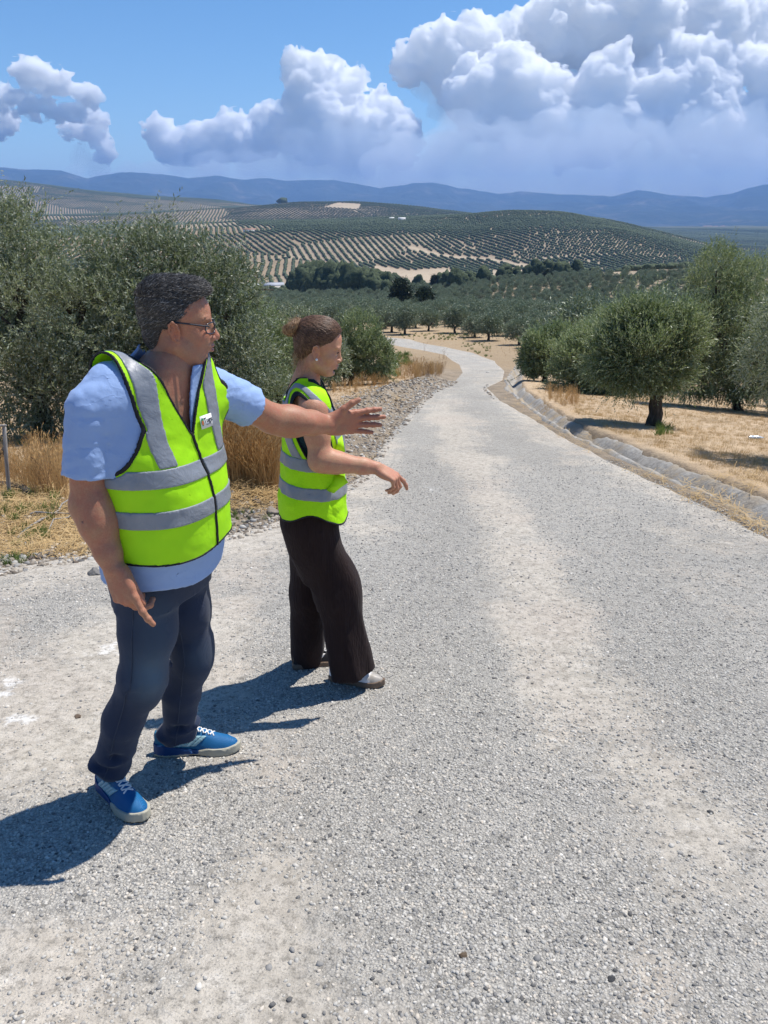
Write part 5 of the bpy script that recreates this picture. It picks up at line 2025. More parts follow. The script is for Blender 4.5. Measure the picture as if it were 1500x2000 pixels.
    hairF = S.F.copy()
    S.F = np.maximum(S.F, (zl - z) * s * 0.8)
    S.wrinkle(0.0016, 0.030, 3, 0.02, (.6, 1, 1.6))
    S.wrinkle(0.0007, 0.006, 4, 0.02, (.6, 1, 2.5))
    v, q = S.skin(0.0)
    hair = add('hair', (v, q), M_HAIRB_M)
    r = np.random.default_rng(9)
    nrm = normals_of(hairF, S.lo, S.h, v)
    loc = H.loc(v) / s
    out = (nrm * (v - H.w((-.015, 0, .04)))).sum(1) > 0.02
    cand = np.where(out & ((np.interp(loc[:, 0], [-.12, -.02, .02, .06], [-.08, -.06, 0, .06]) < loc[:, 2])))[0]
    pick = r.choice(cand, 30000)
    N = nrm[pick]; Lc = loc[pick]
    flow = np.where((Lc[:, 2] > .085)[:, None], np.array([[.55, 0, .12]]), np.array([[-.85, 0, -.45]])) @ H.R
    flow = flow - N * (flow * N).sum(1)[:, None]
    D = flow + N * (0.15 + 0.14 * (Lc[:, 2] > .085))[:, None] + r.normal(size=N.shape) * 0.15
    D /= np.linalg.norm(D, axis=1)[:, None]
    ln = r.uniform(.011, .018, len(pick)) * (1 + 0.3 * (Lc[:, 2] > .10)) * (1 - .45 * (Lc[:, 2] < .0))
    hair_curves('hair_strands', v[pick] - N * .0004, D, ln, M_HAIR_M, hair, 0.0008, 5, curl=-N * 0.35, seed=2)
    # eyebrows
    rr = []
    for q_ in (-1, 1):
        t = r.random(110)
        rr.append(H.w(np.stack([.0905 - .012 * t ** 1.5, q_ * (.018 + .030 * t), .0205 + .004 * np.sin(t * 2.6) + r.normal(size=110) * .0014], 1) * s))
    rr = np.concatenate(rr)
    dd = H.d(np.stack([np.full(220, .35), np.concatenate([-np.ones(110), np.ones(110)]) * .8, r.normal(size=220) * .3 + .3], 1)); dd /= np.linalg.norm(dd, axis=1)[:, None]
    hair_curves('eyebrows', rr, dd, np.full(220, .008), M_HAIR_M, root, .0009)

    # ---- glasses
    g = empty('glasses', (0, 0, 0)); g.parent = root
    paths = []
    lens_v, lens_f = [], []
    for q_ in (-1, 1):
        ph = np.linspace(0, 2 * math.pi, 25)
        ca, sa = np.cos(ph), np.sin(ph)
        yy = q_ * .032 + .0265 * np.sign(ca) * np.abs(ca) ** .75
        zz = -.006 + .0165 * np.sign(sa) * np.abs(sa) ** .8
        xx = .1065 - 2.2 * (yy ** 2) * 3.2
        ring = H.w(np.stack([xx, yy, zz], 1) * s)
        paths.append((ring, np.full(25, .0017)))
        b = len(lens_v) and sum(len(a) for a in lens_v)
        lens_v.append(np.concatenate([ring[:-1], ring[:-1].mean(0, keepdims=True)]))
        i = np.arange(24)
        lens_f.append(np.stack([i, (i + 1) % 24, np.full(24, 24)], 1) + (b or 0))
        hinge = np.array((.094, q_ * .0615, .002))
        t = np.linspace(0, 1, 8)[:, None]
        arm = hinge * (1 - t) + np.array((-.004, q_ * .0785, .016)) * t
        arm = np.concatenate([arm, [(-.016, q_ * .080, .006), (-.024, q_ * .079, -.012)]])
        paths.append((H.w(arm * s), np.array([.0024] * 8 + [.002, .0015])))
    t = np.linspace(-1, 1, 7)
    paths.append((H.w(np.stack([np.full(7, .108), t * .0075, .001 + .003 * (1 - t ** 2)], 1) * s), np.full(7, .0016)))
    V, Q = tubes(paths, 8)
    link('spectacle_frame', mesh_from('spectacle_frame', V, Q, M_BLACKPL, True), g)
    gl = NT('spectacle_glass')
    a = gl.n('ShaderNodeBsdfTransparent'); a.inputs[0].default_value = (.93, .95, .97, 1)
    b = gl.n('ShaderNodeBsdfGlossy'); b.inputs['Roughness'].default_value = 0.03
    m = gl.n('ShaderNodeMixShader'); m.inputs[0].default_value = .10
    gl.l(a.outputs[0], m.inputs[1]); gl.l(b.outputs[0], m.inputs[2]); gl.l(m.outputs[0], gl.out.inputs['Surface'])
    link('lens', mesh_from('lens', np.concatenate(lens_v), np.concatenate(lens_f), gl.m), g)

    # ---- torso cloth
    lo = T.w((0, 0, 0.80)) - [0.36, 0.36, 0]; hi = T.w((0, 0, 1.66)) + [0.42, 0.36, 0]
    S = Sculpt(lo, hi, 0.0046)
    X, Y, Z = S.grid()[1:]
    f, l, z = tsplit(S)
    tab = [  # z, cf, cl, front, back, left, right
        (0.80, -.015, 0, .160, .150, .200, .200), (0.90, -.010, 0, .168, .152, .204, .204), (1.00, .010, 0, .172, .150, .203, .206), (1.10, .022, 0, .172, .150, .196, .203),
        (1.20, .020, .004, .165, .150, .192, .203), (1.30, .012, .012, .155, .145, .192, .203), (1.40, .012, .022, .140, .135, .190, .195), (1.47, .030, .040, .112, .112, .165, .175), (1.52, .046, .055, .095, .098, .125, .140), (1.56, .056, .064, .084, .088, .094, .104), (1.605, .062, .070, .074, .078, .076, .080), (1.625, .062, .070, .070, .074, .072, .076)]
    D = loft(f, l, z, tab, 2.35)
    nk = H.w((-.050, 0, -.165))
    D = smin(D, capd(X, Y, Z, nk + [0, 0, -.02], sh_n + [0.035, 0.025, 0.002], .060, .064), .04)
    D = smin(D, capd(X, Y, Z, nk + [0, 0, -.02], sh_f + [-0.03, -0.02, -.01], .060, .060), .04)
    D = smin(D, capd(X, Y, Z, nk + [0, 0, -.01], P(216, 748, 2.15), .056, .058), .05)
    # shirt: body, sleeves, folds
    ctr_n, ctr_f = sh_n, sh_f
    sl_n_end = sh_n + (el_n - sh_n) * 0.70
    sl_f_end = sh_f + (el_f - sh_f) * 0.56
    dn = capd(X, Y, Z, sh_n + [.004, 0, -.006], sl_n_end, .068, .076)
    an = (el_n - sh_n) / np.linalg.norm(el_n - sh_n)
    cutn = ((X - sl_n_end[0]) * an[0] + (Y - sl_n_end[1]) * an[1] + (Z - sl_n_end[2]) * an[2])
    df = capd(X, Y, Z, sh_f, sl_f_end, .068, .073)
    af = (el_f - sh_f) / np.linalg.norm(el_f - sh_f)
    cutf = ((X - sl_f_end[0]) * af[0] + (Y - sl_f_end[1]) * af[1] + (Z - sl_f_end[2]) * af[2])
    sleeves = np.minimum(np.maximum(dn, cutn), np.maximum(df, cutf))
    hemz = .874 + 1.0 * (l + .05) ** 2 + .006 * np.sin(f * 22 + l * 9)
    shirt = smin(D - .006, sleeves, .028)
    S.F = shirt.astype(np.float32)
    # folds: diagonal drag lines on the sleeve and ripples at the hem
    slv = lambda p: 0.30 + 0.70 * ((p[:, 0] < sh_n[0] + .06) | (p[:, 0] > sh_f[0]))
    S.wrinkle(0.0030, 0.075, 21, .04, (1.2, 1.2, 1.6), ridge=True, mask=slv)
    S.wrinkle(0.0018, 0.036, 22, .04, (1.0, 1.0, 2.2), ridge=True, mask=slv)
    S.wrinkle(0.0008, 0.016, 23, .03, (1.5, 1.5, 1.0))
    sh = S.F
    inner = -(sh + 0.0085)
    neck_open = np.maximum(capd(X, Y, Z, T.w((.13, .0, 1.33)), H.w((.02, 0, -.13)), .010, .078), 0)
    V_open = np.sqrt(((l) / (np.clip(z - 1.33, 0.001, 1) * .42 + .004)) ** 2) - 1
    vo = np.where((f > 0) & (z > 1.33), (np.abs(l) - (z - 1.33) * .30 - .004), .05)
    neck_cut = smin(np.maximum(-(z - 1.545), -10), 9.9, .001) * 0 + (capd(X, Y, Z, H.w((-.04, 0, -.16)), H.w((-.02, 0, 0.05)), .083, .083))
    farcut = np.minimum(np.minimum(z - 1.532, l - .0), f + .0)
    shell = np.maximum.reduce([sh, inner, farcut, (hemz - z) * .9, cutn * (dn < .06) - 1 * (dn >= .06), cutf * (df < .06) - 1 * (df >= .06), -neck_cut, np.minimum(-vo, .1)])
    S.F = shell.astype(np.float32)
    v, q = S.skin()
    add('shirt', (v, q), M_SHIRT)
    # cuffs of the sleeves
    pth = []
    # shirt collar: two folded leaves round the neck
    cv_, cq_ = [], []
    n_ = 40
    nkc = nk + T.d((.0, .0, -.012))
    for side in (-1, 1):
        ph = np.linspace(0.95 if side < 0 else 1.75, math.pi, n_)
        cx = nk + [0, 0, 0.0]
        rows = []
        for (dr, dz) in ((0.000, .052), (.010, .060), (.022, .036), (.030, .008), (.027, .006), (.012, .030)):
            a_ = ph
            rad_f = .088 + dr; rad_l = .082 + dr
            drop = -.085 * np.exp(-((a_ - .6) / .8) ** 2) + .006
            rows.append(T.d(np.stack([np.cos(a_) * rad_f, side * np.sin(a_) * rad_l, dz + drop], 1)) + nkc - T.d((0, 0, .02)))
        G = np.array(rows)
        b = sum(len(x) for x in cv_)
        cv_.append(G.reshape(-1, 3)); cq_.append(grid_faces(6, n_) + b)
    V_, Q_ = np.concatenate(cv_), np.concatenate(cq_)
    cm = mesh_from('collar', V_, Q_, M_SHIRT, True)
    co = link('collar', cm, root)
    md = co.modifiers.new('t', 'SOLIDIFY'); md.thickness = .0025

    # ---- vest
    S2 = Sculpt(lo, hi, 0.0032)
    X, Y, Z = S2.grid()[1:]
    f, l, z = tsplit(S2)
    tabv = [(r_[0], r_[1], r_[2], r_[3] + .012, r_[4] + .014, r_[5] + .010, r_[6] + .010) for r_ in tab]
    tabv[0] = (0.80, .0, 0, .186, .172, .218, .220); tabv[1] = (.90, .006, 0, .187, .170, .218, .220); tabv[2] = (1.0, .014, 0, .186, .166, .214, .218)
    D = loft(f, l, z, tabv, 2.35)
    D = smin(D, capd(X, Y, Z, nk + [0, 0, -.02], sh_n + [0.035, 0.025, 0.002], .071, .076), .04)
    D = smin(D, capd(X, Y, Z, nk + [0, 0, -.02], sh_f + [-0.03, -0.02, -.01], .071, .072), .04)
    D = smin(D, capd(X, Y, Z, nk + [0, 0, -.01], P(212, 742, 2.15), .072, .076), .03)
    S2.F = D.astype(np.float32)
    S2.wrinkle(0.0034, 0.15, 31, .05, (1, 1, .7), ridge=True)
    S2.wrinkle(0.0018, 0.06, 32, .05, (1.0, 1.0, 1.8))
    S2.wrinkle(0.0006, 0.020, 33, .05)
    D = S2.F.copy()
    shirtclear = None
    hem = (1.000 + .010 * np.sin(l * 15) - .012 * (f > 0)) - z
    back = f < -.02
    vw = np.where(f > -.01, np.clip((z - 1.345), 0, 1) * .42 + .0015, .085)
    vneck = np.where((f > -.01) | (z > 1.50), vw - np.abs(l - .13 * np.clip(z - 1.35, 0, 1)), -.05)
    vneck = np.where(z < 1.345, -(np.abs(l) + (1.345 - z)) - .0, vneck)
    # armhole
    sl_ = np.where(l > 0, -1.0, 1.0)
    wob = np.abs((f - .006) / .128) ** 2.3 + np.abs((z - 1.44) / .182) ** 2.3
    ah_e = (1 - wob ** (1 / 2.3)) * .12
    la = np.where(l > 0, l - .045, -l)
    armh = np.minimum(ah_e, la - .130)
    armh = np.maximum(armh, np.minimum(la - .158, z - 1.42))
    reg = clean_region(hem, vneck, armh)
    vest = np.maximum(np.abs(D - .001) - .0030, reg)
    S2.F = vest.astype(np.float32)
    vestobj = add('vest', S2.skin(), M_VEST)
    # binding along every edge of the vest
    bnd = np.maximum(np.abs(D - .0015) - .0040, np.abs(reg + .002) - .0038)
    S2.F = bnd.astype(np.float32)
    add('binding', S2.skin(), M_BLACK, parent=vestobj)
    # zip
    zp = np.maximum(np.abs(D - .004) - .0042, np.maximum(np.abs(l) - .0048, np.maximum(hem - .0, np.maximum(z - 1.345, -f))))
    S2.F = zp.astype(np.float32)
    add('zip', S2.skin(), M_BLACK, parent=vestobj)
    zp = np.maximum(np.abs(D - .004) - .0058, np.maximum(np.abs(l) - .0014, np.maximum(hem - .0, np.maximum(z - 1.345, -f))))
    # tape: two bands and the two shoulder straps
    inset = reg + .008
    sep = .006 - np.abs(l)
    front = f > 0
    Dt = np.abs(D - .0048) - .0026
    gapz = np.where(front, sep, -1)
    tl_ = z - 0.04 * (f / .17) * 0
    for nm, zc in (('reflective_band', 1.243), ('reflective_band', 1.125)):
        S2.F = clean_region(Dt, np.abs(tl_ - zc) - .0265, inset, gapz)
        add(nm, S2.skin(), M_STRIPE, parent=vestobj)
    for sd in (-1, 1):
        lc = .100 + .016 * np.clip((1.50 - z) / .25, 0, 1) + (.06 * sd) * np.clip(z - 1.35, 0, 1)
        S2.F = clean_region(Dt, np.abs(l * sd - lc) - .0255, 1.2705 - z, inset)
        add('reflective_strap', S2.skin(), M_STRIPE, parent=vestobj)
    # zip pull
    zpl = T.w((.0, 0, 1.335))
    # badge on the far chest: white patch with its print
    def surf(lv, zv):
        """point on the vest front at lateral lv and height zv"""
        best = None
        th_ = math.radians(15) * float(smooth((zv - 1.12) / .34))
        for ff in np.linspace(.05, .28, 230):
            p = T.w((ff * math.cos(th_) + lv * math.sin(th_), -ff * math.sin(th_) + lv * math.cos(th_), zv))
            i = np.round((p - S2.lo) / S2.h).astype(int)
            if (i < 0).any() or (i >= S2.n).any():
                continue
            if D[tuple(i)] > .0045:
                return p
        return T.w((.2, lv, zv))
    BL, BZ = .062, 1.372
    pc = surf(BL, BZ); pr = surf(BL + .022, BZ); pl = surf(BL - .022, BZ); pu = surf(BL, BZ + .018); pd = surf(BL, BZ - .018)
    ax = pr - pl; ax /= np.linalg.norm(ax)
    ay = pu - pd; ay -= ax * ay.dot(ax); ay /= np.linalg.norm(ay)
    az_ = np.cross(ax, ay)

    def patch(name, w, h, off, mat, dx=0, dy=0):
        c = pc + az_ * off + ax * dx + ay * dy
        V = [c - ax * w - ay * h, c + ax * w - ay * h, c + ax * w + ay * h, c - ax * w + ay * h]
        V += [p - az_ * .0012 for p in V]
        F_ = np.array([(0, 1, 2, 3), (7, 6, 5, 4), (0, 4, 5, 1), (1, 5, 6, 2), (2, 6, 7, 3), (3, 7, 4, 0)])
        return mesh_from(name, V, F_, mat)
    bd = link('badge', patch('badge', .027, .019, .0035, simple_mat('badge_white', (.8, .8, .78), .6)), vestobj)
    rot = mathutils.Matrix((ax, ay, az_)).transposed()

    def text(body_, size, dx, dy, mat, name='lettering'):
        cu = bpy.data.curves.new(name, 'FONT'); cu.body = body_; cu.size = size; cu.align_x = 'CENTER'; cu.extrude = .0003
        cu.materials.append(mat)
        o = link(name, cu, bd)
        o.parent = None
        bpy.context.view_layer.update()
        me_ = bpy.data.meshes.new_from_object(o.evaluated_get(bpy.context.evaluated_depsgraph_get()))
        bpy.data.objects.remove(o)
        me_.transform(mathutils.Matrix.Translation(Vector(pc + az_ * .0043 + ax * dx + ay * dy)) @ rot.to_4x4())
        me_.materials.clear(); me_.materials.append(mat)
        return link(name, me_, bd)
    dk = simple_mat('badge_ink', (.03, .03, .035), .6)
    text('Tugs', .021, .0075, -.003, dk)
    text('asistencia', .0062, .0075, -.011, simple_mat('badge_grey', (.2, .22, .26), .6))
    ph = np.linspace(0, 2 * math.pi, 17)[:-1]
    for nm, col, w_, h_, dx_, dy_ in (('emblem', (.05, .25, .10), .0062, .0105, -.0195, .003), ('emblem', (.50, .12, .05), .0042, .0062, -.0195, .0)):
        c = pc + az_ * (.0052 if col[0] > .1 else .0048) + ax * dx_ + ay * dy_
        V = [c + ax * math.cos(a) * w_ + ay * math.sin(a) * h_ * (1.0 if math.sin(a) > 0 else 1.35) for a in ph] + [c]
        i = np.arange(16)
        link(nm, mesh_from(nm, V, np.stack([i, (i + 1) % 16, np.full(16, 16)], 1), simple_mat('emblem_%d' % int(col[0] * 100), col, .5)), bd)

    # ---- jeans
    hip = T.w((-.012, 0, .93))
    kn_n = P(276, 1318, 2.15); an_n = P(222, 1500, 2.19)
    kn_f = P(370, 1275, 2.36); an_f = P(350, 1440, 2.42)
    hp_n = T.w((-.01, -.085, .86)); hp_f = T.w((-.01, .085, .86))
    S = Sculpt(np.minimum(an_n, an_f) - [.2, .2, .12], hip + [.34, .28, .16], 0.0045)
    X, Y, Z = S.grid()[1:]
    f, l, z = tsplit(S)
    D = loft(f, l, z, [(.80, -.015, 0, .125, .135, .170, .170), (.88, -.012, 0, .145, .148, .188, .188), (.96, -.005, 0, .150, .142, .186, .186), (1.06, 0, 0, .150, .135, .178, .178)], 2.4)
    S.F = D
    S.chain([hp_n, (hp_n + kn_n) / 2 + [.012, 0, 0], kn_n], [.100, .091, .070], .04)
    cn = kn_n * .55 + an_n * .45
    S.chain([kn_n, cn + [-.014, 0, 0], an_n + [0, 0, .02]], [.071, .069, .068], .03)
    S.chain([hp_f, (hp_f + kn_f) / 2, kn_f], [.096, .088, .070], .04)
    cf_ = kn_f * .55 + an_f * .45
    S.chain([kn_f, cf_ + [-.012, 0, 0], an_f + [0, 0, .02]], [.070, .068, .067], .02)
    # stacked folds: behind the knees, above the shoes, at the crotch
    rr = np.random.default_rng(4)
    for (K, An) in ((kn_n, an_n), (kn_f, an_f)):
        ax_ = (An - K) / np.linalg.norm(An - K)
        for t_, dpt in ((.02, .010), (.80, .012), (.93, .012)):
            c = K + ax_ * np.linalg.norm(An - K) * t_
            back_ = np.array([-.078, -.01, 0.0]) if t_ < .5 else np.array([rr.uniform(-.05, .05), -.080, 0])
            S.cap(c + back_ + [-.04, .03, .012], c + back_ + [.04, -.02, -.012], dpt * .6, dpt * .6, .03, 'sub')
        S.ell(K + [.024, -.01, .0], (.052, .058, .10), None, .07)
        S.ell(An + [-.035, 0, .03], (.055, .07, .022), None, .025)
        S.ell(An + [.02, 0, .065], (.065, .076, .018), None, .02)
    S.wrinkle(0.0045, 0.16, 51, .05, (1, 1, 1.5), ridge=True, mask=lambda p: 0.45 + 0.55 * np.exp(-((p[:, 2] - kn_n[2]) / .12) ** 2) + 0.5 * np.exp(-((p[:, 2] - an_n[2] - .05) / .10) ** 2))
    S.wrinkle(0.0020, 0.06, 52, .05, (1, 1, 1.3), ridge=True)
    S.wrinkle(0.0060, 0.07, 53, .05, (.6, .6, 1.2), ridge=True, mask=lambda p: np.exp(-((p[:, 2] - an_n[2] - .03) / .06) ** 2) + .6 * np.exp(-((p[:, 2] - kn_n[2] + .06) / .04) ** 2))
    cut_n = (an_n[2] - .045 + .012 * np.sin((X - an_n[0]) * 40)) - Z
    S.F = np.maximum(S.F, cut_n.astype(np.float32)) if an_n[2] > -9 else S.F
    cutl = np.where(Y > (an_n[1] + an_f[1]) / 2, an_f[2] - .045 - Z, an_n[2] - .045 - Z)
    S.F = np.maximum(S.F, cutl.astype(np.float32))
    v, q = S.skin()
    fade = .9 * np.exp(-(np.linalg.norm((v - (kn_n + [.05, -.06, .03])) / [1, 1, 1.5], axis=1) / .055) ** 2) + .35 * np.exp(-(np.linalg.norm((v - (hp_n + [.04, -.09, -.12])) / [1, 1, 2.2], axis=1) / .07) ** 2) + .3 * np.exp(-(np.linalg.norm(v - (kn_f + [.05, -.06, .02]), axis=1) / .06) ** 2)
    zz = np.zeros(len(v))
    for K, A0, C0 in ((kn_n, an_n, hp_n),):
        pass
    add('jeans', (v, q), M_DENIM, {'fade': fade, 'seam': zz})
    # outer and inner leg seams as sewn ridges
    def on(Sx, p, dirv):
        p = np.array(p, float); dirv = np.array(dirv, float); dirv /= np.linalg.norm(dirv)
        for k_ in np.linspace(0, .2, 90):
            i = np.round((p + dirv * k_ - Sx.lo) / Sx.h).astype(int)
            if Sx.F[tuple(np.clip(i, 0, Sx.n - 1))] > 0.0:
                return p + dirv * (k_ - .001)
        return p
    pth = []
    pts = [on(S, hp_n * (1 - t_) + kn_n * t_, (-.12, -1, 0)) for t_ in np.linspace(0, 1, 24)] + [on(S, kn_n * (1 - t_) + an_n * t_, (-.25, -1, 0)) for t_ in np.linspace(.05, .98, 20)]
    pth.append((np.array(pts), np.full(len(pts), .0018)))
    pts = [on(S, hp_f * (1 - t_) + kn_f * t_, (.05, -1, 0)) for t_ in np.linspace(.45, 1, 18)] + [on(S, kn_f * (1 - t_) + an_f * t_, (-.0, -1, 0)) for t_ in np.linspace(.05, .98, 20)]
    pth.append((np.array(pts), np.full(len(pts), .0018)))
    V, Q = tubes(pth, 5)
    link('leg_seam', mesh_from('leg_seam', V, Q, simple_mat('seam_thread', (.035, .05, .085), .8), True), root)

    # ---- shoes
    up = NT('blue_shoe_mesh')
    p_ = up.objc()
    wv = up.n('ShaderNodeTexWave'); up.l(up.mapping(p_, (1, 1, 1), (0.4, 0.7, .3)), wv.inputs['Vector']); wv.inputs['Scale'].default_value = 120
    cc = up.mix(wv.outputs['Fac'], (0.004, 0.075, 0.23), (0.010, 0.15, 0.34))
    cc = up.mix(up.math('MULTIPLY', up.attr('heel', 'Fac'), .55), cc, (0.02, 0.18, 0.25))
    up.bsdf(cc, 0.6, up.bump(wv.outputs['Fac'], .5, .001), spec=.3)
    mats = {'upper': up.m, 'sole': simple_mat('cream_rubber', (.42, .395, .31), .7, var=.12, scale=30), 'counter': simple_mat('navy_rubber', (.012, .055, .17), .5),
            'stripe': simple_mat('pale_blue_stripe', (.30, .48, .52), .5), 'lace': M_WHITE}
    gz = lambda p: np.array([p[0], p[1], float(ROADZ(np.array([p[0]]), np.array([p[1]]))[0]) + .008])
    t1 = gz(hit(281, 1612, ROADZ)); h1 = gz(hit(204, 1540, ROADZ))
    dv = (t1 - h1); dv *= .325 / np.linalg.norm(dv)
    shoe(root, t1, t1 - dv, None, 'shoe', mats, .325, side=-1)
    t2 = gz(hit(470, 1466, ROADZ)); h2 = gz(hit(326, 1474, ROADZ))
    dv = (t2 - h2); dv *= .325 / np.linalg.norm(dv)
    shoe(root, t2, t2 - dv, None, 'shoe', mats, .325, side=1)
    for ch in root.children:
        ch.matrix_parent_inverse = mathutils.Matrix.Translation(-root.location)
    return root


MAN = build_man()
# ------------------------------------------------------------------ the woman
def build_woman():
    root = empty('person', (-0.24, 3.13, -0.454), category='person',
                 label='woman with brown hair in a bun, wide dark trousers and green safety vest, standing side-on')

    def add(name, vq, mat, attrs=None, parent=None, **kw):
        return put_mesh(name, vq, mat, parent or root, attrs, **kw)
    z0 = -0.454
    A = math.radians(-4)
    T = Frame(P(608, 900, 3.13) * [1, 1, 0] + [0, 0, z0], (math.cos(A), -math.sin(A), 0))
    s = 0.91
    yw, pt = math.radians(3), math.radians(-12)
    H = Frame(P(622, 678, 3.13), (math.cos(yw), math.sin(yw), math.sin(pt)), (0.22, 0, 1))
    HS = head_sculpt(H, s, 0.0020, False)
    body = [HS.skin(.02)]
    # near arm: upper arm down and a little forward, forearm held out level
    sh = P(612, 798, 2.99); el = P(627, 899, 2.95); wr = P(736, 914, 2.97)
    S = Sculpt(np.minimum(np.minimum(sh, el), wr) - [0.11, 0.12, 0.16], np.maximum(np.maximum(sh, el), wr) + [0.22, 0.12, 0.10], 0.0026)
    S.chain([sh + [0, 0, -.015], (sh + el) / 2, el], [0.050, 0.050, 0.043], 0.02)
    S.cap(T.w((-.004, -.085, 1.385)), sh + [0, .01, -.006], .050, .050, .03)
    S.ell(sh + [0, -.002, -.008], (.052, .048, .055), None, .02)
    S.ell(el + [-.016, 0, -.008], (.03, .03, .032), None, .02)
    fm = el * .72 + wr * .28
    S.chain([el, fm, el * .25 + wr * .75, wr], [.043, .044, .032, .0262], .02)
    S.chain([el * .98 + sh * .02, el * .9 + wr * .1], [.043, .043], .03)
    fwd = P(771, 933, 2.97) - wr
    hand(S, wr, fwd, (-0.45, 0.25, -0.86), (0.1, 0.95, 0.2), size=.90, spread=.04,
         bends=[(.30, .30, .2), (.75, .8, .4), (.85, .9, .5), (.95, .9, .5)], thumb=(0.35, 0.8, 0.3), tcurl=.2)
    body.append(S.skin(.03))
    # far arm hangs, hidden behind the chest
    sf = T.w((0.0, .16, 1.36)); ef = T.w((.0, .19, 1.10)); wf = T.w((.02, .19, .84))
    S = Sculpt(np.minimum(np.minimum(sf, ef), wf) - .14, np.maximum(np.maximum(sf, ef), wf) + .14, .005)
    S.chain([sf, ef, wf], [.05, .042, .027], .02)
    hand(S, wf, wf - ef, (0, -.3, -1), (0.2, 1, 0), size=.9, curls=(.5, .6, .6, .6))
    body.append(S.skin(.03))
    # upper chest
    S = Sculpt(T.w((0, 0, 1.15)) - [.25, .27, 0], T.w((0, 0, 1.52)) + [.25, .27, .02], .005)
    f, l, z = T.split(*S.grid()[1:])
    S.F = loft(f, l, z, [(1.15, .02, 0, .10, .085, .13, .13), (1.28, .0, 0, .088, .085, .13, .13), (1.36, -.008, 0, .070, .074, .125, .125), (1.42, -.004, 0, .052, .056, .085, .085), (1.47, .004, 0, .044, .046, .048, .048), (1.50, .008, 0, .040, .042, .042, .042)])
    S.cap(T.w((-.006, -.05, 1.40)), sh + [0, .04, .0], .036, .040, .03)
    body.append(S.skin(.03))
    bv, bq = join(body)
    hl = H.loc(bv) / s
    isf = (np.abs(hl[:, 1]) < .1) & (np.linalg.norm(hl, axis=1) < .16)
    lips = isf * (np.exp(-((hl[:, 2] + .062) / .0045) ** 2) + np.exp(-((hl[:, 2] + .0765) / .0055) ** 2)) * (hl[:, 0] > .086) * (np.abs(hl[:, 1]) < .024)
    blush = np.clip(isf * (.5 * np.exp(-(np.linalg.norm(hl - [.065, -.04, -.03], axis=1) / .03) ** 2) + .4 * np.exp(-(np.linalg.norm(hl - [-.004, -.08, -.012], axis=1) / .03) ** 2)) + .5 * np.exp(-(np.linalg.norm(bv - (wr + fwd), axis=1) / .06) ** 2), 0, 1)
    add('body', (bv, bq), M_SKIN_W, {'lips': np.clip(lips, 0, .8), 'blush': blush})
    eyeballs(H, s, root)
    # lashes and brows
    r = np.random.default_rng(12)
    rt, dr = [], []
    for q in (-1, 1):
        t = r.random(150)
        rt.append(H.w(np.stack([.0905 - .013 * t ** 1.6, q * (.018 + .031 * t), .0200 + .005 * np.sin(t * 2.5) + r.normal(size=150) * .0011], 1) * s))
        dr.append(np.stack([np.full(150, .1), np.full(150, q * 1.0), np.full(150, .15)], 1))
    rt = np.concatenate(rt); dr = H.d(np.concatenate(dr)); dr /= np.linalg.norm(dr, axis=1)[:, None]
    hair_curves('eyebrows', rt, dr, np.full(300, .006), M_HAIR_W, root, .0007)
    rt, dr = [], []
    for q in (-1, 1):
        t = r.random(60)
        rt.append(H.w(np.stack([.0890 - .008 * t ** 2, q * (.022 + .022 * t), .0015 - .004 * (t - .5) ** 2 * 4], 1) * s))
        dr.append(np.stack([np.full(60, .9), np.full(60, q * .5), np.full(60, -.05)], 1))
    rt = np.concatenate(rt); dr = H.d(np.concatenate(dr)); dr /= np.linalg.norm(dr, axis=1)[:, None]
    hair_curves('eyelashes', rt, dr, np.full(120, .007), mat_hair('lash', [(0, (.01, .008, .008)), (1, (.02, .015, .012))]), root, .0006)

    # ---- hair drawn back into a bun
    S = Sculpt(H.o - .20 * s, H.o + .20 * s, .0026)
    f, l, z = [a / s for a in H.split(*S.grid()[1:])]
    S.ell(H.w(np.array((-.016, 0, .046)) * s), np.array((.103, .0815, .089)) * s, H.R, 0)
    S.ell(H.w(np.array((.020, 0, .062)) * s), np.array((.072, .066, .070)) * s, H.R, .02)
    S.ell(H.w(np.array((-.060, 0, -.012)) * s), np.array((.044, .058, .060)) * s, H.R, .03)
    S.cap(H.w(np.array((-.080, 0, .050)) * s), H.w(np.array((-.108, 0, .072)) * s), .030 * s, .024 * s, .02)
    zl = np.interp(f, [-.12, -.075, -.045, -.024, -.012, .004, .016, .034, .052, .070, .085, .12], [-.050, -.062, -.062, -.035, .016, .022, -.002, .012, .042, .070, .085, .09]).astype(np.float32)
    hF = S.F.copy()
    S.F = np.maximum(S.F, (zl - z) * s * .8)
    # combed ridges running to the bun
    idx = np.argwhere(np.abs(S.F) < .014)
    pl = H.loc(idx * S.h + S.lo) / s
    bun = np.array((-.10, 0, .066))
    ang = np.arctan2(pl[:, 1], (pl[:, 2] - .088) * 1.0 + 0.6 * (pl[:, 0] + .1))
    S.F[tuple(idx.T)] += (.0006 * noise3(np.stack([ang * 14, np.linalg.norm(pl - bun, axis=1) * 14, ang * 0], 1), 8)).astype(np.float32)
    v, q = S.skin(0.0)
    hair = add('hair', (v, q), M_HAIRB_W)
    nrm = normals_of(hF, S.lo, S.h, v); loc = H.loc(v) / s
    out = (nrm * (v - H.w((-.01, 0, .04)))).sum(1) > .02
    pick = r.choice(np.where(out)[0], 16000)
    N = nrm[pick]; Lc = loc[pick]
    D = (bun - Lc) @ H.R
    D = D - N * (D * N).sum(1)[:, None]
    D /= np.linalg.norm(D, axis=1)[:, None] + 1e-6
    D = D + N * .04 + r.normal(size=N.shape) * .05
    D /= np.linalg.norm(D, axis=1)[:, None]
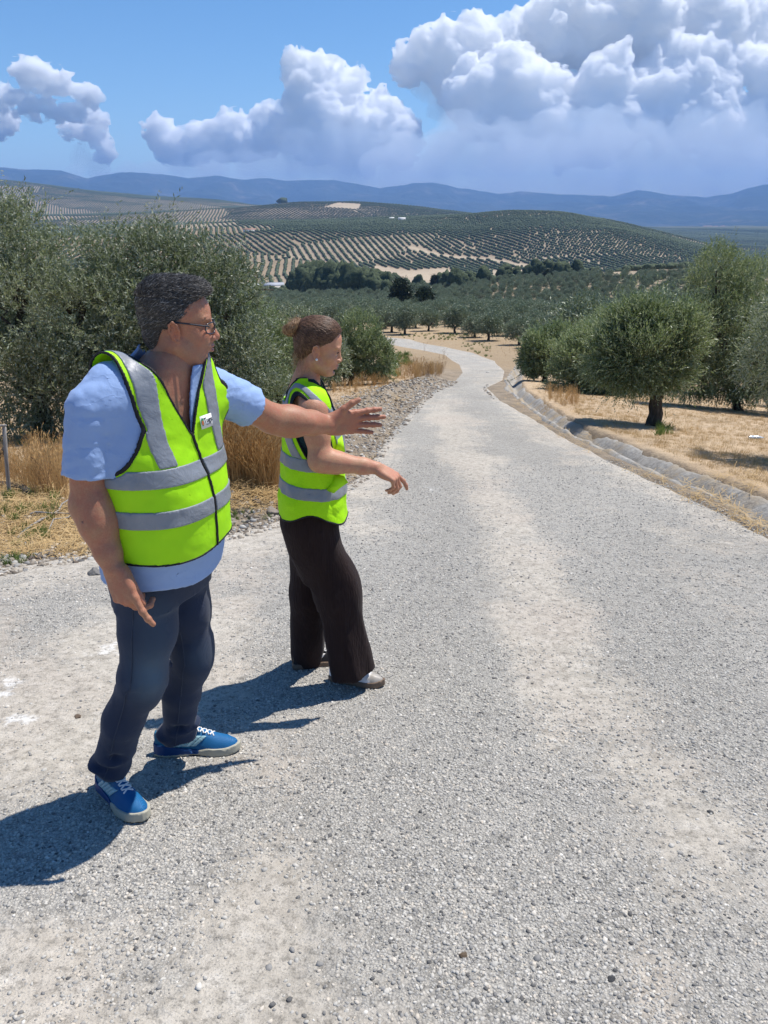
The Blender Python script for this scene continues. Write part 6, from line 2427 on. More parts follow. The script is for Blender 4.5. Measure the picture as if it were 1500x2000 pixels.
    hair_curves('hair_strands', v[pick] + N * .0003, D, r.uniform(.02, .035, len(pick)), M_HAIR_W, hair, .0006, 6, curl=-N * .42, seed=4)
    # loose hairs at the nape
    k = np.where(out & (loc[:, 2] < -.03) & (loc[:, 0] < -.02))[0]
    if len(k):
        pk = r.choice(k, 260)
        D = H.d(np.array([[-.25, 0, -1.]])) + r.normal(size=(260, 3)) * .25
        D /= np.linalg.norm(D, axis=1)[:, None]
        hair_curves('loose_hair', v[pk], D, r.uniform(.03, .085, 260), M_HAIR_BUN, hair, .0004, 7, curl=H.d((.35, 0, -.2))[None] + r.normal(size=(260, 3)) * .15)
    # bun: a rolled torus of hair
    B = Frame(H.w(np.array((-.124, 0, .062)) * s), H.d((-.75, 0, .66)), H.d((.66, 0, .75)))
    S = Sculpt(B.o - .06, B.o + .06, .002)
    a = []
    for t in np.linspace(0, 2 * math.pi, 13):
        a.append(B.w((.004 * math.sin(3 * t), math.cos(t) * .024, math.sin(t) * .024)))
    S.chain(a, [.0185 + .002 * math.sin(5 * i) for i in range(13)], .006)
    S.ell(B.w((-.01, 0, 0)), (.022, .027, .027), B.R, .01)
    S.wrinkle(.0022, .010, 9, .012, (1, 1, 1), ridge=True)
    bv_, bq_ = S.skin(0.0)
    bo = add('hair_bun', (bv_, bq_), M_HAIRB_BUN)
    nb = normals_of(S.F, S.lo, S.h, bv_)
    pk = r.choice(len(bv_), 2600)
    lb = B.loc(bv_[pk])
    th = np.arctan2(lb[:, 2], lb[:, 1])
    cc = np.stack([np.zeros(len(th)), np.cos(th) * .024, np.sin(th) * .024], 1)
    tang = np.stack([np.zeros(len(th)), -np.sin(th), np.cos(th)], 1)
    mer = np.cross(lb - cc, tang)
    D = (mer / (np.linalg.norm(mer, axis=1)[:, None] + 1e-6) * .9 + tang * .6) @ B.R + nb[pk] * .1 + r.normal(size=(len(th), 3)) * .1
    D /= np.linalg.norm(D, axis=1)[:, None]
    hair_curves('bun_strands', bv_[pk], D, r.uniform(.014, .03, len(pk)), M_HAIR_BUN, bo, .0006, 6, curl=-nb[pk] * .7)
    D = r.normal(size=(90, 3)) + H.d((-.8, 0, .3)); D /= np.linalg.norm(D, axis=1)[:, None]
    hair_curves('stray_hair', bv_[r.choice(len(bv_), 90)], D, r.uniform(.015, .05, 90), M_HAIR_BUN, bo, .0003, 6, curl=r.normal(size=(90, 3)) * .4)
    # pearl ear stud
    bm = bmesh.new()
    bmesh.ops.create_uvsphere(bm, u_segments=16, v_segments=10, radius=.0052, matrix=mathutils.Matrix.Translation(H.w(np.array((.002, -.083, -.041)) * s)))
    me = bpy.data.meshes.new('pearl_earring'); bm.to_mesh(me); bm.free(); me.materials.append(simple_mat('pearl', (.85, .83, .80), .2, spec=.6))
    link('pearl_earring', me, root)

    # ---- torso
    lo = T.w((0, 0, .76)) - [.26, .30, 0]; hi = T.w((0, 0, 1.50)) + [.28, .30, 0]
    tab = [  # z, cf, cl, front, back, left, right
        (.76, -.012, 0, .150, .150, .18, .18), (.84, -.012, 0, .150, .152, .19, .19), (.93, -.002, 0, .140, .134, .175, .175), (1.04, .004, 0, .126, .112, .150, .150), (1.14, .010, 0, .126, .108, .145, .145), (1.24, .006, 0, .120, .104, .150, .150),
        (1.32, -.004, 0, .094, .098, .150, .150), (1.38, -.010, 0, .076, .080, .135, .135), (1.42, -.006, 0, .062, .066, .10, .10), (1.455, .002, 0, .054, .056, .06, .06)]
    # blouse: dark, patterned green, sleeveless
    S = Sculpt(lo, hi, .0045)
    X, Y, Z = S.grid()[1:]
    f, l, z = T.split(X, Y, Z)
    D = loft(f, l, z, tab, 2.3)
    D = smin(D, capd(X, Y, Z, T.w((-.018, -.06, 1.40)), sh + [0, .035, .012], .040, .050), .03)
    D = smin(D, capd(X, Y, Z, T.w((-.018, .06, 1.40)), sf + [0, -.03, .012], .040, .050), .03)
    S.F = (D - .005).astype(np.float32)
    S.wrinkle(.003, .04, 61, .03)
    D_ = S.F
    neck = capd(X, Y, Z, T.w((-.035, 0, 1.47)), T.w((.10, 0, 1.40)), .060, .055)
    ah = .096 - np.sqrt((f + .004) ** 2 + ((z - 1.365) * .85) ** 2)
    ah = np.minimum(ah, np.abs(l) - .10)
    S.F = clean_region(D_, -(D_ + .008), .95 - z, -neck, ah)
    bl = NT('leaf_print_blouse')
    p_ = bl.objc()
    w1 = bl.n('ShaderNodeTexWave'); bl.l(bl.mapping(p_, (1, 1, 1), (.5, .8, .3)), w1.inputs['Vector']); w1.inputs['Scale'].default_value = 26; w1.inputs['Distortion'].default_value = 9; w1.inputs['Detail'].default_value = 3
    bl.bsdf(bl.ramp(w1.outputs['Fac'], [(.40, (.006, .018, .030)), (.52, (.015, .075, .07)), (.60, (.03, .16, .13)), (.7, (.008, .03, .045))]), .7, spec=.2)
    add('blouse', S.skin(), bl.m)

    # ---- vest
    S = Sculpt(lo, hi, .0034)
    X, Y, Z = S.grid()[1:]
    f, l, z = T.split(X, Y, Z)
    tv = [(a, b, c, d + .010, e_ + .012, g + .012, h_ + .012) for a, b, c, d, e_, g, h_ in tab]
    tv = [(.76, .000, 0, .146, .148, .205, .205), (.86, .000, 0, .146, .148, .205, .205), (.95, .000, 0, .144, .142, .196, .196), (1.06, .002, 0, .141, .132, .178, .178), (1.15, .004, 0, .138, .124, .166, .166), (1.24, .004, 0, .130, .116, .164, .164)] + tv[6:]
    D = loft(f, l, z, tv, 2.3)
    D = smin(D, capd(X, Y, Z, T.w((-.018, -.06, 1.40)), sh + [0, .035, .012], .050, .062), .03)
    D = smin(D, capd(X, Y, Z, T.w((-.018, .06, 1.40)), sf + [0, -.03, .012], .050, .060), .03)
    S.F = D.astype(np.float32)
    S.wrinkle(.0045, .09, 71, .04, (1.2, 1.2, .7), ridge=True)
    S.wrinkle(.0022, .03, 72, .04)
    D = S.F.copy()
    zr = z + .0 * f
    hem = (.893 + .026 * np.cos(np.clip(f / .14, -1, 1) * math.pi) - .012 * np.clip(f / .14, -1, 1)) - z
    vw = np.where(f > 0, np.clip(z - 1.20, 0, 1) * .33, .07)
    vn = np.where((f > 0) & (z > 1.20), vw - np.abs(l), np.where((f <= 0) & (z > 1.37), vw - np.abs(l), -.04))
    # deep slanting armhole
    ff = f - .006 + (z - 1.27) * .30
    ah = (1 - np.sqrt((ff / .064) ** 2 + ((z - 1.258) / .150) ** 2)) * .064
    ah = np.minimum(ah, np.abs(l) - .09)
    reg = clean_region(hem, vn, ah)
    S.F = clean_region(np.abs(D - .001) - .0028, reg)
    v, q = S.skin()
    side = np.abs(T.loc(v)[:, 0] - .0) < 9
    vest = add('vest', (v, q), M_VESTMESH)
    S.F = clean_region(np.abs(D - .002) - .0040, np.abs(reg + .002) - .0038)
    add('binding', S.skin(), M_BLACK, parent=vest)
    inset = reg + .006
    Dt = np.abs(D - .0044) - .0024
    for zc in (1.107, .990):
        bandz = zc - .10 * np.clip(f, -.2, .2) + .02
        S.F = clean_region(Dt, np.abs(z - bandz) - .0255, inset)
        add('reflective_band', S.skin(), M_STRIPE, parent=vest)
    low = 1.107 - .10 * np.clip(f, -.2, .2) + .02 + .0255
    for sd in (-1, 1):
        # strap down the back, over the shoulder and down the front, following the armhole
        ringd = (np.sqrt((ff / .104) ** 2 + ((z - 1.240) / .178) ** 2) - 1) * .104
        S.F = clean_region(Dt, np.abs(ringd) - .0185, low - z, -(l * sd) + .03, inset + .004)
        add('reflective_strap', S.skin(), M_STRIPE, parent=vest)
    # loose chest flap and pocket corner catching the light
    def ff_patch(pix, depth, name, mat):
        pts = np.array([P(u, v_, depth + k * .012 * (-1) ** i) for i, (u, v_, k) in enumerate(pix)])
        c = pts.mean(0) + [0, -.018, 0]
        n_ = len(pts)
        V = np.concatenate([pts, [c]])
        i = np.arange(n_)
        o = link(name, mesh_from(name, V, np.stack([i, (i + 1) % n_, np.full(n_, n_)], 1), mat, True), vest)
        m_ = o.modifiers.new('t', 'SOLIDIFY'); m_.thickness = .0015
    ff_patch([(655, 925, 0), (672, 930, 1), (680, 942, 0), (664, 953, 1), (652, 963, 0), (636, 958, 1), (648, 945, 0)], 2.97, 'pocket_flap', M_VEST)
    ff_patch([(640, 880, 0), (668, 850, 1), (674, 882, 0), (666, 884, 1)], 3.03, 'front_edge', M_VEST)

    # ---- wide trousers
    hn = T.w((-.012, -.075, .86)); hf_ = T.w((-.012, .075, .86))
    kn = P(659, 1160, 3.08); cn = P(689, 1312, 3.06)
    kf = P(602, 1160, 3.24); cf_ = P(602, 1285, 3.34)
    S = Sculpt(np.minimum(cn, cf_) - [.17, .2, .08], T.w((0, 0, 1.02)) + [.30, .25, 0], .0045)
    X, Y, Z = S.grid()[1:]
    f, l, z = T.split(X, Y, Z)
    D = loft(f, l, z, [(.56, -.014, 0, .05, .06, .08, .08), (.70, -.014, 0, .095, .105, .145, .145), (.84, -.014, 0, .122, .134, .172, .172), (.92, -.004, 0, .122, .125, .170, .170), (1.02, .0, 0, .112, .105, .150, .150)], 2.3)
    S.F = D
    S.chain([hn, kn, cn], [.100, .094, .103], .05)
    S.chain([hf_, kf, cf_], [.105, .088, .082], .03)
    S.ell(kn + [.026, -.01, .03], (.072, .08, .15), None, .06)
    idx = np.argwhere(np.abs(S.F) < .05)
    pp = idx * S.h + S.lo
    an = np.arctan2(pp[:, 1] - np.interp(pp[:, 2], [cn[2], hn[2]], [cn[1], hn[1]]), pp[:, 0] - np.interp(pp[:, 2], [cn[2], kn[2], hn[2]], [cn[0], kn[0], hn[0]]))
    low_ = np.clip((hn[2] - pp[:, 2]) / .7, 0, 1)
    S.F[tuple(idx.T)] += (low_ * .007 * np.sin(an * 5 + pp[:, 2] * 3)).astype(np.float32)
    S.wrinkle(.0035, .10, 82, .05, (1.6, 1.6, .30), ridge=True)
    S.wrinkle(.0022, .035, 83, .05, (1.6, 1.6, .6))
    # hems: near leg slants up to the toe
    ncut = np.where(Y < (cn[1] + cf_[1]) / 2, P(690, 1313, 3.06)[2] + (X - cn[0]) * .26 + .006 - Z, P(602, 1290, 3.34)[2] - (X - cf_[0]) * .05 - Z)
    S.F = np.maximum(S.F, ncut.astype(np.float32))
    add('trousers', S.skin(), M_CORD)
    # ---- shoes
    mats = {'upper': None, 'sole': simple_mat('brown_gum_sole', (.17, .12, .085), .6), 'stripe': simple_mat('white_leather_stripe', (.72, .70, .68), .5), 'lace': M_WHITE}
    u_ = NT('white_and_grey_leather')
    cc = u_.mix(u_.attr('toe', 'Fac'), (.80, .80, .82), (.36, .33, .29))
    u_.bsdf(cc, .45, spec=.4)
    mats['upper'] = u_.m
    gz = lambda p: np.array([p[0], p[1], float(ROADZ(np.array([p[0]]), np.array([p[1]]))[0]) + .008])
    t1 = gz(hit(750, 1345, ROADZ)); h1 = gz(hit(650, 1330, ROADZ))
    dv = t1 - h1; dv *= .27 / np.linalg.norm(dv)
    shoe(root, t1, t1 - dv, None, 'shoe', mats, .27, style='flat', side=-1, label='white shoe with a grey toe cap')
    u2 = simple_mat('black_leather', (.02, .018, .02), .5)
    m2 = dict(mats); m2['upper'] = u2
    h2 = gz(hit(574, 1308, ROADZ)); t2 = gz(hit(700, 1290, ROADZ))
    dv = t2 - h2; dv *= .27 / np.linalg.norm(dv)
    shoe(root, h2 + dv, h2, None, 'shoe', m2, .27, style='flat', side=1, label='dark shoe with pale stripes')
    for ch in root.children:
        ch.matrix_parent_inverse = mathutils.Matrix.Translation(-root.location)
    return root


WOMAN = build_woman()
# ------------------------------------------------------------------ concrete ditch beside the road
def build_ditch():
    t = NT('ditch_concrete')
    p = t.pos()
    n = t.noise(p, 3.5, 7, 0.65)
    c = t.ramp(n, [(0.3, (0.25, 0.235, 0.21)), (0.55, (0.37, 0.35, 0.315)), (0.75, (0.47, 0.445, 0.40))])
    st = t.noise(t.mapping(p, (14, 14, 1.2)), 1.0, 4)
    c = t.mix(t.ramp(st, [(0.5, 0.0), (0.68, 0.45)]), c, (0.15, 0.14, 0.125))
    c = t.mix(t.ramp(t.noise(p, 1.1, 5, .6), [(0.46, 0.0), (0.62, 0.85)]), c, (0.38, 0.30, 0.20))
    t.bsdf(c, 0.9, t.bump(t.noise(p, 16, 7, 0.7), 0.9, 0.03), spec=0.2)
    s = np.concatenate([[0], np.cumsum(np.hypot(*np.diff(DITCH, axis=0).T))])
    n = 420
    q = np.linspace(0, 1, n) * s[-1]
    cx, cy = np.interp(q, s, DITCH[:, 0]), np.interp(q, s, DITCH[:, 1])
    k = np.hanning(15); k /= k.sum()
    cx = np.convolve(np.pad(cx, 7, mode='edge'), k, 'valid'); cy = np.convolve(np.pad(cy, 7, mode='edge'), k, 'valid')
    tx, ty = np.gradient(cx), np.gradient(cy); L = np.hypot(tx, ty)
    nx, ny = ty / L, -tx / L
    nx, ny = np.where(nx < 0, -nx, nx), np.where(nx < 0, -ny, ny)
    prof = [(-.46, -.06), (-.40, .012), (-.34, .018), (-.26, -.06), (-.17, -.17), (-.09, -.24), (0, -.27), (.09, -.23), (.18, -.155), (.27, -.085), (.35, -.045), (.40, -.035), (.44, -.05), (.50, -.14)]
    off = np.array([a for a, _ in prof]); dz = np.array([b for _, b in prof])
    wig = 0.09 * fbm(q / 0.8, q * 0, 4, 301)[:, None]
    O = off[None, :] * 0.80 * (1 + 0.10 * fbm(q / 1.4, q * 0 + 5, 3, 302)[:, None]) + wig
    x = cx[:, None] + nx[:, None] * O; y = cy[:, None] + ny[:, None] * O
    base = near_plane(cx, cy)
    z = base[:, None] + dz[None, :] + 0.030 * fbm(x * 5, y * 5, 4, 303) + 0.05 * fbm(x * 1.3, y * 1.3, 3, 304)
    V = np.stack([x.ravel(), y.ravel(), z.ravel()], 1)
    link('drainage_ditch', mesh_from('drainage_ditch', V, grid_faces(n, len(prof))[:, ::-1], t.m, True), None,
         category='ditch', label='grey concrete drainage ditch running along the right side of the gravel road')


build_ditch()


# ------------------------------------------------------------------ loose stones of the road
def stone_kind(name, seed, mat, sub=2):
    bm = bmesh.new()
    bmesh.ops.create_icosphere(bm, subdivisions=sub - 1, radius=1.0)
    v = np.array([x.co[:] for x in bm.verts]); f = np.array([[x.index for x in p.verts] for p in bm.faces]); bm.free()
    r = np.random.default_rng(seed)
    # cut by random planes: broken stone
    for _ in range(7):
        n = r.normal(size=3); n /= np.linalg.norm(n); d = r.uniform(.45, .85)
        k = v @ n
        v = np.where((k > d)[:, None], v - n * (k - d)[:, None], v)
    v *= np.array([1, r.uniform(.6, .9), r.uniform(.45, .75)])
    return mesh_from(name, v, f, mat, False)


def mat_stone():
    t = NT('chipping')
    oi = t.n('ShaderNodeObjectInfo').outputs['Random']
    c = t.ramp(oi, [(0, (0.10, 0.097, 0.095)), (0.10, (0.26, 0.25, 0.235)), (0.5, (0.43, 0.41, 0.37)), (0.85, (0.53, 0.50, 0.445)), (0.95, (0.56, 0.49, 0.40)), (1, (0.68, 0.65, 0.59))])
    n = t.noise(t.pos(), 90, 4, 0.7)
    c = t.mix(1.0, c, t.ramp(n, [(0.3, 0.85), (0.7, 1.1)]), 'MULTIPLY')
    t.bsdf(c, 0.9, t.bump(n, 0.5, 0.003), spec=0.25)
    return t.m


def gravel_density(x, y):
    """how stony the surface is: 1 bare chippings, 0 swept dust"""
    g = 0.62 - 1.9 * dust_field(x, y) + 0.5 * fbm(x * 3.1, y * 2.6, 2, 402)
    return np.clip(g, 0.04, 1)


def build_gravel():
    r = np.random.default_rng(404)
    m = mat_stone()
    kinds = [stone_kind('chipping', 500 + i, m) for i in range(10)]
    P_, S_ = [], []
    for (y0, y1, n, s0, s1) in ((0.85, 2.3, 60000, .0028, .0098), (2.2, 4.2, 70000, .0036, .0105), (4.2, 10.0, 90000, .0055, .0135)):
        y = r.uniform(y0, y1, n)
        x = r.uniform(-0.62, 0.66, n) * (y * 1.02 + .16)
        keep = (r.random(n) < gravel_density(x, y) * .9) & (road_sd(x, y) < -.02)
        x, y = x[keep], y[keep]
        s = s0 + (s1 - s0) * r.random(len(x)) ** 1.9
        z = ROADZ(x, y) + .006 + s * r.uniform(-.25, .12, len(x))
        P_.append(np.stack([x, y, z], 1)); S_.append(s)
    # a few larger stones
    n = 900
    y = r.uniform(.95, 6.5, n); x = r.uniform(-.6, .6, n) * y
    k = road_sd(x, y) < 0
    x, y = x[k], y[k]
    s = r.uniform(.007, .0150, len(x))
    P_.append(np.stack([x, y, ROADZ(x, y) + .006], 1)); S_.append(s)
    p = np.concatenate(P_); s = np.concatenate(S_)
    rot = np.stack([r.normal(size=len(s)) * .25, r.normal(size=len(s)) * .25, r.uniform(0, 6.28, len(s))], 1)
    scatter('gravel', p, rot, s, r.integers(0, len(kinds), len(s)), kinds, kind='stuff', label='loose grey limestone chippings on the road')
    # rubble of the shoulder and the spoil bank
    y = 4.5 + 26 * r.random(150000) ** 1.4; x = r.uniform(-.62, .3, 150000) * y
    sd = road_sd(x, y)
    k = (sd > -.25) & (sd < 2.4) & (x < ditch_x(y) - 1) & (r.random(len(x)) < .95 - .28 * sd)
    x, y = x[k], y[k]
    s = (.007 + .034 * r.random(len(x)) ** 4) * (1 + .05 * np.clip(y - 8, 0, 20))
    z = np.where(sd[k] < 0, ROADZ(x, y), ground_z(x, y)) + s * .1
    me = mat_earthclod()
    ek = [stone_kind('clod', 600 + i, me) for i in range(5)] + kinds[:2]
    rot = np.stack([r.normal(size=len(s)) * .3, r.normal(size=len(s)) * .3, r.uniform(0, 6.28, len(s))], 1)
    scatter('rubble', np.stack([x, y, z], 1), rot, s, r.integers(0, len(ek), len(s)), ek, kind='stuff', label='clods and rubble of the verge')
    # single stones that catch the eye
    for (u, v, sz, lab, col) in (
            (905, 1868, .015, 'brown dirt clod on the gravel near the bottom of the photo', (.13, .095, .065)),
            (1194, 1916, .013, 'dark stone on the gravel, lower right of the brown clod', (.07, .07, .072)),
            (152, 1403, .018, 'brown clod left of the man\'s knee on the pale dust', (.15, .11, .08)),
            (533, 1003, .075, 'largest grey-brown rock on the verge between the man and the woman', (.26, .22, .18)),
            (500, 985, .06, 'dark broken clod beside the large rock on the verge', (.14, .115, .095)),
            (492, 1013, .045, 'flat dark clod left of the large rock on the verge', (.17, .14, .11)),
            (183, 1123, .055, 'flat grey stone on the road edge just left of the man\'s wrist', (.20, .19, .18)),
            (1310, 1046, .02, 'pale piece of stick-like stone at the lip of the ditch', (.5, .46, .38)),
            (953, 728, .10, 'white stone at the outer edge of the far bend', (.5, .48, .44))):
        b = hit(u, v, None if road_sd(*hit(u, v)[:2]) > 0 else ROADZ)
        mm = NT('rock_surface'); nn = mm.noise(mm.pos(), 30, 6, .7)
        mm.bsdf(mm.mix(nn, tuple(c * .6 for c in col), tuple(c * 1.3 for c in col)), .95, mm.bump(nn, 1, .01), spec=.15)
        bm = bmesh.new(); bmesh.ops.create_icosphere(bm, subdivisions=4, radius=1.0)
        vv = np.array([x.co[:] for x in bm.verts]); f = np.array([[x.index for x in q.verts] for q in bm.faces]); bm.free()
        rr = np.random.default_rng(int(u))
        for _ in range(9):
            n_ = rr.normal(size=3); n_ /= np.linalg.norm(n_); d = rr.uniform(.5, .85); kk = vv @ n_
            vv = np.where((kk > d)[:, None], vv - n_ * (kk - d)[:, None], vv)
        vv = vv * (1 + .10 * noise3(vv * 3, int(u)) + .05 * noise3(vv * 9, 3))[:, None] * np.array([1, .8, .65]) * sz
        o = link('stone', mesh_from('stone', vv, f, mm.m, True), None, category='stone', label=lab)
        o.location = (b[0], b[1], b[2] + sz * .3); o.rotation_euler = (0, 0, rr.uniform(0, 6))


def mat_earthclod():
    t = NT('earth_clod')
    oi = t.n('ShaderNodeObjectInfo').outputs['Random']
    c = t.ramp(oi, [(0, (0.13, 0.105, 0.085)), (0.5, (0.30, 0.26, 0.21)), (1, (0.45, 0.40, 0.33))])
    t.bsdf(c, 0.95, t.bump(t.noise(t.pos(), 60, 4), .6, .004), spec=.1)
    return t.m


build_gravel()


# ------------------------------------------------------------------ dry grass, straw, weeds
def blade_tuft(name, seed, n, h, w, spread, lean, mat, heads=False, droop=.5):
    r = np.random.default_rng(seed)
    V, F, T_ = [], [], []
    for i in range(n):
        a = r.uniform(0, 6.28); d = r.random() ** .6 * spread
        b = np.array([math.cos(a) * d, math.sin(a) * d, 0])
        hh = h * r.uniform(.45, 1.1)
        la = r.uniform(0, 6.28); ln = lean * r.random() * hh
        dirv = np.array([math.cos(la), math.sin(la), 0]) * ln
        sd = np.array([-math.sin(la + 1), math.cos(la + 1), 0]) * w * r.uniform(.6, 1.2)
        k = 4
        base = len(V)
        for j in range(k):
            t = j / (k - 1)
            c = b + dirv * t ** 1.7 + np.array([0, 0, hh * (t - droop * .25 * t ** 3)])
            ww = sd * (1 - .85 * t)
            if heads and j == k - 1:
                ww = sd * 1.0
            V += [c - ww, c + ww]
        for j in range(k - 1):
            q = base + 2 * j
            F.append((q, q + 1, q + 3, q + 2))
        if heads:
            c = b + dirv + np.array([0, 0, hh * (1 - droop * .25)])
            up = dirv * .3 + np.array([0, 0, h * .09]); q = len(V)
            s2 = sd * 2.6
            V += [c, c + up * .5 + s2, c + up, c + up * .5 - s2]; F.append((q, q + 1, q + 2, q + 3))
        T_.append(r.random())
    V = np.array(V)
    return mesh_from(name, V, np.array(F), mat, False)


def mat_grass(name, a, b, trans=.25):
    t = NT(name)
    oi = t.n('ShaderNodeObjectInfo').outputs['Random']
    n = t.noise(t.pos(), 5, 3)
    c = t.mix(t.math('ADD', t.math('MULTIPLY', oi, .6), t.math('MULTIPLY', n, .4)), a, b)
    bs = t.bsdf(c, .7, spec=.15)
    t.translucent(bs, c, trans)
    return t.m


def build_plants():
    r = np.random.default_rng(808)
    gold = mat_grass('dry_grass_blade', (0.40, 0.27, 0.12), (0.68, 0.50, 0.26))
    wheat = mat_grass('tall_dry_grass', (0.40, 0.24, 0.10), (0.66, 0.44, 0.20))
    brown = mat_grass('dead_weed', (0.17, 0.10, 0.05), (0.34, 0.21, 0.12))
    green = mat_grass('weed_leaf', (0.09, 0.14, 0.03), (0.22, 0.30, 0.08))
    tufts = [blade_tuft('stubble', 900 + i, 16, .075, .0020, .07, .9, gold) for i in range(4)]
    tall = [blade_tuft('tall_grass', 910 + i, 26, .62, .0028, .07, .35, wheat, True) for i in range(4)]
    weeds = [blade_tuft('green_weed', 920 + i, 26, .16, .006, .06, .8, green) for i in range(3)]
    deadw = [blade_tuft('dead_stalk', 930 + i, 7, .55, .0026, .05, .35, brown, True) for i in range(3)]

    def ok_field(x, y):
        sd = road_sd(x, y); dd, _ = poly_dist(x, y, DITCH)
        return sd, dd

    # stubble on both fields
    n = 60000
    y = 4.0 + 30 * r.random(n) ** 1.5; x = r.uniform(-.62, .62, n) * y
    sd, dd = ok_field(x, y)
    right = x > ditch_x(y)
    k = (dd > .55) & np.where(right, sd > .5, sd > np.where(y < 7, .55, 1.5)) & (r.random(n) < .75 + .5 * fbm(x, y, 3, 5))
    x, y = x[k], y[k]
    m = len(x)
    sc = r.uniform(.5, 1.3, m)
    scatter('dry_grass', np.stack([x, y, ground_z(x, y) - .01], 1), np.stack([r.normal(size=m) * .2, r.normal(size=m) * .2, r.uniform(0, 6.28, m)], 1), sc,
            r.integers(0, 4, m), tufts, kind='stuff', label='short golden stubble of the olive fields')
    # straw lying about the verge left of the man and the strip beside the ditch
    straw = []
    for i in range(3):
        rr = np.random.default_rng(940 + i); V, F = [], []
        for j in range(16):
            c = rr.normal(size=3) * [.07, .07, .008]; c[2] = abs(c[2]); a = rr.uniform(0, 6.28); L = rr.uniform(.04, .13)
            d = np.array([math.cos(a), math.sin(a), rr.normal() * .12]) * L; s_ = np.array([-math.sin(a), math.cos(a), 0]) * .0018
            q = len(V); V += [c - d / 2 - s_, c - d / 2 + s_, c + d / 2 + s_, c + d / 2 - s_]; F.append((q, q + 1, q + 2, q + 3))
        straw.append(mesh_from('straw', np.array(V), np.array(F), gold, False))
    pts = []
    def patch(u0, u1, v0, v1, n_, off=0.0):
        pts.extend(tuple(q) for q in hits(r.uniform(u0, u1, n_), r.uniform(v0, v1, n_)))
    patch(0, 200, 985, 1085, 420); patch(420, 545, 950, 1000, 240); patch(0, 130, 940, 990, 140); patch(640, 800, 750, 800, 70); patch(560, 760, 770, 950, 90)
    patch(1230, 1500, 925, 1060, 260); patch(990, 1200, 770, 900, 160)
    pts = np.array(pts); k = road_sd(pts[:, 0], pts[:, 1]) > -.15
    pts = pts[k]; m = len(pts)
    pts[:, 2] += .012
    scatter('straw', pts, np.stack([r.normal(size=m) * .15, r.normal(size=m) * .15, r.uniform(0, 6.28, m)], 1), r.uniform(.8, 1.6, m), r.integers(0, 3, m), straw, kind='stuff', label='fallen straw on the verge')
    # tall dry grass behind the man, by the bend, at the left
    P_ = []
    for (u0, u1, v0, v1, n_, s_) in ((418, 548, 935, 975, 420, 1.0), (545, 560, 900, 960, 30, .8), (60, 130, 900, 975, 60, .7), (0, 140, 880, 960, 60, .55), (640, 700, 752, 768, 40, .5),
                                     (775, 862, 722, 742, 120, .9), (780, 830, 700, 722, 60, .7), (690, 760, 742, 756, 60, .8), (1060, 1130, 765, 795, 60, .6), (930, 1010, 665, 700, 50, .5), (850, 930, 655, 668, 60, .5)):
        for b in hits(r.uniform(u0, u1, n_), r.uniform(v0, v1, n_)):
            P_.append((b[0], b[1], b[2], s_ * r.uniform(.7, 1.15)))
    P_ = np.array(P_); P_ = P_[road_sd(P_[:, 0], P_[:, 1]) > .1]; m = len(P_)
    scatter('tall_dry_grass', P_[:, :3], np.stack([r.normal(size=m) * .1, r.normal(size=m) * .1, r.uniform(0, 6.28, m)], 1), P_[:, 3], r.integers(0, 4, m), tall, kind='stuff', label='tall ripe dry grass by the road')
    P_ = []
    for (u0, u1, v0, v1, n_, s_) in ((0, 110, 965, 1020, 46, .7), (20, 90, 1020, 1070, 20, .6), (0, 60, 1090, 1112, 14, .5), (40, 150, 840, 880, 40, .7), (745, 805, 690, 715, 110, 3.2), (700, 780, 715, 740, 60, 2.2),
                                     (900, 960, 670, 700, 60, 2.0), (780, 930, 652, 664, 90, 2.4), (1060, 1075, 858, 870, 4, .6), (1285, 1310, 835, 850, 12, 1.2), (540, 640, 1010, 1030, 20, .35), (450, 560, 1005, 1030, 22, .35)):
        for b in hits(r.uniform(u0, u1, n_), r.uniform(v0, v1, n_)):
            P_.append((b[0], b[1], b[2], s_ * r.uniform(.6, 1.2)))
    P_ = np.array(P_); P_ = P_[road_sd(P_[:, 0], P_[:, 1]) > .02]; m = len(P_)
    scatter('green_weeds', P_[:, :3], np.stack([r.normal(size=m) * .1, r.normal(size=m) * .1, r.uniform(0, 6.28, m)], 1), P_[:, 3], r.integers(0, 3, m), weeds, kind='stuff', label='green weeds on the verges')
    P_ = []
    for (u, v, s_) in [(865, 726, 1.9), (868, 722, 1.7), (863, 728, 1.6), (829, 686, 2.2), (866, 700, 2.0), (868, 702, 2.2), (834, 740, 1.6), (826, 738, 1.6), (1165, 768, 1.0), (98, 968, .9), (88, 965, .9), (104, 970, .8)] + [(r.uniform(780, 860), r.uniform(728, 744), r.uniform(1, 1.7)) for _ in range(26)] + [(r.uniform(70, 130), r.uniform(950, 980), r.uniform(.5, .9)) for _ in range(10)]:
        b = hit(u, v); P_.append((b[0], b[1], b[2], s_))
    P_ = np.array(P_); m = len(P_)
    scatter('dead_weeds', P_[:, :3], np.stack([r.normal(size=m) * .08, r.normal(size=m) * .08, r.uniform(0, 6.28, m)], 1), P_[:, 3], r.integers(0, 3, m), deadw, kind='stuff', label='dead brown weed stalks')

    # wooden stake, fallen branch, loose sticks at the left edge
    gw = NT('grey_weathered_wood'); w = gw.noise(gw.mapping(gw.objc(), (60, 60, 5)), 1.0, 5, .7)
    gw.bsdf(gw.ramp(w, [(.3, (.16, .15, .14)), (.6, (.34, .32, .30)), (.8, (.42, .40, .37))]), .9, gw.bump(w, .8, .004), spec=.15)
    b = hit(17, 968)
    top = P(8, 832, b[1])
    V, Q = tubes([(np.array([b - [0, 0, .1], (b + top) / 2, top]), np.array([.021, .021, .020]))], 6)
    st = empty('wooden_stake', b, label='grey weathered wooden stake in the ground at the left edge', category='stake')
    link('post', mesh_from('post', V - b, Q, gw.m, True), st)
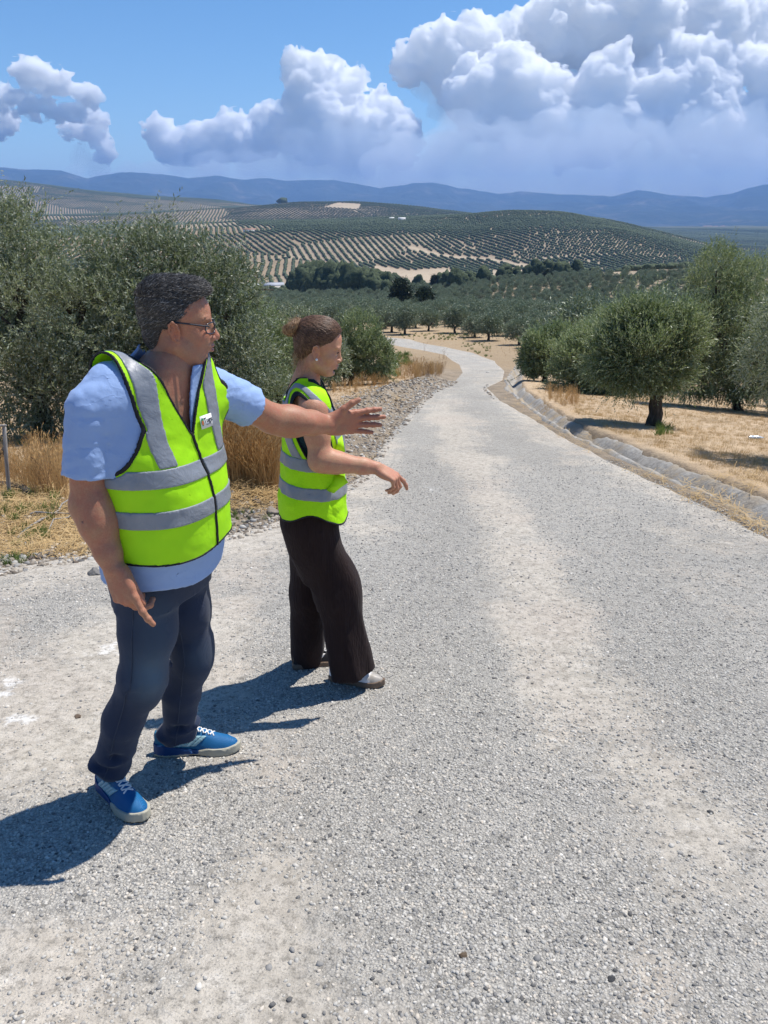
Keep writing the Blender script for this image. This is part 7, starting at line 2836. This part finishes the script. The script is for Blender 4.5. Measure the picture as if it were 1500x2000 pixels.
    V, Q = tubes([(np.array([P(-12, 832, b[1] - .02), P(12, 831, b[1] - .02)]), np.array([.012, .012]))], 6)
    link('nailed_batten', mesh_from('nailed_batten', V - b, Q, gw.m, True), st)
    a = hit(-60, 900); c = hit(62, 972)
    V, Q = tubes([limb(a + [0, 0, .18], c + [0, 0, .03], .13, .045, 9, .06, 5), limb(a * .5 + c * .5 + [0, 0, .1], hit(20, 930) + [0, 0, .38], .05, .015, 6, .1, 6)], 10, .2, 3)
    link('fallen_log', mesh_from('fallen_log', V, Q, M_BARK, True), None, label='dark fallen olive trunk lying behind the wooden stake', category='log')
    paths = [limb(hit(30, 1062) + [0, 0, .02], hit(140, 985) + [0, 0, .06], .012, .006, 8, .08, 1), limb(hit(60, 1010) + [0, 0, .03], hit(150, 1012) + [0, 0, .05], .008, .004, 7, .1, 2), limb(hit(90, 1048) + [0, 0, .02], hit(150, 1000) + [0, 0, .08], .007, .003, 7, .1, 8)]
    for i, pth in enumerate(paths):
        V, Q = tubes([pth], 6)
        link('dry_stick', mesh_from('dry_stick', V, Q, gw.m, True), None, category='stick', label=['longest pale dry stick lying in the straw at the left', 'thin pale stick lying level in the straw beside the weeds', 'short pale stick leaning over the straw at the left'][i])
    # curved dry twig lying on the road
    q = [hit(u, v, ROADZ) + [0, 0, .008] for u, v in ((1255, 1785), (1268, 1800), (1276, 1820), (1279, 1842))]
    V, Q = tubes([(np.array(q), np.array([.0016, .002, .0018, .001]))], 5)
    link('dry_twig', mesh_from('dry_twig', V, Q, gw.m, True), None, category='twig', label='thin curved dry twig lying on the gravel at the lower right')
    # crushed plastic bottle in the stubble
    b = hit(1477, 858)
    pl = simple_mat('clouded_plastic', (.62, .72, .80), .25, spec=.6, Transmission_Weight=.35)
    t_ = np.linspace(0, 1, 10)
    rad = np.array([.03, .036, .035, .030, .034, .036, .033, .022, .013, .013])
    V, Q = tubes([(np.stack([b[0] - .14 + t_ * .27, b[1] + .02 * np.sin(t_ * 4), b[2] + .035 + 0 * t_], 1), rad)], 14)
    link('plastic_bottle', mesh_from('plastic_bottle', V, Q, pl, True), None, category='bottle', label='discarded pale plastic bottle lying in the stubble at the right edge')
    # mound of dry straw behind the spoil bank
    b = hit(738, 742)
    bm = bmesh.new(); bmesh.ops.create_icosphere(bm, subdivisions=4, radius=1.0)
    v = np.array([x.co[:] for x in bm.verts]); f = np.array([[x.index for x in q_.verts] for q_ in bm.faces]); bm.free()
    v = v * (1 + .25 * noise3(v * 2.2, 3) + .12 * noise3(v * 7, 4))[:, None] * [.75, .6, .28]
    link('brush_heap', mesh_from('brush_heap', v + b, f, simple_mat('heap_straw', (.34, .22, .12), .95, var=.4, scale=9), True), None, category='heap', label='heap of dry brown brushwood on the bank beside the bend')


build_plants()


# ------------------------------------------------------------------ farm buildings far off
def house(u, v, W, D, Hh, rot, wall, roof, label, flat=False):
    b = hit(u, v)
    t = empty('farmhouse', (b[0], b[1], b[2] - .6), label=label, category='house')
    t.rotation_euler = (0, 0, rot)
    Hh += .6
    V = [(x * W / 2, y * D / 2, z) for z in (0, Hh) for y in (-1, 1) for x in (-1, 1)] + [(-W / 2, 0, Hh + D * .22), (W / 2, 0, Hh + D * .22)]
    link('wall', mesh_from('wall', V, [np.array([(0, 2, 3, 1), (0, 1, 5, 4), (2, 6, 7, 3), (4, 5, 7, 6)]), np.array([(0, 4, 8, 6, 2)]), np.array([(1, 3, 7, 9, 5)])], wall), t)
    e = .35
    R = []
    for s_ in (-1, 1):
        R += [(-W / 2 - e, s_ * (D / 2 + e), Hh - .08), (W / 2 + e, s_ * (D / 2 + e), Hh - .08), (W / 2 + e, 0, Hh + D * .22 + .08), (-W / 2 - e, 0, Hh + D * .22 + .08)]
    o = link('roof', mesh_from('roof', R, np.array([(0, 1, 2, 3), (4, 5, 6, 7)]), roof), t)
    md = o.modifiers.new('t', 'SOLIDIFY'); md.thickness = .2
    dk = simple_mat('dark_pane', (.03, .035, .045), .2, spec=.5)
    n = max(2, int(W / 4))
    for i in range(n):
        x = -W / 2 + W * (i + .5) / n
        w_, h_, z_ = (.5, .55, Hh * .55) if i != n // 2 else (.55, 1.05, .6 + 1.05)
        y = -D / 2 - .03
        nm = 'window' if i != n // 2 else 'door'
        V = [(x - w_, y, z_ - h_), (x + w_, y, z_ - h_), (x + w_, y, z_ + h_), (x - w_, y, z_ + h_)]
        o = link(nm, mesh_from(nm, V, np.array([(0, 1, 2, 3)]), dk), t)
        md = o.modifiers.new('t', 'SOLIDIFY'); md.thickness = .05
    return t


def build_houses():
    white = simple_mat('whitewash', (.72, .71, .68), .9, var=.05, scale=1)
    greyr = simple_mat('grey_sheet_roof', (.36, .38, .42), .6)
    tile = simple_mat('clay_tile_roof', (.34, .20, .14), .9)
    house(533, 567, 14, 7, 3.2, .25, white, greyr, 'long low white farm building at the foot of the far hill')
    house(508, 566, 8, 6, 2.4, -.1, white, simple_mat('pale_roof', (.66, .68, .70), .6), 'small white shed left of the long low farm building')
    house(785, 431, 13, 7, 4, .1, white, white, 'white house on the brow of the olive hill')
    house(765, 429, 9, 6, 3, .1, white, white, 'smaller white house left of the one on the brow')
    house(488, 453, 20, 8, 3.5, .3, white, tile, 'white cottage at the left end of the striped hillside')
    # village in the plain under the mountains
    r = np.random.default_rng(66)
    for i in range(16):
        u, v = 1395 + r.normal() * 14, 446 + abs(r.normal()) * 3.0
        tx, tz = ray(u, v)
        yy = 6900 + r.uniform(-500, 900)
        az = math.atan(float(tx)); x = math.sin(az) * yy; y = math.cos(az) * yy
        z = float(far_z(np.array([x * 6400 / yy]), np.array([y * 6400 / yy]))[0]) - 32
        t = empty('village_house', (x, y, z + 8), category='house', group='village houses below the mountains', label='tiny white house of the village far off under the mountains')
        W = r.uniform(18, 34)
        V = [(a * W / 2, b * 7, c) for c in (0, 11) for b in (-1, 1) for a in (-1, 1)] + [(-W / 2, 0, 15), (W / 2, 0, 15)]
        link('wall', mesh_from('wall', V, [np.array([(0, 2, 3, 1), (0, 1, 5, 4), (2, 6, 7, 3)]), np.array([(0, 4, 8, 6, 2)]), np.array([(1, 3, 7, 9, 5)])], white), t)
        link('roof', mesh_from('roof', [(-W / 2 - 1, -8, 10.8), (W / 2 + 1, -8, 10.8), (W / 2 + 1, 0, 15.3), (-W / 2 - 1, 0, 15.3), (-W / 2 - 1, 8, 10.8), (W / 2 + 1, 8, 10.8)], np.array([(0, 1, 2, 3), (3, 2, 5, 4)]), tile), t)


build_houses()
